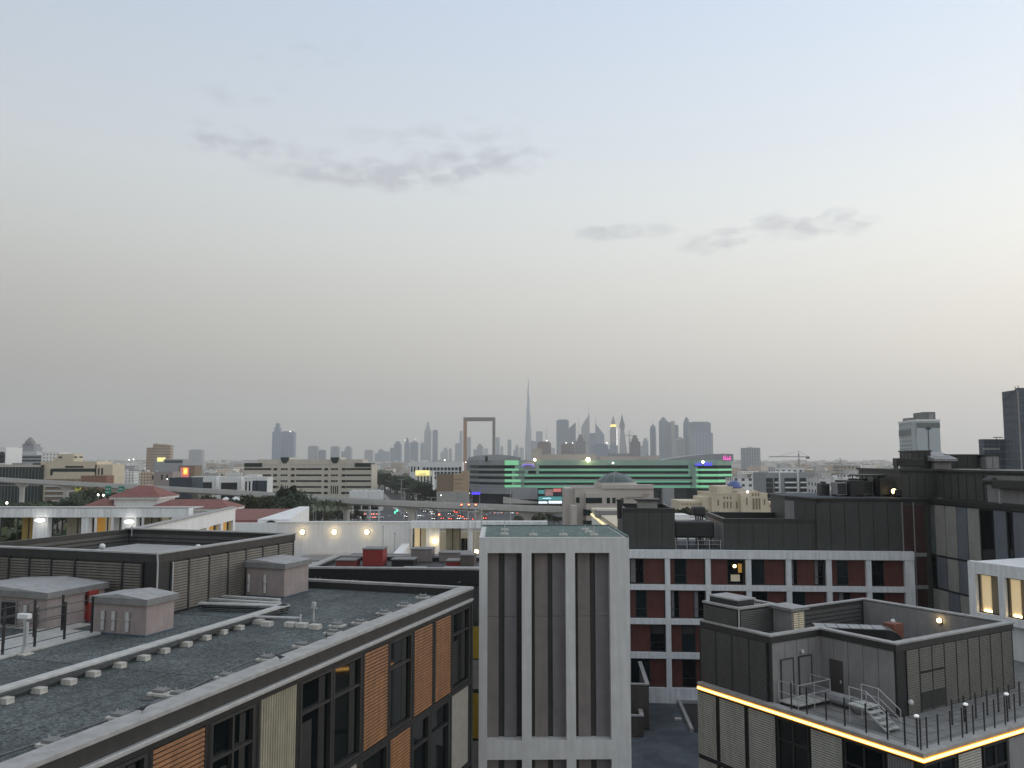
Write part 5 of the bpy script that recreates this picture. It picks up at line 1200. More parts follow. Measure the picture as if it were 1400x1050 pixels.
# roof superstructures
for a, b, yt, y, dp, k in ((727, 740.5, 613.5, 8, 8, 'pale_wall'), (740.5, 815, 621, 14, 12, 'pale_wall'), (834, 864, 620, 30, 14, 'grey_wall'), (820, 893, 624, 24, 20, 'pale_wall'), (886, 902, 622.5, 12, 8, 'pale_wall'), (663, 667, 624, 6, 3, 'black_metal')):
    d_ = 600+y; MB().box(px_x(a, d_), px_x(b, d_), y, y+dp, 32.8, zat(yt, d_)).build('roof_block', k, pr_)
m = MB(); n = 12
for (a, b, zl, zr) in ((903, 1000, 629, 619.5),):
    for k in range(n):
        p0, p1 = a+(b-a)*k/n, a+(b-a)*(k+1)/n; f = lambda p: zat(629-(629-620.5)*sin(min(1, (p-a)/(b-a))*pi/2*1.15), 615)
        m.hexa([(px_x(p0, 615), 9, 32.8), (px_x(p1, 615), 9, 32.8), (px_x(p1, 615), 45, 32.8), (px_x(p0, 615), 45, 32.8), (px_x(p0, 615), 9, f(p0)), (px_x(p1, 615), 9, f(p1)), (px_x(p1, 615), 45, f(p1)), (px_x(p0, 615), 45, f(p0))])
m.build('vaulted_roof', 'grey_wall', pr_)
m = MB()
for k in range(8):
    p0, p1 = 640+k*9, 649+k*9; f = lambda p: zat(621.5+4*((p-676)/36)**2, 640)
    m.hexa([(px_x(p0, 640), 38, 32.8), (px_x(p1, 640), 38, 32.8), (px_x(p1, 640), 60, 32.8), (px_x(p0, 640), 60, 32.8), (px_x(p0, 640), 38, f(p0)), (px_x(p1, 640), 38, f(p1)), (px_x(p1, 640), 60, f(p1)), (px_x(p0, 640), 60, f(p0))])
m.build('vaulted_roof', 'grey_wall', pr_)
# signs on it
def glyphs(m, x0, x1, y, z0, z1, n, seed):
    r = random.Random(seed); w = (x1-x0)/n
    for i in range(n):
        a = x0+i*w; h = z1-z0; k = r.random()
        m.box(a+w*.1, a+w*.32, y-.1, y, z0, z0+h*(.6+.4*r.random())); m.box(a+w*.32, a+w*.9, y-.1, y, z0, z0+h*.28)
        if k > .4: m.box(a+w*.32, a+w*.8, y-.1, y, z0+h*.55, z0+h*.8)
s = thing('logo_sign', 'oval violet and white leaf sign at the upper left of the green-lit block', 'sign', (px_x(722, 597), 597.5, 28.2))
m = MB()
for k, sgn in ((0, 1), (1, -1)):
    P = [(5.2*cos(a)*sgn*.9, 2.0*sin(a)+k*1.1+.7) for a in [pi*j/8 for j in range(9)]]; P2 = [(x*.75, z*.55+.5+k*.5) for x, z in P][::-1]
    A = P+P2; nn = len(A); b0 = len(m.v); m.v += [(x, 0, z) for x, z in A]+[(x, .3, z) for x, z in A]
    m.f += [tuple(b0+i for i in range(nn)), tuple(b0+nn+i for i in range(nn-1, -1, -1))]+[(b0+i, b0+(i+1) % nn, b0+nn+(i+1) % nn, b0+nn+i) for i in range(nn)]; m.m += [k]*(nn+2)
m.build('emblem', [mat('violet_sign', (.2, .15, .7), .5, var=0, emit=(.28, .22, .85), es=.8), 'lit_cream'], s)
s = thing('roof_sign', 'blue lit sign in two words at the upper right of the green-lit block', 'sign', (px_x(951, 590), 591.2, 29.6)); m = MB(); L1_ = px_x(961, 590)-px_x(951, 590); glyphs(m, 0, L1_, 0, 0, 2.6, 5, 3); glyphs(m, L1_+1.3, L1_+6.8, 0, 0, 2.6, 6, 5); m.build('lettering', 'blue_sign', s)
s = thing('roof_sign', 'pink lit sign at the top right corner of the green-lit block', 'sign', (px_x(989, 594), 594, 33.6)); m = MB(); glyphs(m, 0, 5.6, 0, 0, 3.4, 4, 9); m.build('lettering', 'pink_sign', s)
MB().box(.0, 5.6, .3, .5, -.5, 3).build('frame', 'pipe_grey', s)
s = thing('entrance_sign', 'small blue lit sign low at the left end of the green-lit block', 'sign', (px_x(645, 605), 604, zat(676, 605))); MB().box(0, 6.2, 0, .3, 0, 1.8).build('panel', 'blue_sign', s); MB().box(.3, .5, .3, .5, -8, 0).box(5.6, 5.8, .3, .5, -8, 0).build('post', 'galv', s)
s = thing('billboard', 'large lit billboard with a colourful picture above white lettering, left of the beige building', 'billboard', (px_x(736, 590), 590, zat(690, 590)))
L_ = px_x(768, 590)-px_x(736, 590); Zb = lambda py: zat(py, 590)-s.location.z
for a, b, y0, y1, k in ((0, .26, 670, 675, 'screen_teal'), (0, .26, 675.4, 678, 'black_metal'), (.28, .62, 669, 678, mat('screen_mix', (.3, .2, .2), .5, var=.6, scale=.35, emit=(.25, .14, .13), es=.5)), (.64, .97, 668, 672.5, 'screen_red'), (.64, .97, 673, 678, 'glass_blue')):
    MB().box(L_*a, L_*b, 0, .4, Zb(y1), Zb(y0)).build('picture', k, s)
MB().box(0, L_, 0, .4, Zb(684), Zb(679)).build('panel', 'screen_teal', s)
m = MB(); glyphs(m, L_*.18, L_*.55, -.02, Zb(681.8), Zb(680.2), 7, 4); glyphs(m, 0.2, L_*.36, -.02, Zb(688), Zb(684.8), 6, 14); glyphs(m, L_*.44, L_*.98, -.02, Zb(688), Zb(684.2), 9, 24); m.build('lettering', 'screen_white', s)
MB().box(0.1, L_*.38, .0, .3, Zb(688.2), Zb(686)).box(L_*.44, L_*.99, .0, .3, Zb(688.2), Zb(685)).build('lit_panel', 'screen_white', s)
MB().box(0, L_, .4, .8, -3, Zb(668)).build('back_frame', 'dark_metal', s)
for px, py, d_, r_, la in ((731, 628.5, 596, .9, 'yellow floodlight at the roof edge above the violet sign'), (804, 628.5, 596, 1.5, 'large yellow floodlight in the middle of the green-lit block roof'), (838, 633, 596, .6, 'small white light on the upper band of the green-lit block'), (961, 631.5, 589, .9, 'white floodlight above the blue sign')):
    o = thing('floodlight', la, 'floodlight', pw(px, py, d_), 0); MB().box(-.2, .2, 0, 1.5, -1.4, 0).build('bracket', 'dark_metal', o); MB().ball((0, -.3, 0), r_, 8).build('lamp', 'lamp_far' if r_ > 1 or px == 731 else 'lamp_far_white', o)
foot.append((-45, 170, 570, 700))
# ================================================================= named mid-distance buildings
t, w, h, S, Z = blk_('office_block', 'long beige office block with two dark green curved gables and ribbon windows', 'building', 333, 508, 636, 700, 30, 'beige_wall', par=.6)
for a, b, yt in ((352, 496, 628), (383.5, 396, 625.5), (452, 465, 625.5)): MB().box(S(a), S(b), -.3 if yt > 627 else -.8, 24, h+.6 if yt > 627 else 0, Z(yt)).build('upper_storey' if yt > 627 else 'gable_bay', 'beige_wall', t)
rows_ = [(640, 642.5), (648.5, 650.8), (656.5, 658.8), (664.5, 666.8), (672.5, 675)]
for y0, y1 in rows_:
    for a, b in ((334, 371), (405, 440), (473, 507.5)): MB().box(S(a), S(b), -.25, .1, Z(y1), Z(y0)).build('window_band', 'glass', t)
    for a in (374, 398, 443.5, 467.5): MB().box(S(a), S(a+5), -.25, .1, Z(y1+.6), Z(y0-.2)).build('window', 'glass', t)
for c_ in (389.5, 458):
    P = [(S(c_)-3.6, Z(625.2)), (S(c_)+3.6, Z(625.2)), (S(c_)+2.9, Z(630)), (S(c_)+1.5, Z(633.3)), (S(c_)-1.5, Z(633.3)), (S(c_)-2.9, Z(630))]
    m = MB(); n = 6; m.v = [(x, -1.3, z) for x, z in P]+[(x, -.8, z) for x, z in P]; m.f = [tuple(range(n)), tuple(range(2*n-1, n-1, -1))]+[(i, (i+1) % n, n+(i+1) % n, n+i) for i in range(n)]; m.m = [0]*8; m.build('green_gable', 'glass_green', t)
    for y0, y1 in rows_[:3]:
        for k in (-3.1, -1.1, .9): MB().box(S(c_)+k, S(c_)+k+1.7, -1.0, -.7, Z(y1), Z(y0)).build('window', 'glass', t)
    for k in (-3, -1.2, .6, 2.2): MB().box(S(c_)+k, S(c_)+k+.9, -1.0, -.7, Z(675), Z(664)).build('window', 'glass', t)
for a, b in ((334, 358.5), (485, 507)): MB().box(S(a), S(b), -.5, 20, Z(638.3), Z(633)).build('green_glazing', 'glass_green', t)
t, w, h, S, Z = blk_('pergola_hall', 'small white hall with dark glass corner in front of the beige office block', 'building', 334, 366, 653.5, 620, 14, 'white_wall')
wins(t, [(S(346.5), S(365.5), 2, Z(657))], 'glass_blue'); wins(t, [(S(336)+k*2.6, S(336)+k*2.6+1.2, 6, Z(658)) for k in range(4)], 'glass')
t, w, h, S, Z = blk_('glass_office', 'white office with tall dark square windows behind the yellow sign', 'building', 560, 632, 632.5, 850, 30, 'white_wall')
for y0, y1 in ((639, 643), (645, 649), (651, 655)):
    for k in range(11): MB().box(S(578)+k*3.6, S(578)+k*3.6+2.7, -.3, .1, Z(y1), Z(y0)).build('window', 'glass_blue', t)
for px in (562, 566, 571, 628): MB().box(S(px), S(px+2), -.3, .1, Z(645), Z(638)).build('window', 'glass_blue', t)
t, w, h, S, Z = blk_('sign_building', 'narrow white building under a glowing yellow sign board', 'building', 568, 592, 645, 720, 14, 'white_wall')
for k in range(5): MB().box(S(571)+k*2.8, S(571)+k*2.8+1, -.2, .1, Z(664), Z(651)).build('window', 'glass', t)
s = thing('yellow_sign', 'glowing yellow sign board with a dark line of letters, on the narrow white building', 'sign', (px_x(568, 718), 718, zat(649.8, 718))); MB().box(0, px_x(587, 718)-px_x(568, 718), 0, .5, 0, zat(643, 718)-zat(649.8, 718)).build('board', 'yellow_sign', s); m = MB(); glyphs(m, 3, 9, -.02, .7, 2, 8, 31); m.build('lettering', 'tan_dark', s)
t, w, h, S, Z = blk_('brown_block', 'brown block with a tan wing and tiny dotted windows, left of the green-lit block', 'building', 597, 623, 650, 560, 20, 'tan_dark', rz=0)
MB().box(S(620), S(638.5), -1, 18, 0, Z(648)).box(S(631), S(640), 0, 10, 0, Z(644)).build('tan_wing', 'tan_wall', t)
for y in (655, 661, 667):
    for k in range(6): MB().box(S(622)+k*.9, S(622)+k*.9+.45, -1.15, -.9, Z(y+.6), Z(y)).build('window', 'glass', t)
MB().box(S(598), S(642), -6, -1, 0, Z(672)).build('podium', 'kerb', t)
t, w, h, S, Z = blk_('glass_building', 'low teal glass building at the left edge behind the viaduct', 'building', -60, 55.5, 637, 640, 30, 'glass_green', par=.8)
MB().box(S(-60), S(55.5), -.5, .3, Z(638.5), Z(635.5)).build('roof_band', 'pale_wall', t)
m = MB()
for k in range(26): m.box(k*2.5, k*2.5+.15, -.15, .1, 0, Z(638.5))
m.box(0, w, -.15, .1, Z(664), Z(663)); m.build('mullion', 'pipe_grey', t); MB().box(S(12), S(30), 4, 14, h, Z(633)).build('roof_block', 'grey_wall', t)
t, w, h, S, Z = blk_('cream_building', 'cream building with a long dark green window, right of the teal glass one', 'building', 55.5, 132, 632, 645, 26, 'cream_wall')
MB().box(S(130), S(154), 0, 20, 0, Z(635)).build('wing', 'cream_wall', t); wins(t, [(S(72), S(130), Z(645), Z(640.5)), (S(89), S(114), Z(639.6), Z(637)), (S(69), S(72.5), Z(650), Z(641))]); wins(t, [(S(134), S(136.2), Z(649), Z(640)), (S(138.6), S(141), Z(649), Z(640))], 'glass')
MB().box(S(76), S(98), 2, 16, h, Z(620.5)).box(S(66), S(80), 6, 18, h, Z(626)).build('roof_block', 'cream_wall', t); wins(t, [(S(79)+k*4, S(79)+k*4+1.6, Z(626), Z(624)) for k in (0, 3, 4)], 'glass', -1.9)
t, w, h, S, Z = blk_('parking_block', 'grey open parking block under the viaduct with stacked dark decks', 'building', 63, 104, 655, 610, 14, 'tan_dark', par=0)
for k in range(4): MB().box(0, w, -1.2, 0, 3.5+k*3.6, 4.7+k*3.6).build('deck', 'viaduct', t)
t, w, h, S, Z = blk_('brick_block', 'low orange brick block under the viaduct, right of the yellow poster', 'building', 111, 146, 651.5, 620, 12, 'brick')
for k in range(7): MB().box(2+k*2.6, 3.2+k*2.6, -.12, .1, 8, 10).build('window', 'glass', t)
t = thing('poster', 'tall yellow and green banner poster below the viaduct', 'poster', (px_x(104, 600), 600, zat(672, 600))); MB().box(0, 3.9, 0, .3, 0, zat(660, 600)-zat(672, 600)).build('banner', 'poster_yellow', t); MB().box(1.8, 2.1, .3, .6, -12, 5).build('post', 'galv', t); MB().box(.5, 3.3, -.06, 0, 2, 4.4).build('picture', 'leaf_mid', t)
for px, la in ((145, 'left green direction sign below the viaduct near the pavilion roof'), (163, 'right green direction sign below the viaduct near the pavilion roof')):
    t = thing('direction_sign', la, 'road sign', (px_x(px, 420), 420, 0)); zt_ = zat(672, 420); MB().box(-.15, .15, .1, .3, 0, zt_+3).build('post', 'galv', t); MB().box(0, 3.0, 0, .1, zt_-1.5, zt_+2.6).build('panel', 'road_sign', t)
    m = MB(); glyphs(m, .3, 2.6, 0, zt_+1, zt_+1.7, 5, px); glyphs(m, .3, 2.2, 0, zt_-.6, zt_+.1, 4, px+1); m.build('lettering', 'white_plastic', t)
t, w, h, S, Z = blk_('stepped_office', 'grey and white stepped office with a cupola, far left', 'building', 4, 56, 622, 980, 40, 'grey_wall', par=0)
for k, (a, b, yt, y_) in enumerate(((14, 44, 617, 8), (16, 37, 611, 12), (18, 34, 606.5, 16))): MB().box(S(a), S(b), y_, 30, h if k == 0 else Z((0, 617, 611)[k]), Z(yt)).build('stepped_storey', 'roof_white' if k == 0 else 'grey_wall', t)
MB().lathe([(6, 0), (5.4, 3.4), (4, 4), (3.6, 5.2), (.1, 8.5)], 8, (S(26), 20, Z(606.5))).build('cupola', 'clad_grey', t)
for k in range(4): MB().box(0, w, -.3, .2, Z(626+k*4.6), Z(624+k*4.6)).build('window_band', 'glass', t)
t, w, h, S, Z = blk_('arched_building', 'pale building with an arched end at the left edge of the photo', 'building', -40, 7, 612, 900, 30, 'white_wall'); MB().tube((S(1.5), -.3, Z(622)), (S(1.5), .2, Z(622)), 3.6, 16).build('arch', 'glass', t); MB().box(S(1.5)-3.6, S(1.5)+3.6, -.3, .1, Z(633), Z(622)).build('arch_glazing', 'glass', t)
t, w, h, S, Z = blk_('villa_block', 'bright white flat-roofed block beside the stepped office', 'building', 56, 80, 619, 900, 24, 'hs_white')
t, w, h, S, Z = blk_('hotel', 'brown hotel with small windows standing above the low houses at the left', 'building', 208, 232, 610, 1350, 12, 'hotel_brown', par=1.5); MB().box(S(198), S(209), 4, 12, 0, Z(612)).build('side_wing', 'hotel_brown', t); MB().box(S(207), S(213), 4, 10, h, Z(606.5)).box(S(212), S(225), 3, 11, h, Z(607.5)).build('roof_block', 'tan_wall', t)
t, w, h, S, Z = blk_('slab_building', 'wide grey slab with a flat roof on the horizon right of the brown hotel', 'building', 257.5, 275, 615, 4600, 40, 'twr_grey', par=0); MB().box(S(262), S(272), 2, 30, h, Z(614.5)).build('roof_block', 'grey_wall', t)
t, w, h, S, Z = blk_('dark_block', 'dark glass block behind the viaduct below the orange screen', 'building', 232, 263, 654.5, 560, 20, 'glass_blue'); MB().box(S(222), S(233), 0, 10, 0, Z(673)).box(S(262), S(272), 0, 10, 0, Z(674)).build('side_wing', 'wood_dark', t)
t, w, h, S, Z = blk_('salmon_block', 'salmon and grey block behind the viaduct, left of the dark glass block', 'building', 211, 236, 646, 600, 16, 'pink_render'); wins(t, [(S(208.5), S(210.5), Z(656), Z(649)), (S(221), S(223), Z(656), Z(649)), (S(228), S(230), Z(655), Z(649))], 'glass')
t, w, h, S, Z = blk_('screen_building', 'dark brown building carrying a glowing orange screen', 'building', 244, 266, 637.5, 760, 18, 'tan_dark')
s = thing('video_screen', 'glowing orange and red video screen on the dark brown building', 'screen', (px_x(247, 756), 756, zat(654, 756))); Ls = px_x(258, 756)-px_x(247, 756); MB().box(0, Ls, 0, .6, 0, zat(639, 756)-zat(654, 756)).build('panel', 'screen_red', s); MB().box(Ls*.35, Ls*.85, -.2, 0, 3.5, 9.2).build('picture', 'screen_orange', s); MB().box(Ls*.5, Ls*.75, -.35, -.2, 5, 7.5).build('bright_patch', 'screen_yellow', s)
for a, b, yt, d_, la in ((262, 296, 652.5, 640, 'white flat building with dark upper glazing behind the viaduct'), (300, 330, 653, 630, 'white flat building with a long dark opening behind the viaduct'), (334.5, 352, 650, 660, 'white narrow building left of the beige office block')):
    t, w, h, S, Z = blk_('white_office', la, 'building', a, b, yt, d_, 14, 'white_wall'); MB().box(w*.08, w*.86, -.2, .1, h*.45, h*.82).build('window_band', 'glass', t); MB().box(w*.12, w*.9, -.2, .1, 1, h*.4).build('window_band', 'glass', t); m = MB().box(w*.86, w*.92, -1.2, -.2, 0, h).box(w*.05, w*.1, -1.2, -.2, 0, h); m.build('fin', 'white_frame', t)
t, w, h, S, Z = blk_('lit_roof_building', 'grey building with a bright cream lit roof box, below the brown hotel', 'building', 210, 250, 628.5, 1100, 30, 'grey_wall'); MB().box(S(215), S(223), -1, 6, Z(631), Z(625.5)).build('lit_box', 'yellow_sign', t); MB().box(S(225), S(249), -.3, .1, h-4, h-1).build('window_band', 'glass_blue', t)
# right side
t, w, h, S, Z = blk_('apartment_block', 'apartment block with teal glass bays and white balconies, behind the cream domed hall', 'building', 1046, 1114, 648, 430, 22, 'grey_wall')
for a, b in ((1047, 1056), (1058, 1063), (1072, 1088), (1093, 1113)):
    for k in range(4): 
        MB().box(S(a), S(b), -.3, .1, Z(659.5+k*7), Z(653.5+k*7)).build('window', 'glass_teal', t)
        if a in (1058, 1072, 1093): MB().box(S(a), S(b)-(3 if a == 1093 else 0), -1.5, -.3, Z(660.5+k*7), Z(658.5+k*7)).build('balcony', 'white_wall', t)
for a in (1064, 1089): MB().box(S(a), S(a+1.5), -1, 0, 0, h+1.5).build('pier', 'white_wall', t)
MB().box(S(1063), S(1092), 1, 16, h, Z(645)).build('roof_block', 'white_wall', t)
for a, b, yt, d_, k, la in ((1114, 1142, 645, 460, 'apt_beige', 'beige apartment block right of the teal balconied one'), (1120, 1158, 656, 400, 'apt_white', 'white apartment block with square dark windows behind the dark roof edge'), (1156, 1196, 651, 440, 'apt_white', 'long white apartment block behind the rooftop plant'), (1002, 1046, 655, 500, 'apt_white', 'white block with dark openings left of the teal balconied apartments'), (1060, 1100, 640, 620, 'apt_white', 'pale upper block rising just behind the teal balconied apartments'), (1148, 1176, 637, 900, 'apt_beige', 'beige block with red roof tanks in the middle distance at right'), (1020, 1040, 612.5, 2300, 'twr_grey', 'blue grey tower pair on the horizon left of the cranes')):
    t, w, h, S, Z = blk_('apartment_block', la, 'building', a, b, yt, d_, 18 if d_ < 2000 else 50, k); MB().box(w*.2, w*.5, 4, 10, h, h+3).build('stair_head', 'roof_white', t); MB().tube((w*.7, 6, h), (w*.7, 6, h+2), 1.1, 10).build('water_tank', 'white_plastic', t)
# right towers
t, w, h, S, Z = blk_('office_tower', 'pale grey tower with a fine window grid and smooth white right side, alone at right', 'tower', 1254.5, 1287, 576, 520, 6, mat('tower_white', (.42, .47, .49), .6, var=.05, scale=.02), par=0)
x0_ = 5.6
MB().prism([(0, -.3), (6, 20), (x0_+4, 35), (x0_, 35)], 0, h).build('grid_face', 'twr_grid', t, label='grid of small windows')
MB().prism([(0.02, -.5), (w, -.5), (w, 20), (8, 20)], 0, h).build('smooth_face', 'tower_white', t, label='smooth pale face')
MB().box(w*.48, w*.51, -.8, -.5, 0, h-3).box(w*.38, w*.62, -.8, -.5, h-5, h-4).build('window_slot', 'glass_blue', t)
MB().box(.3, w+.1, -.62, 3, h-4, h-1).prism([(-.2, -.6), (6.2, 20), (x0_+4, 35.2), (x0_-.2, 35.2)], h-8.5, h-4.5).build('top_windows', 'clad_green', t); MB().prism([(-.3, -.9), (w+.3, -.9), (w+.3, 21), (x0_+4, 35.3), (x0_-.3, 35.3)], h, h+1.2).build('parapet', 'white_wall', t)
MB().prism([(6.2, 2), (13.4, 2), (13.4, 18), (7.3, 18)], h, Z(563)).build('crown', 'clad_green', t); MB().box(4.2, 7, 16, 26, h, h+3).box(9, 12, 1.6, 2, h, Z(565)).build('crown_block', 'clad_grey', t)
t, w, h, S, Z = blk_('glass_tower', 'tall dark blue glass tower cut by the right edge of the photo', 'tower', 1396, 1440, 533, 420, 13, 'twr_dkblue', par=0)
m = MB(); m.hexa([(0, 0, h), (w, 0, h), (w, 13, h-5), (0, 13, h-5), (0, 0, h+1), (w, 0, h+1), (w, 12.9, h-4.9), (0, 12.9, h-4.9)]); m.build('slanted_crown', 'twr_dkblue', t); MB().box(-.1, .5, -.4, 0, 0, Z(534)).build('fin', 'clad_grey', t)
MB().tube((1, 3, h), (1, 3, h+2), .2, 5).tube((2.5, 3, h), (2.5, 3, h+2.4), .2, 5).build('antenna', 'black_metal', t)
t, w, h, S, Z = blk_('glass_block', 'lower dark blue glass block left of the tall dark tower', 'tower', 1347, 1396, 602.5, 440, 5, 'twr_dkblue', par=.8); MB().box(S(1345), S(1368), -.3, .1, Z(615), Z(612.5)).build('sign_band', 'grey_wall', t); MB().box(S(1365), S(1378), 3, 3.4, h+1.6, h+2).tube((S(1369), 3, h), (S(1369), 3, h+1.8), .2, 5).build('roof_rail', 'black_metal', t)
# tower cranes on the right
def crane(label, px, yt, d, jl, jr, yb=629):
    x = px_x(px, d); zt_ = zat(yt, d); t = thing('tower_crane', label, 'crane', (x, d, 0)); k = d/1500
    m = MB().box(-1.2*k, 1.2*k, -1.2*k, 1.2*k, 0, zt_-6*k)
    m.build('mast', 'pipe_grey', t)
    zj = zt_-11*k; a, b = (jl-px)/F*d, (jr-px)/F*d
    MB().box(a, b, -.8*k, .8*k, zj, zj+1.6*k).build('jib', 'pipe_grey', t); MB().box(min(b, b-6*k), b, -1.5*k, 1.5*k, zj-3*k, zj).build('counterweight', 'black_metal', t)
    m = MB().tube((0, 0, zt_-6*k), (0, 0, zt_), 1*k, 4, .2*k); m.build('apex', 'pipe_grey', t)
    MB().tube((0, 0, zt_), (a*.7, 0, zj+1.6*k), .3*k, 4).tube((0, 0, zt_), (b*.85, 0, zj+1.6*k), .3*k, 4).build('tie_bar', 'pipe_grey', t); MB().box(-2*k, 2*k, -2.2*k, -.8*k, zj-3*k, zj).build('cab', 'white_plastic', t)
crane('left and larger tower crane over the low houses at right', 1092.5, 616.5, 1500, 1052, 1107)
crane('right and smaller tower crane over the low houses at right', 1149, 626.0, 1700, 1126, 1157)
crane('tower crane beside the dark unfinished tower of the skyline', 861, 588, 5200, 852, 870)
# ================================================================= skyline
def sky_tower(label, a, b, yt, d, m_, style='flat', name='skyscraper', dep=None, extra=None):
    x0, x1 = px_x(a, d), px_x(b, d); w = x1-x0; h = zat(yt, d); dep = dep or max(30, w*.8)
    t = thing(name, label, 'skyscraper', ((x0+x1)/2, d, 0), 0, None); q = w/2; m = MB()
    if style == 'flat': m.box(-q, q, 0, dep, 0, h-6).box(-q*.8, q*.8, 4, dep-4, h-6, h)
    elif style == 'step': m.box(-q, q, 0, dep, 0, h*.72).box(-q*.3, q, 2, dep-2, h*.72, h*.9).box(0, q*.7, 4, dep-4, h*.9, h)
    elif style == 'peak': m.box(-q, q, 0, dep, 0, h*.9).hexa([(-q, 0, h*.9), (q, 0, h*.9), (q, dep, h*.9), (-q, dep, h*.9), (-1, dep*.4, h), (1, dep*.4, h), (1, dep*.6, h), (-1, dep*.6, h)])
    elif style == 'slantl': m.hexa([(-q, 0, 0), (q, 0, 0), (q, dep, 0), (-q, dep, 0), (-q, 0, h), (q, 0, h*.86), (q, dep, h*.86), (-q, dep, h)])
    elif style == 'slantr': m.hexa([(-q, 0, 0), (q, 0, 0), (q, dep, 0), (-q, dep, 0), (-q, 0, h*.86), (q, 0, h), (q, dep, h), (-q, dep, h*.86)])
    elif style == 'dome': m.box(-q, q, 0, dep, 0, h*.88); m.lathe([(q*.95, 0), (q*.8, h*.05), (q*.45, h*.09), (.5, h*.12)], 12, (0, dep/2, h*.88))
    elif style == 'round': m.lathe([(q, 0), (q, h*.86), (q*.8, h*.93), (q*.35, h*.96), (1, h)], 14, (0, q, 0))
    elif style == 'crown': m.box(-q, q, 0, dep, 0, h*.8).box(-q*.62, q*.62, 3, dep-3, h*.8, h*.9).box(-q*.35, q*.35, 6, dep-6, h*.9, h)
    m.build('tower_body', m_, t)
    if extra: extra(t, q, h, dep, d)
    foot.append((x0, x1, d, d+dep)); return t
def spire(frac, hh, r=2.2):
    def f(t, q, h, dep, d): MB().tube((q*frac, dep/2, h*.86), (q*frac, dep/2, h+hh), r, 5, .5).build('spire', 'pipe_grey', t)
    return f
T = sky_tower
T('tall grey left half of the isolated twin tower at the left of the skyline', 371, 383.5, 578.5, 4600, 'twr_blue2', 'crown')
T('shorter right half of the isolated twin tower at the left of the skyline', 383.8, 400.5, 589.5, 4620, 'twr_blue2', 'flat')
T('stubby grey tower just right of the isolated twin tower', 420.5, 433, 609.5, 5200, 'twr_grey')
T('small low tower between two stubby grey ones', 435, 444, 615, 5300, 'twr_blue2')
T('stubby pale tower left of the second gable of the beige office block', 451.5, 462.5, 610, 5300, 'twr_grey')
T('stubby stepped tower above the beige office block', 466, 479.5, 610, 5400, 'twr_grey', 'step')
T('low wide faint tower above the right end of the beige office block', 498, 509, 615, 6300, 'twr_grey', 'flat')
T('faint low stepped group left of the first dark skyline pair', 512, 524, 614, 6400, 'twr_blue2', 'step')
T('faint low block beside the stepped group', 525, 532, 617, 6500, 'twr_grey')
T('stepped dark tower, first of the left skyline group', 533, 547.5, 603.5, 6000, 'twr_blue', 'step')
T('slim dark tower second in the left skyline group', 552.5, 559.5, 598.5, 6200, 'twr_blue', 'crown')
T('tower with a lit tip in the left skyline group', 560.5, 571, 602, 6300, 'twr_blue', 'peak')
T('lower tower leaning on the tall crowned one', 574.5, 580, 604, 6300, 'twr_blue2', 'peak')
T('tall pale tower with a round crown in the left skyline group', 579.5, 589, 577.5, 6400, 'twr_grey', 'crown')
T('slim dark slab right of the tall pale crowned tower', 591, 598, 587.5, 6300, 'twr_blue', 'flat')
T('low faint tower right of the slim dark slab', 602, 612, 612, 6800, 'twr_grey', 'step')
T('low faint slim tower between two gaps left of the great frame', 613.5, 617.5, 613, 6900, 'twr_grey')
T('faint tower partly behind the left leg of the great frame', 622, 629, 606, 7200, 'twr_blue2', 'flat')
T('slender faint tower just left of the great frame leg', 628, 632, 589, 7400, 'twr_blue2', 'flat')
T('faint tower seen inside the great frame at left', 636.5, 643.5, 597.5, 7200, 'twr_blue2')
T('low group seen inside the great frame', 647, 660, 607, 7000, 'twr_blue', 'step')
T('low faint tower inside the great frame at right', 661, 667, 613, 7300, 'twr_grey')
T('slim faint tower just right of the great frame', 677.5, 683, 597.5, 7000, 'twr_blue2')
T('small faint slab between the frame and the needle tower', 684, 688, 610, 7300, 'twr_grey')
T('slim grey tower midway between the frame and the needle tower', 694, 699, 601, 6900, 'twr_blue', 'flat')
T('low stepped group left of the needle tower', 702, 709, 608, 7200, 'twr_blue2', 'step')
T('low block close left of the needle tower', 710, 716, 612, 7100, 'twr_grey', 'flat')
# needle tower
dN = 7600; xN = px_x(722.5, dN); hN = zat(515, dN)
t = thing('needle_tower', 'tallest tower of the skyline, a stepped tapering needle', 'skyscraper', (xN, dN, 0))
m = MB(); k = dN/F
for i, (r0, f0, f1) in enumerate([(4.2, 0, .38), (3.4, .38, .52), (2.6, .52, .64), (1.9, .64, .76), (1.2, .76, .86)]): m.lathe([(r0*k, 0), (r0*k*.9, (f1-f0)*hN)], 9, (0 if i % 2 else -.3*k, 0, f0*hN))
for j, (dx, f1, r) in enumerate([(-3.2, .30, 1.5), (2.8, .42, 1.5), (5, .26, 2), (8, .16, 2.5), (-1.8, .48, 1.5), (1.6, .58, 1.2)]): m.lathe([(r*k, 0), (r*k*.9, f1*hN)], 8, (dx*k, -1*k, 0))
m.build('tower_body', 'twr_blue2', t); MB().tube((0, 0, .86*hN), (0, 0, hN), .9*k, 6, .15*k).build('spire', 'twr_blue2', t)
T('broad grey slab right at the foot of the needle tower', 733, 742, 589.5, 7300, 'twr_blue2', 'flat')
T('dark slab in front of the needle tower foot', 726, 736, 603, 6800, 'twr_blue', 'flat')
T('brown unfinished block with a thin mast, right of the needle tower', 735, 753.5, 603.5, 3600, 'twr_brown', 'flat', extra=spire(.35, 60, 1.0))
T('low slab right of the brown unfinished block', 753, 759, 612, 6900, 'twr_grey')
T('broad dark blue tower with a rounded top, right of the needle', 761.5, 778, 573.5, 5200, 'twr_blue', 'flat')
T('narrower dark slab joined to the broad dark blue tower', 778.3, 787.5, 577.5, 5230, 'twr_blue', 'slantr')
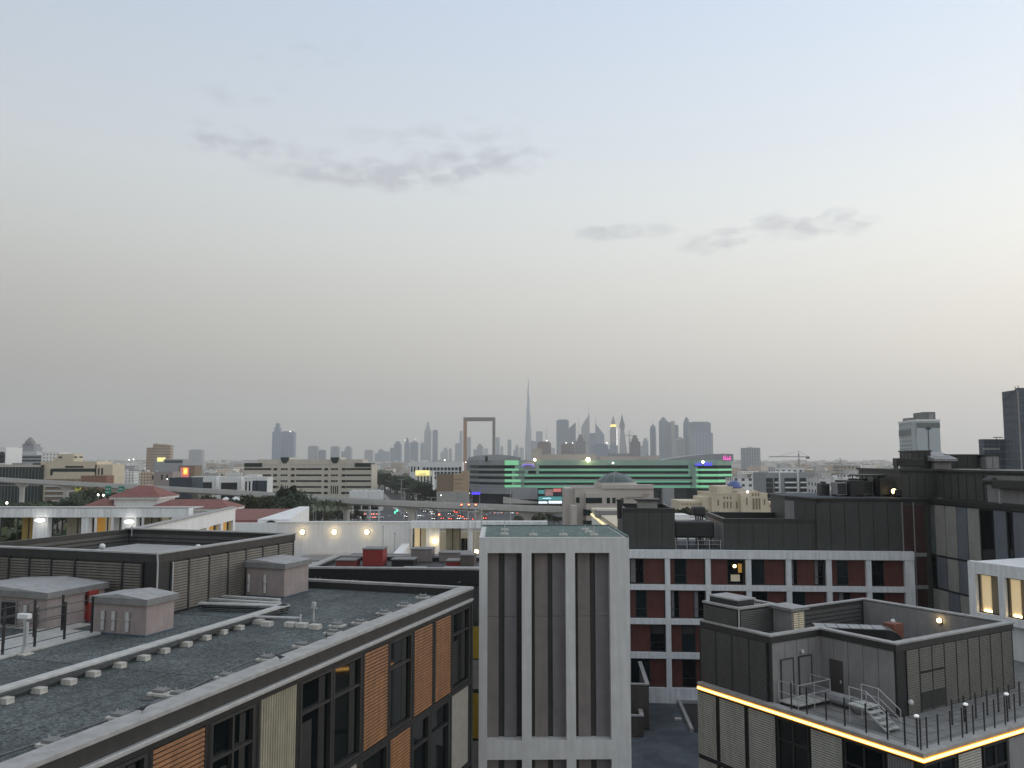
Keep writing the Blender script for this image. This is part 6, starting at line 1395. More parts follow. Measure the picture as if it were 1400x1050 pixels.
T('low brown block with two white lights beneath the broad dark tower', 768, 786, 606, 3700, 'twr_brown')
T('dark unfinished tower with a thin mast before the leaf-shaped tower', 787.5, 800.5, 594, 3900, 'twr_dark', 'crown', extra=spire(-.3, 85, 1.0))
# twin slanted towers
def leaf(label, a, b, yt, ysp, d, flip):
    x0, x1 = px_x(a, d), px_x(b, d); w = x1-x0; h = zat(yt, d); hs = zat(ysp, d); t = thing('slanted_tower', label, 'skyscraper', (x0, d, 0)); m = MB()
    P = [(0, 0), (w, 0), (w, h), (w*.75, h*.93), (w*.35, h*.84), (w*.05, h*.74)] if not flip else [(0, 0), (w, 0), (w, h*.72), (w*.75, h*.80), (w*.35, h*.9), (0, h)]
    n = len(P); m.v = [(x, 0, z) for x, z in P]+[(x, 35, z) for x, z in P]; m.f = [tuple(range(n)), tuple(range(2*n-1, n-1, -1))]+[(i, (i+1) % n, n+(i+1) % n, n+i) for i in range(n)]; m.m = [0]*(n+2)
    m.build('tower_body', 'twr_pale' if not flip else 'twr_blue2', t); xs = w-3 if not flip else 3
    MB().tube((xs, 18, h*.9), (xs, 18, hs), 2.4, 5, .6).build('spire', 'pipe_grey', t)
leaf('leaf-shaped tower with a slanted top and a high spire', 795, 806.5, 566, 555, 5400, False)
leaf('second slanted tower with a spire on its left edge', 815, 826.5, 579, 567.5, 5300, True)
T('small dark tower between the two slanted towers', 807, 816, 592, 5100, 'twr_blue', 'flat')
T('low wide dark block below the second slanted tower', 812, 832, 607, 4300, 'twr_blue', 'flat')
T('low stepped dark block below the gold banded tower', 829, 845, 605, 4400, 'twr_blue2', 'step')
# conical twins
for lb, a, b, yt, g, mm_ in (('pointed tower with a glowing gold band below its tip', 835.5, 846, 567.5, 1, 'twr_pale'), ('pointed tower with a flared spike top beside the gold banded one', 847.5, 858, 565.5, 0, 'twr_grey')):
    d = 5000; x0, x1 = px_x(a, d), px_x(b, d); w = x1-x0; h = zat(yt, d); t = thing('pointed_tower', lb, 'skyscraper', ((x0+x1)/2, d, 0)); q = w/2
    if g:
        MB().box(-q, q*.5, 0, w, 0, h*.72).box(-q*.8, q*.4, 3, w-3, h*.72, h*.82).build('tower_body', mm_, t); MB().box(-q*.85, q*.45, 1, w-1, h*.77, h*.81).build('gold_band', 'screen_yellow', t)
        MB().lathe([(q*.62, 0), (q*.45, h*.06), (.6, h*.18)], 8, (-q*.2, w/2, h*.82)).build('spire', 'pipe_grey', t)
        for k in range(9): MB().box(q*.52, q*.7, -1, 0, h*(.40+k*.04), h*(.415+k*.04)).build('lit_window', 'lamp_white', t)
    else:
        MB().hexa([(-q*.9, 0, 0), (q*1.4, 0, 0), (q*1.4, w, 0), (-q*.9, w, 0), (-q*.6, 2, h*.68), (q*.25, 2, h*.68), (q*.25, w-2, h*.68), (-q*.6, w-2, h*.68)]).build('tower_body', mm_, t)
        MB().lathe([(q*.4, 0), (q*.75, h*.06), (q*.7, h*.11), (q*.35, h*.2), (.6, h*.32)], 10, (-q*.15, w/2, h*.68)).build('spire', 'twr_dark', t)
T('dark unfinished tower with lit tip right of the pointed towers', 862.5, 876, 595, 3600, 'twr_dark', 'crown')
T('pale stepped pair right of the dark unfinished tower', 876.5, 887, 599, 5600, 'twr_blue2', 'step')
T('slim grey tower with a pointed cap', 890, 898.5, 579, 5000, 'twr_blue', 'round', extra=spire(0, 30, 1.5))
T('broad blue tower with a peaked roof', 903, 914, 569.5, 4900, 'twr_blue', 'peak')
T('dark slab on the shoulder of the peaked tower', 913.5, 919, 577, 4950, 'twr_blue', 'flat')
T('slim white tower, right of the peaked tower', 919.5, 923.5, 575.5, 4800, 'twr_pale', 'flat')
T('narrow dark tower with antenna right of the slim white one', 924, 928.5, 581, 4900, 'twr_blue', 'flat', extra=spire(0, 25, 1.2))
T('lower grey block left of the domed tower', 925, 937, 597, 4600, 'twr_grey', 'peak')
T('dark tower with a domed top', 936.5, 945, 569.5, 4700, 'twr_blue', 'dome')
T('widest dark slab near the right end of the skyline', 945.5, 973, 576.5, 4500, 'twr_blue', 'flat')
T('lighter blue block standing in front of the widest slab', 949, 975.5, 590, 4200, 'twr_blue2', 'flat')
for px, py, d_, la in ((774, 605.5, 3690, 'left white point light above the low brown block'), (783, 605.5, 3690, 'right white point light above the low brown block'), (829.5, 605.5, 4290, 'white point light above the low wide dark block'), (554, 602, 6190, 'white point light on the slim dark tower at left'), (568, 601, 6290, 'white point light on the tip of the left skyline tower'), (747.5, 602.5, 3590, 'small light on the brown unfinished block'), (397, 590, 4610, 'small light on the shorter half of the twin tower'), (608, 629, 1500, 'small yellow street light left of the great frame'), (637, 632, 900, 'small white light at the foot of the great frame'), (183, 628, 1800, 'small white light among the low houses left of the brown hotel'), (177, 628.5, 1800, 'second small white light among the low houses left of the brown hotel'), (170, 647.5, 1000, 'left warm light over the brown roofs at left'), (164.5, 647.5, 1000, 'right-hand neighbour of the left warm light over the brown roofs'), (178, 648, 1000, 'third warm light over the brown roofs at left'), (229, 655, 560, 'tiny white light on the salmon block'), (142, 677, 300, 'bright white street light left of the pavilion tower'), (135, 676.5, 300, 'smaller white street light left of the pavilion tower'), (10.5, 687.5, 250, 'white street light at the left edge above the gallery'), (603, 677, 545, 'white light at the foot of the brown block'), (641.5, 674.5, 560, 'yellow light at the right foot of the brown block')):
    o = thing('point_light', la, 'lamp', pw(px, py, d_), 0); r_ = (.9 if d_ > 2000 else 1.0)*d_/F*.8; r_ = min(r_, 4)
    if d_ < 400: r_ = .42
    MB().tube((0, 0, -r_*4), (0, 0, 0), r_*.2, 5).build('post', 'pipe_grey', o); MB().ball((0, -r_, 0), r_*.8, 6).build('globe', 'lamp_far_white', o)
# the great frame
dF = 2540; x0, x1 = px_x(633.2, dF), px_x(677, dF); h = zat(570.5, dF); lw = 4.6/F*dF
t = thing('picture_frame', 'giant copper coloured rectangular frame standing above the city', 'landmark', (x0, dF, 0))
MB().box(0, lw, 0, 20, 0, h-lw*.95).build('left_leg', 'copper', t); MB().box(x1-x0-lw*.85, x1-x0, 0, 20, 0, h-lw*.95).build('right_leg', 'copper_grey', t); MB().box(0, x1-x0, 0, 20, h-lw*.95, h).build('bridge', 'copper_grey', t); MB().box(lw, x1-x0-lw, 1, 19, h-lw*1.1, h-lw*.95).build('soffit', 'copper_grey', t)
# ================================================================= ground, roads, viaduct
g = MB(); g.q((-15000, -400, 0), (15000, -400, 0), (15000, 20000, 0), (-15000, 20000, 0)); struct(g.build('ground', 'ground'))
def road(name, pix, z=.02, m_='asphalt'):
    b = MB(); b.prism([tuple(pz(px, py, 0)[:2]) for px, py in pix], z-.01, z); return struct(b.build(name, m_))
road('grass_verge', [(380, 716), (620, 716), (600, 688), (520, 682), (380, 690)], .02, 'verge')
road('road', [(520, 718), (790, 718), (800, 700), (660, 686), (560, 687), (500, 700)], .06)
road('slip_road', [(596, 700), (552, 700), (507, 654), (515, 654)], .10)
road('boulevard', [(650, 684), (800, 690), (800, 684), (520, 668), (500, 672)], .14)
road('car_park', [(395, 712), (528, 712), (548, 703), (398, 700)], .10)
road('car_park', [(668, 706), (790, 708), (790, 696), (664, 692)], .10)
b = MB()
for (ax, ay, bx, by, n) in ((560, 712, 640, 688, 12), (600, 714, 655, 689, 12), (640, 716, 690, 692, 10), (530, 706, 600, 689, 10), (575, 696, 514, 658, 10)):
    A, B = pz(ax, ay, 0), pz(bx, by, 0); dv = (B-A)/n; nn = Vector((-dv.y, dv.x, 0)).normalized()*.35
    for k in range(n):
        p = A+dv*k; q = p+dv*.5; b.prism([tuple((p-nn)[:2]), tuple((q-nn)[:2]), tuple((q+nn)[:2]), tuple((p+nn)[:2])], .16, .17)
struct(b.build('road_marking', 'paint'))
b = MB()
for (ax, ay, bx, by) in ((500, 694, 560, 689), (560, 689, 588, 698), (655, 694, 700, 700), (655, 690, 760, 694), (610, 684, 640, 690), (545, 700, 520, 672)):
    A, B = pz(ax, ay, 0), pz(bx, by, 0); dv = (B-A).normalized(); nn = Vector((-dv.y, dv.x, 0))*1.6
    b.prism([tuple((A-nn)[:2]), tuple((B-nn)[:2]), tuple((B+nn)[:2]), tuple((A+nn)[:2])], .05, .35)
struct(b.build('traffic_island', 'kerb'))
# viaduct
vp = [(-120, 645, 650), (0, 653.5, 560), (120, 660, 520), (230, 666, 490), (330, 671.5, 465), (430, 679, 430), (520, 684, 400), (640, 689, 378), (770, 693.5, 362), (900, 696, 355)]
V = [pw(a, y, d) for a, y, d in vp]; fine = []
for i in range(len(V)-1):
    p0, p1, p2, p3 = V[max(i-1, 0)], V[i], V[i+1], V[min(i+2, len(V)-1)]
    for k in range(8):
        s = k/8; fine.append(.5*((2*p1)+(p2-p0)*s+(2*p0-5*p1+4*p2-p3)*s*s+(3*p1-p0-3*p2+p3)*s**3))
fine.append(V[-1])
vr = thing('viaduct', 'long pale concrete railway viaduct curving across the middle distance on single pillars', 'viaduct', (0, 0, 0))
dk = MB(); pa = MB(); tr = MB()
prev = None
for i, p in enumerate(fine):
    tn = (fine[min(i+1, len(fine)-1)]-fine[max(i-1, 0)]); tn.z = 0; tn.normalize(); n = Vector((-tn.y, tn.x, 0))
    sec = [p-n*4.6+Vector((0, 0, -.9)), p+n*4.6+Vector((0, 0, -.9)), p+n*2.2+Vector((0, 0, -2.7)), p-n*2.2+Vector((0, 0, -2.7))]
    par = [(p+n*s_+Vector((0, 0, z))) for s_, z in ((-4.6, -1.9), (-4.25, -1.9), (-4.25, .15), (-4.6, .15))]; par2 = [(p+n*s_+Vector((0, 0, z))) for s_, z in ((4.25, -1.9), (4.6, -1.9), (4.6, .15), (4.25, .15))]
    tq = [(p+n*s_+Vector((0, 0, z))) for s_, z in ((-3.6, -.9), (3.6, -.9), (3.6, -.5), (-3.6, -.5))]
    cur = (sec, par, par2, tq)
    if prev:
        for m_, A, B in ((dk, prev[0], cur[0]), (pa, prev[1], cur[1]), (pa, prev[2], cur[2]), (tr, prev[3], cur[3])):
            for k in range(4): m_.q(A[k], A[(k+1) % 4], B[(k+1) % 4], B[k])
    prev = cur
dk.build('deck', 'viaduct', vr); pa.build('parapet', 'viaduct', vr); tr.build('track_bed', 'roof_tan', vr)
for px in (-60, 35, 93, 158, 220, 276, 385, 476, 562, 655, 725, 800):
    a = ray(px, 670)[0]; p = min(fine, key=lambda v: abs(v.x/v.y-a))
    MB().lathe([(1.6, 0), (1.6, p.z-5)], 12, (p.x, p.y, 0)).hexa([(p.x-1.5, p.y-1.3, p.z-5.2), (p.x+1.5, p.y-1.3, p.z-5.2), (p.x+1.5, p.y+1.3, p.z-5.2), (p.x-1.5, p.y+1.3, p.z-5.2), (p.x-4.2, p.y-1.5, p.z-2.72), (p.x+4.2, p.y-1.5, p.z-2.72), (p.x+4.2, p.y+1.5, p.z-2.72), (p.x-4.2, p.y+1.5, p.z-2.72)]).build('pillar', 'viaduct', vr)
# white canopies / tents by the interchange
for a, b, yt, yb, d, la in ((482, 519, 684.5, 690, 455, 'low white flat canopy below the viaduct, left of the interchange'),):
    x0, x1 = px_x(a, d), px_x(b, d); t = thing('canopy', la, 'canopy', (x0, d, 0)); w = x1-x0; z1 = zat(yt, d); z0 = max(1, zat(yb, d))
    MB().box(0, w, 0, 9, z1-.9, z1).build('roof', 'roof_white', t)
    for k in range(4): MB().box(k*(w-.5)/3, k*(w-.5)/3+.5, 1, 1.5, 0, z1-.9).build('post', 'white_plastic', t)
for px, py, d, la in ((412, 681, 420, 'left white pointed tent roof beside the palms'), (424, 680.5, 425, 'middle white pointed tent roof beside the palms'), (437, 682, 430, 'right white pointed tent roof beside the palms'), (340, 681, 430, 'small white parasol-like tent at the left of the tree clump'), (322, 678.5, 440, 'white tent roof among the trees right of the long red roof'), (309, 679, 445, 'second white tent roof among the trees right of the long red roof')):
    p = pw(px, py, d); t = thing('tent', la, 'tent', (p.x, d, 0)); z = p.z
    m = MB(); q = 2.6; m.q((-q, -q, z-2), (q, -q, z-2), (0, 0, z)).q((q, -q, z-2), (q, q, z-2), (0, 0, z)).q((q, q, z-2), (-q, q, z-2), (0, 0, z)).q((-q, q, z-2), (-q, -q, z-2), (0, 0, z)); m.build('roof', 'white_wall', t)
    m = MB()
    for sx in (-1, 1):
        for sy in (-1, 1): m.tube((q*sx*.95, q*sy*.95, 0), (q*sx*.95, q*sy*.95, z-2), .1, 5)
    m.build('pole', 'galv', t)
t, w, h, S, Z = blk_('market_hall', 'low white hall with scalloped roof in front of the beige office block', 'building', 478, 521, 671.5, 560, 12, 'white_wall', par=0)
for k in range(5): MB().lathe([(w/10, 0), (w/14, .7), (.1, 1.1)], 10, (w*(k+.5)/5, 4, h)).build('roof_vault', 'roof_white', t)
MB().box(.5, w-.5, -.2, .1, 1, h*.6).build('shopfront', 'glass', t)
t, w, h, S, Z = blk_('white_kiosk', 'small pale flat building among the boulevard trees', 'building', 535, 551, 662.5, 860, 8, 'white_wall', par=.3)
MB().box(1, w-1, -.2, .1, h*.3, h*.7).build('window_band', 'glass_blue', t)
# ---- cars
def make_car(m_):
    t = thing('car', '', 'car', (0, -900, 0))
    b = MB(); P = [(-2.2, .35), (2.2, .35), (2.25, .75), (1.2, .95), (-1.9, .98), (-2.25, .8)]; n = 6
    b.v = [(x, -.88, z) for x, z in P]+[(x, .88, z) for x, z in P]; b.f = [tuple(range(n)), tuple(range(2*n-1, n-1, -1))]+[(i, (i+1) % n, n+(i+1) % n, n+i) for i in range(n)]; b.m = [0]*8; b.build('body', m_, t, bevel=.05)
    MB().hexa([(-1.8, -.82, .97), (1.0, -.82, .94), (1.0, .82, .94), (-1.8, .82, .97), (-1.2, -.65, 1.42), (.3, -.65, 1.42), (.3, .65, 1.42), (-1.2, .65, 1.42)]).build('cabin_glass', 'glass', t)
    MB().box(-1.15, .25, -.62, .62, 1.42, 1.47).build('roof', m_, t)
    for x in (-1.35, 1.4):
        for y in (-.9, .7): MB().tube((x, y, .33), (x, y+.2, .33), .33, 12).build('wheel', 'tyre', t)
    for y in (-.65, .65): MB().box(2.2, 2.27, y-.16, y+.16, .6, .74).build('headlight', 'lamp_far_white', t)
    for y in (-.65, .65): MB().box(-2.29, -2.2, y-.18, y+.18, .62, .8).build('taillight', 'red_light', t)
    return t
carp = {k: make_car(k) for k in ('car_white', 'car_silver', 'car_dark', 'car_red')}; used = set()
def put_car(k, x, y, rz, label, group):
    if k not in used: o = carp[k]; used.add(k); o.location = (x, y, .18); o.rotation_euler.z = rz; o['label'] = label; o['group'] = group
    else: o = dup(carp[k], (x, y, .18), rz, label, group)
    return o
rnd = random.Random(5)
nm = {'car_white': 'white', 'car_silver': 'silver', 'car_dark': 'black', 'car_red': 'dark red'}
for row, (a, b, y, n) in enumerate([(474, 528, 709, 6), (470, 526, 704.5, 6), (680, 768, 703, 9), (684, 768, 699, 9), (676, 760, 695.5, 8)]):
    for i in range(n):
        px = a+(b-a)*(i+rnd.random()*.5)/n; p = pz(px, y, 0); k = rnd.choice(['car_white', 'car_white', 'car_silver', 'car_dark', 'car_white'])
        put_car(k, p.x, p.y, R(rnd.choice([78, 84, 262, 10])), '%s car parked in the car park %s' % (nm[k], 'left of the interchange' if row < 2 else 'below the billboard'), 'parked cars %s' % ('by the palms' if row < 2 else 'below the billboard'))
for i, (px, py, k, rz, la) in enumerate([(607, 710.5, 'car_dark', 72, 'car braking at the junction, first of the queue from the left'), (617.5, 711, 'car_red', 72, 'dark red car braking in the middle of the junction queue'), (629, 710.5, 'car_white', 250, 'white car facing the camera in the junction queue'), (638.5, 711, 'car_silver', 72, 'silver car braking near the street poles'), (650, 711.5, 'car_dark', 72, 'dark car at the right end of the junction queue'), (575, 706.5, 'car_white', 255, 'white car driving towards the camera left of the queue'), (582, 700.5, 'car_dark', 255, 'dark car with headlights in the middle of the road'), (616, 704, 'car_dark', 255, 'dark car with bright headlights behind the queue'), (624, 692, 'car_silver', 60, 'silver car leaving at the top of the junction'), (636, 697.5, 'car_silver', 70, 'silver car on the right side lanes'), (525.5, 663.5, 'car_dark', 115, 'car with red taillights low on the far boulevard'), (519, 659, 'car_red', 115, 'dark red car with taillights on the far boulevard'), (513, 656, 'car_dark', 115, 'farthest dark car on the boulevard beside the beige office block'), (528, 668, 'car_white', 295, 'white car with headlights coming down the far boulevard'), (524, 671, 'car_silver', 295, 'silver car with headlights coming down the far boulevard'), (530, 674, 'car_silver', 10, 'silver car crossing at the foot of the boulevard'), (576, 678, 'car_white', 5, 'white car on the road in front of the low trees'), (652, 684, 'car_white', 175, 'white car with lights near the small blue sign')]):
    p = pz(px, py, 0); put_car(k, p.x, p.y, R(rz), la, 'cars on the road')
for i in range(34):
    lane = i % 4; f = rnd.random(); py = 692+f*19; px = (566, 590, 616, 640)[lane]+(py-692)*(-.6, .2, .9, 1.3)[lane]+rnd.uniform(-3, 3)
    k = rnd.choice(['car_white', 'car_silver', 'car_dark', 'car_dark', 'car_red']); away = lane >= 2
    p = pz(px, py, 0); put_car(k, p.x, p.y, R(rnd.uniform(70, 82) if away else rnd.uniform(250, 262)), '%s car %s among the evening traffic of the interchange' % (nm[k], 'driving away' if away else 'coming closer'), '%s cars %s on the interchange' % (nm[k], 'driving away' if away else 'coming closer'))
lampo = None
for i in range(60):
    if i < 34: px, py = rnd.uniform(5, 335), rnd.uniform(636, 664)
    else: px, py = rnd.uniform(1005, 1225), rnd.uniform(634, 660)
    d = 34*F/(py-628)*.93; p = pw(px, py-2, d)
    if blocked(p.x-3, p.x+3, d-3, d+3) if 'blocked' in globals() else False: continue
    if lampo is None:
        lampo = thing('street_lamp', '', 'street lamp', (p.x, d, 0)); MB().tube((0, 0, 0), (0, 0, 7.2), .14, 5, .08).build('pole', 'galv', lampo); MB().box(-.4, .4, -.4, .2, 7.2, 7.6).build('lamp_head', 'lamp_far', lampo); o = lampo
    else: o = dup(lampo, (p.x, d, 0))
    s = 'left of the beige office block' if i < 34 else 'right of the green-lit block'
    o['label'] = 'small lit street lamp among the low houses %s' % s; o['group'] = 'street lamps %s' % s
# ---- traffic lights & street lamps
def tlight(label, px, py, d, m_):
    p = pw(px, py, d); t = thing('traffic_light', label, 'traffic light', (p.x, d, 0)); MB().tube((0, 0, 0), (0, 0, p.z+.6), .09, 6).build('pole', 'dark_metal', t); MB().box(-.3, .3, -.25, -.08, p.z-1.0, p.z+.6).build('head', 'black_metal', t)
    MB().ball((0, -.32, p.z), .42 if d > 400 else .3, 8).build('lamp', m_, t)
for i, (px, py, d, m_, la) in enumerate([(606, 692.5, 520, 'red_light', 'red traffic light, left of the pair above the junction'), (614.5, 692.5, 520, 'red_light', 'red traffic light, right of the pair above the junction'), (631, 690, 352, 'red_light', 'red traffic light, first of three beneath the viaduct'), (641, 690, 352, 'red_light', 'red traffic light, second of three beneath the viaduct'), (650.5, 690, 352, 'red_light', 'red traffic light, third of three beneath the viaduct'), (600.5, 703.5, 470, 'red_light', 'lone red traffic light left of the queue'), (659.5, 705.5, 470, 'red_light', 'red traffic light beside the tall street poles'), (663, 700.5, 480, 'red_light', 'red traffic light close to the pale tower edge'), (540, 700.5, 500, 'green_light', 'lower left green traffic light'), (543, 698, 505, 'green_light', 'green traffic light just above the lower left one'), (562, 694, 520, 'green_light', 'pale green traffic light in the middle of the junction')]): tlight(la, px, py, d, m_)
for px, yt, d, la in ((570, 675, 470, 'thin tall lamp post in the centre of the interchange'), (553, 668, 480, 'thin tall lamp post left of the pillar of the viaduct'), (549, 655, 520, 'thin tall lamp post beside the boulevard trees'), (698, 668, 420, 'tall lamp post in front of the green-lit block, above the pale tower'), (590, 680, 450, 'lamp post right of the interchange centre'), (505, 668, 470, 'lamp post before the beige office block')):
    t = thing('lamp_post', la, 'lamp post', (px_x(px, d), d, 0)); h = zat(yt, d); MB().tube((0, 0, 0), (0, 0, h), .22, 6, .12).build('pole', 'galv', t); MB().tube((-1.6, 0, h-.1), (1.6, 0, h-.1), .1, 5).box(-2.3, -1.5, -.25, .25, h-.2, h).box(1.5, 2.3, -.25, .25, h-.2, h).build('lamp_head', 'galv', t)
# ================================================================= trees
def crown_mesh(seed, n=1500, flat=.8, leaf=.085):
    r = random.Random(seed); m = MB(); cl = []
    for _ in range(26):
        a, e = r.uniform(0, 2*pi), r.uniform(-.5, 1.2); q = r.uniform(.35, .82); cl.append((cos(a)*cos(e)*q, sin(a)*cos(e)*q, sin(e)*q*flat, r.uniform(.16, .36)))
    for i in range(n):
        c = r.choice(cl); u = Vector((r.gauss(0, 1), r.gauss(0, 1), r.gauss(0, 1))).normalized()*c[3]*r.uniform(.6, 1.1)
        p = Vector(c[:3])+u; a = Vector((r.gauss(0, 1), r.gauss(0, 1), r.gauss(0, .6))).normalized(); b_ = a.orthogonal().normalized(); s = leaf*r.uniform(.5, 1.3)
        m.q(p-a*s, p+b_*s*.8, p+a*s, p-b_*s*.8)
    return m
def tree_proto(seed, m_, flat=.85):
    t = thing('tree', '', 'tree', (0, -900, 0)); c = crown_mesh(seed, 1500, flat).build('crown', m_, t); c.location = (0, 0, 1.25)
    b = MB().tube((0, 0, 0), (.03, 0, .8), .07, 7, .05)
    r = random.Random(seed)
    for k in range(5): a = k*1.3; b.tube((.03, 0, .55+.05*k), (cos(a)*.5, sin(a)*.5, 1.2+.1*k), .04, 5, .01)
    b.build('trunk', 'bark', t); return t
tp = [tree_proto(1, 'leaf_dark'), tree_proto(2, 'leaf_mid', .7), tree_proto(3, 'leaf_olive', 1.0), tree_proto(4, 'leaf_dark', .7)]; tu = set()
def put_tree(k, px, d, ytop, label, group, wid=1.0):
    x = px_x(px, d); h = max(3, zat(ytop, d)); s = h/2.1
    if k not in tu: o = tp[k]; tu.add(k); o.location = (x, d, 0); o['label'] = label; o['group'] = group
    else: o = dup(tp[k], (x, d, 0), None, label, group)
    o.scale = (s*wid, s*wid, s); o.rotation_euler.z = rnd.uniform(0, 6); return o
kd = ['dense dark', 'mid green', 'olive', 'dark spreading']
for px, d, yt, k, w in ((396, 395, 661.5, 0, .75), (404, 390, 668, 3, .9), (386, 380, 676, 0, .9), (365, 385, 673, 1, 1.0), (352, 390, 678, 1, .9), (375, 390, 680, 2, .9)):
    put_tree(k, px, d, yt, {396: 'tallest dark tree of the clump before the beige office block', 404: 'dark tree leaning on the right of the tallest one', 386: 'dark tree low at the left of the tallest one', 365: 'bright green round tree left of the tall dark tree', 352: 'green tree at the left end of the clump', 375: 'olive tree between the green and the tall dark tree'}[px], 'tree clump before the beige office block', w)
for i in range(16):
    px = -8+i*8.2; put_tree(rnd.choice([0, 0, 1, 3]), px, rnd.uniform(330, 420), rnd.uniform(676, 684) if px > 95 else rnd.uniform(682, 688), 'dark tree in the belt behind the long gallery at left', 'tree belt at left', 1.1)
for i in range(9): put_tree(rnd.choice([0, 1, 2]), 112+i*6, rnd.uniform(420, 470), rnd.uniform(668, 676), 'dark tree between the viaduct and the pavilion roof', 'trees by the pavilion', 1.0)
for i in range(12): put_tree(rnd.choice([1, 2, 0]), 283+i*6, rnd.uniform(330, 430), rnd.uniform(679, 686), 'green tree right of the long red roof', 'trees behind the red roofs', 1.1)
for i in range(14): put_tree(rnd.choice([2, 1, 0]), 405+i*6.6, rnd.uniform(440, 470), rnd.uniform(697, 702), 'low olive tree beneath the palms', 'low trees under the palms', 1.2)
for i in range(18):
    f = i/17; put_tree(rnd.choice([0, 3]), 513+f*62+rnd.uniform(-4, 4), 980-f*330, 644+f*12+rnd.uniform(-2, 3), 'dark tree lining the boulevard behind the interchange', 'boulevard trees', 1.4)
for i in range(7): put_tree(rnd.choice([0, 2]), 580+i*9, rnd.uniform(600, 640), rnd.uniform(665, 669), 'dark bushy tree at the foot of the brown block', 'trees by the brown block', 1.3)
for i in range(9): put_tree(rnd.choice([2, 0]), 708+i*7, rnd.uniform(420, 470), rnd.uniform(702, 707), 'low shrub-like tree before the car park', 'low trees before the car park', 1.6)
for i in range(7): put_tree(rnd.choice([0, 1]), 1044+i*7, rnd.uniform(330, 380), rnd.uniform(675, 682), 'dark tree behind the low cream wing', 'trees behind the cream hall', 1.2)
for i in range(5): put_tree(2, 944+i*4, 230, rnd.uniform(698, 703), 'olive tree in front of the cream hall', 'trees before the cream hall', 1.0)
for i in range(8): put_tree(rnd.choice([0, 1, 2]), 2+i*7, rnd.uniform(125, 160), rnd.uniform(713, 728), 'green tree seen through the gallery columns', 'trees seen through the gallery', 1.0)
def palm_proto():
    t = thing('palm_tree', '', 'palm tree', (0, -900, 0)); b = MB(); b.tube((0, 0, 0), (.1, 0, 5.8), .28, 8, .2); b.build('trunk', 'bark', t)
    m = MB(); r = random.Random(3)
    for k in range(30):
        a = k*2.4; up = r.uniform(.2, 1.5); prev = None
        for j in range(7):
            s = j/6; rr = 2.9*s; z = 5.8+up*sin(s*2.2)*1.3-s*s*1.6; c = Vector((.1+cos(a)*rr, sin(a)*rr, z)); w = .34*(1-s*.8); n = Vector((-sin(a), cos(a), 0))
            cur = (c-n*w-Vector((0, 0, w*.7)), c, c+n*w-Vector((0, 0, w*.7)))
            if prev: m.q(prev[0], cur[0], cur[1], prev[1]).q(prev[1], cur[1], cur[2], prev[2])
            prev = cur
    m.build('crown', 'leaf_mid', t); return t
pp_ = palm_proto()
for i, (px, yt, d, la) in enumerate([(425, 679.5, 400, 'palm tree left of three beside the white tents'), (445, 682.5, 405, 'palm tree in the middle of three beside the white tents'), (464, 683.5, 410, 'palm tree right of three above the parked cars'), (738, 700, 400, 'bushy palm before the car park below the billboard'), (1082, 694.5, 215, 'small palm tips over the roof edge beside the dark clad block')]):
    x = px_x(px, d); s = zat(yt, d)/7.0; o = pp_ if i == 0 else dup(pp_, (x, d, 0)); o.location = (x, d, 0); o.scale = (s*.75, s*.75, s); o['label'] = la; o['group'] = 'palm trees'
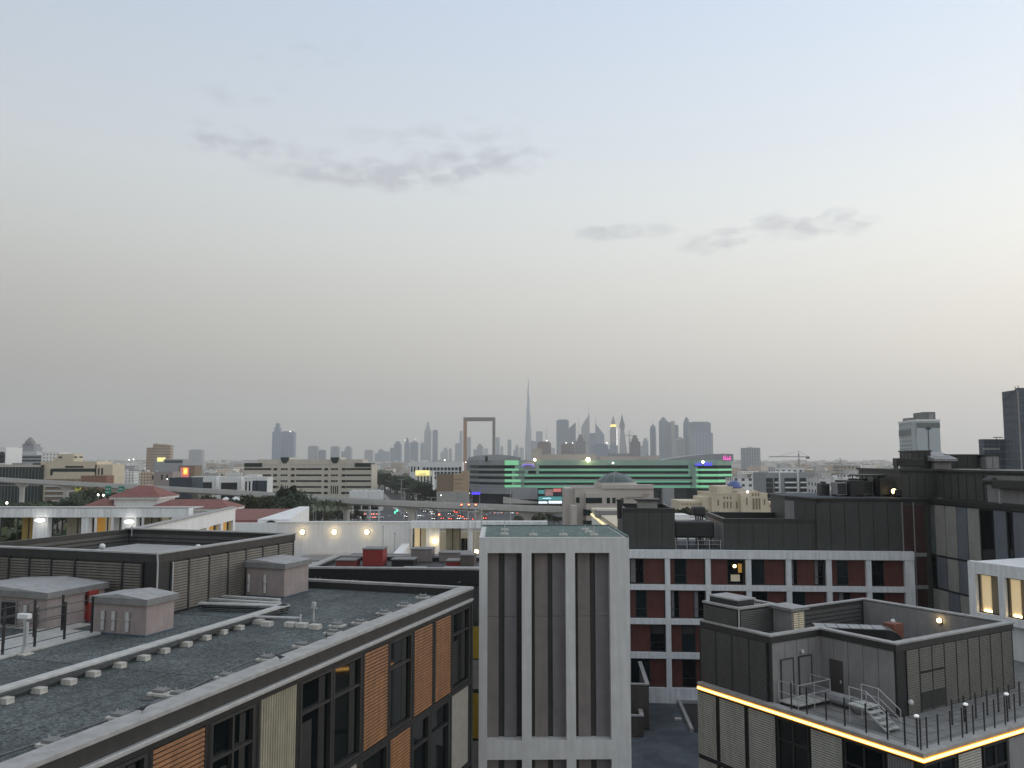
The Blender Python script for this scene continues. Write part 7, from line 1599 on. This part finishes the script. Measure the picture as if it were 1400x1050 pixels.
# ================================================================= low-rise city
def blocked(x0, x1, y0, y1):
    for a, b, c_, d_ in foot:
        if x0 < b and x1 > a and y0 < d_ and y1 > c_: return True
    return False
hv = ['hs_white', 'hs_white', 'hs_cream', 'hs_tan', 'hs_grey', 'hs_pink', 'hs_white', 'hs_cream']
hn = {'hs_white': 'white', 'hs_cream': 'cream', 'hs_tan': 'tan', 'hs_grey': 'grey', 'hs_pink': 'pinkish'}
r = random.Random(11); cnt = 0; tries = 0
while cnt < 270 and tries < 6000:
    tries += 1
    left = r.random() < .52
    px = r.uniform(-20, 520) if left else (r.uniform(1000, 1260) if r.random() < .82 else r.uniform(520, 700))
    py = 628+r.choice([r.uniform(6, 26), r.uniform(5, 14)]) if not left else 628+r.choice([r.uniform(7, 46), r.uniform(6, 18)])
    if not left and px < 720: py = 628+r.uniform(6, 18)
    d = 34*F/(py-628)
    if d < 640 and not (px > 1000 and d > 500): continue
    x = px_x(px, d); w, dp, h = r.uniform(14, 38), r.uniform(12, 26), r.choice([7, 7.5, 10.5, 11, 14, 14, 17.5, 21])*r.uniform(.9, 1.1)
    if d < 800 and left: h = min(h, 15)
    if 500 < px < 560: h = min(h, 12)
    if blocked(x-w/2, x+w/2, d, d+dp): continue
    # keep the boulevard and the rail line free
    foot.append((x-w/2-3, x+w/2+3, d-5, d+dp+5)); k = r.choice(hv)
    side = 'left of the beige office block' if px < 335 else 'behind the beige office block' if px < 520 else 'between the office block and the great frame' if px < 720 else 'right of the green-lit block'
    far = 'near' if d < 1100 else 'mid-distance' if d < 2200 else 'distant'
    st = 'flat-roofed' if h < 12 else 'taller flat-roofed'
    t = thing('low_house', '%s %s %s house %s' % (far, hn[k], st, side), 'house', (x-w/2, d, 0), R(r.uniform(-14, 14)), '%s %s %s houses %s' % (far, hn[k], st, side))
    b = MB().box(0, w, 0, dp, 0, h)
    if r.random() < .5: b.box(w*.55, w+r.uniform(3, 9), 2, dp*.8, 0, h*.7)
    b.build('wall', k, t)
    q = MB().box(0, w, -.05, .3, h, h+1.0).box(-.05, .3, .3, dp, h, h+1).box(w-.3, w, .3, dp, h, h+1); q.build('parapet', k, t)
    q = MB().box(w*.2, w*.2+r.uniform(3, 6), 3, 8, h, h+3)
    for _ in range(r.randint(2, 6)):
        a, c_ = r.uniform(1, w-3), r.uniform(1, dp-3); q.box(a, a+r.uniform(1, 2.5), c_, c_+1.8, h, h+r.uniform(.8, 2.2))
    q.build('roof_clutter', r.choice(['roof_white', 'roof_tan', 'pipe_grey', 'red_tile']), t); cnt += 1
for kk, (mn, col) in enumerate((('hs_white', 0), ('hs_tan', 1), ('hs_grey', 2))):
    b = MB()
    for _ in range(900):
        py = 628+r.uniform(3.0, 14); d = 34*F/(py-628); px = r.uniform(-60, 1300); x = px_x(px, d); w, dp, h = r.uniform(15, 60), r.uniform(15, 40), r.choice([8, 11, 14, 18, 22, 30 if d > 4500 else 18])
        if blocked(x-w/2, x+w/2, d, d+dp): continue
        b.box(x-w/2, x+w/2, d, d+dp, 0, h)
    o = b.build('distant_city', mn); tag(o, ['sea of white low houses fading to the horizon', 'tan low houses scattered to the horizon', 'grey low houses scattered to the horizon'][kk], 'city', None, 'stuff')
# tree dots in the far city
b = MB()
for _ in range(500):
    py = 628+r.uniform(3.5, 30); d = 34*F/(py-628); px = r.uniform(-60, 1300); x = px_x(px, d)
    if d < 900 or blocked(x-5, x+5, d-5, d+5) : continue
    for j in range(14):
        p = Vector((x+r.gauss(0, 5), d+r.gauss(0, 5), 4+r.uniform(0, 5))); s = r.uniform(1.5, 3); a = Vector((r.gauss(0, 1), r.gauss(0, 1), r.gauss(0, 1))).normalized(); c_ = a.orthogonal()
        b.q(p-a*s, p+c_*s, p+a*s, p-c_*s)
tag(b.build('distant_trees', 'leaf_olive'), 'dark specks of trees among the far low houses', 'trees', None, 'stuff')
# ================================================================= haze
hz = MB().box(-14000, 14000, -300, 15000, -1, 900).build('haze', []); tag(hz, 'thin grey evening haze over the whole city', 'haze', None, 'stuff')
hm = bpy.data.materials.new('haze'); hm.use_nodes = True; nt = hm.node_tree; nt.nodes.clear()
out = nt.nodes.new('ShaderNodeOutputMaterial'); pv = nt.nodes.new('ShaderNodeVolumePrincipled'); pv.inputs['Density'].default_value = HAZE; pv.inputs['Color'].default_value = (.965, .96, .94, 1); pv.inputs['Anisotropy'].default_value = .45
nt.links.new(pv.outputs[0], out.inputs['Volume']); hz.data.materials.append(hm)
# ================================================================= sky
W = bpy.data.worlds.new('World'); bpy.context.scene.world = W; W.use_nodes = True; nt = W.node_tree; N = nt.nodes; Lk = nt.links; N.clear()
def nd(t_, **k):
    n = N.new(t_)
    for a, v in k.items(): setattr(n, a, v)
    return n
def mth(op, *a):
    n = nd('ShaderNodeMath', operation=op)
    for i, v in enumerate(a):
        if isinstance(v, (int, float)): n.inputs[i].default_value = v
        else: Lk.new(v, n.inputs[i])
    return n.outputs[0]
tc = nd('ShaderNodeTexCoord'); sp = nd('ShaderNodeSeparateXYZ'); Lk.new(tc.outputs['Generated'], sp.inputs[0])
el = mth('MULTIPLY', mth('ARCSINE', sp.outputs[2]), 180/pi); az = mth('MULTIPLY', mth('ARCTAN2', sp.outputs[0], sp.outputs[1]), 180/pi)
rp = nd('ShaderNodeValToRGB'); cr = rp.color_ramp; cr.interpolation = 'B_SPLINE'
stops = [(0, (150, 149, 144)), (5, (202, 196, 187)), (10, (221, 218, 211)), (14, (229, 231, 227)), (20, (225, 232, 237)), (30, (199, 217, 240)), (55, (212, 217, 228)), (90, (222, 224, 230))]
while len(cr.elements) < len(stops): cr.elements.new(.5)
for e_, (a, c_) in zip(cr.elements, stops): e_.position = a/90; e_.color = lin(*c_)
Lk.new(mth('DIVIDE', el, 90), rp.inputs[0])
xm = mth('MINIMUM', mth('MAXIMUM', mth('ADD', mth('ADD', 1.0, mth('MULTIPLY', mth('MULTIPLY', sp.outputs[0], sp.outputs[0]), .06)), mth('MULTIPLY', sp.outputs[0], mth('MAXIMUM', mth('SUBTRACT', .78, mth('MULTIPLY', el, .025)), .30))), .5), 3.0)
# sunset glow well to the right, outside the view
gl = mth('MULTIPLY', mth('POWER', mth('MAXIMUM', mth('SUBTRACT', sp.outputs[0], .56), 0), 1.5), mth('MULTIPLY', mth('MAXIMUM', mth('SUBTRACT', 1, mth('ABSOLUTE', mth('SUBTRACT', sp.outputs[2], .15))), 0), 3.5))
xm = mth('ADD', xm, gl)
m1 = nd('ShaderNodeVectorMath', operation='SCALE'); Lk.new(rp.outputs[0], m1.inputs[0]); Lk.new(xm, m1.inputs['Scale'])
# clouds: soft grey streaks placed by direction in the sky
nz = nd('ShaderNodeTexNoise'); nz.inputs['Scale'].default_value = 1.0; nz.inputs['Detail'].default_value = 6; nz.inputs['Roughness'].default_value = .58; nz.inputs['Distortion'].default_value = .2
cb = nd('ShaderNodeCombineXYZ'); Lk.new(mth('MULTIPLY', az, .42), cb.inputs[0]); Lk.new(mth('MULTIPLY', el, 1.05), cb.inputs[1]); Lk.new(cb.outputs[0], nz.inputs['Vector'])
tot = None
for (a0, e0, ra, re, tilt, st) in ((-10.0, 18.8, 5.5, .85, .0, 1.0), (-4.5, 19.5, 5.0, .95, .12, 1.0), (-17.5, 20.0, 5, .8, -.08, .65), (7.2, 15.2, 3.2, .45, .02, .9), (14.0, 14.4, 1.8, .6, .08, .8), (19.5, 14.9, 3.2, .75, .0, 1.0), (-5, 21.4, 7, 1.2, .10, .28), (-18, 23.0, 4, .8, .1, .22), (-13, 26, 5, 1, .1, .16)):
    da = mth('DIVIDE', mth('SUBTRACT', az, a0), ra); de = mth('DIVIDE', mth('SUBTRACT', mth('SUBTRACT', el, e0), mth('MULTIPLY', mth('SUBTRACT', az, a0), tilt)), re)
    q = mth('MULTIPLY', mth('EXPONENT', mth('MULTIPLY', mth('ADD', mth('MULTIPLY', da, da), mth('MULTIPLY', de, de)), -1.0)), st); tot = q if tot is None else mth('MAXIMUM', tot, q)
cf = nd('ShaderNodeMapRange'); cf.inputs[1].default_value = .22; cf.inputs[2].default_value = .62; cf.inputs[3].default_value = 0; cf.inputs[4].default_value = .46
Lk.new(mth('MULTIPLY', mth('POWER', tot, .42), mth('MULTIPLY', mth('SUBTRACT', nz.outputs['Fac'], .26), 2.2)), cf.inputs[0])
mc = nd('ShaderNodeMix'); mc.data_type = 'RGBA'; Lk.new(cf.outputs[0], mc.inputs[0]); Lk.new(m1.outputs[0], mc.inputs[6]); mc.inputs[7].default_value = lin(164, 165, 180)
sky = nd('ShaderNodeTexSky'); sky.sky_type = 'NISHITA'; sky.sun_disc = False; sky.sun_elevation = R(SUN_EL); sky.sun_rotation = R(SUN_AZ); sky.dust_density = 4
b1 = nd('ShaderNodeBackground'); Lk.new(sky.outputs[0], b1.inputs[0]); b1.inputs[1].default_value = .02
b2 = nd('ShaderNodeBackground'); Lk.new(mc.outputs[2], b2.inputs[0]); b2.inputs[1].default_value = SKY
ad = nd('ShaderNodeAddShader'); Lk.new(b1.outputs[0], ad.inputs[0]); Lk.new(b2.outputs[0], ad.inputs[1])
ow = nd('ShaderNodeOutputWorld'); Lk.new(ad.outputs[0], ow.inputs[0])
sl = bpy.data.lights.new('sun', 'SUN'); sl.energy = SUN; sl.angle = R(25); sl.color = (1, .9, .82); so = bpy.data.objects.new('sun', sl); C.objects.link(so)
az_ = R(SUN_AZ); e_ = R(max(SUN_EL, 8)); dv = Vector((sin(az_)*cos(e_), cos(az_)*cos(e_), sin(e_))); so.rotation_euler = dv.to_track_quat('Z', 'Y').to_euler()
# ================================================================= camera, output
cd = bpy.data.cameras.new('camera'); cd.sensor_width = 36; cd.lens = 36*F/1400; cd.clip_start = .1; cd.clip_end = 60000
co = bpy.data.objects.new('camera', cd); C.objects.link(co); co.location = (0, 0, H); co.rotation_euler = (pi/2+PT, 0, 0)
sc = bpy.context.scene; sc.camera = co
sc.view_settings.view_transform = 'Standard'; sc.view_settings.look = 'None'; sc.view_settings.exposure = EXPO; sc.view_settings.gamma = 1
sc.cycles.volume_bounces = 3
print('LONG', [(len(o['label'].split()), o.name) for o in bpy.data.objects if o.get('label') and len(o['label'].split()) > 16])
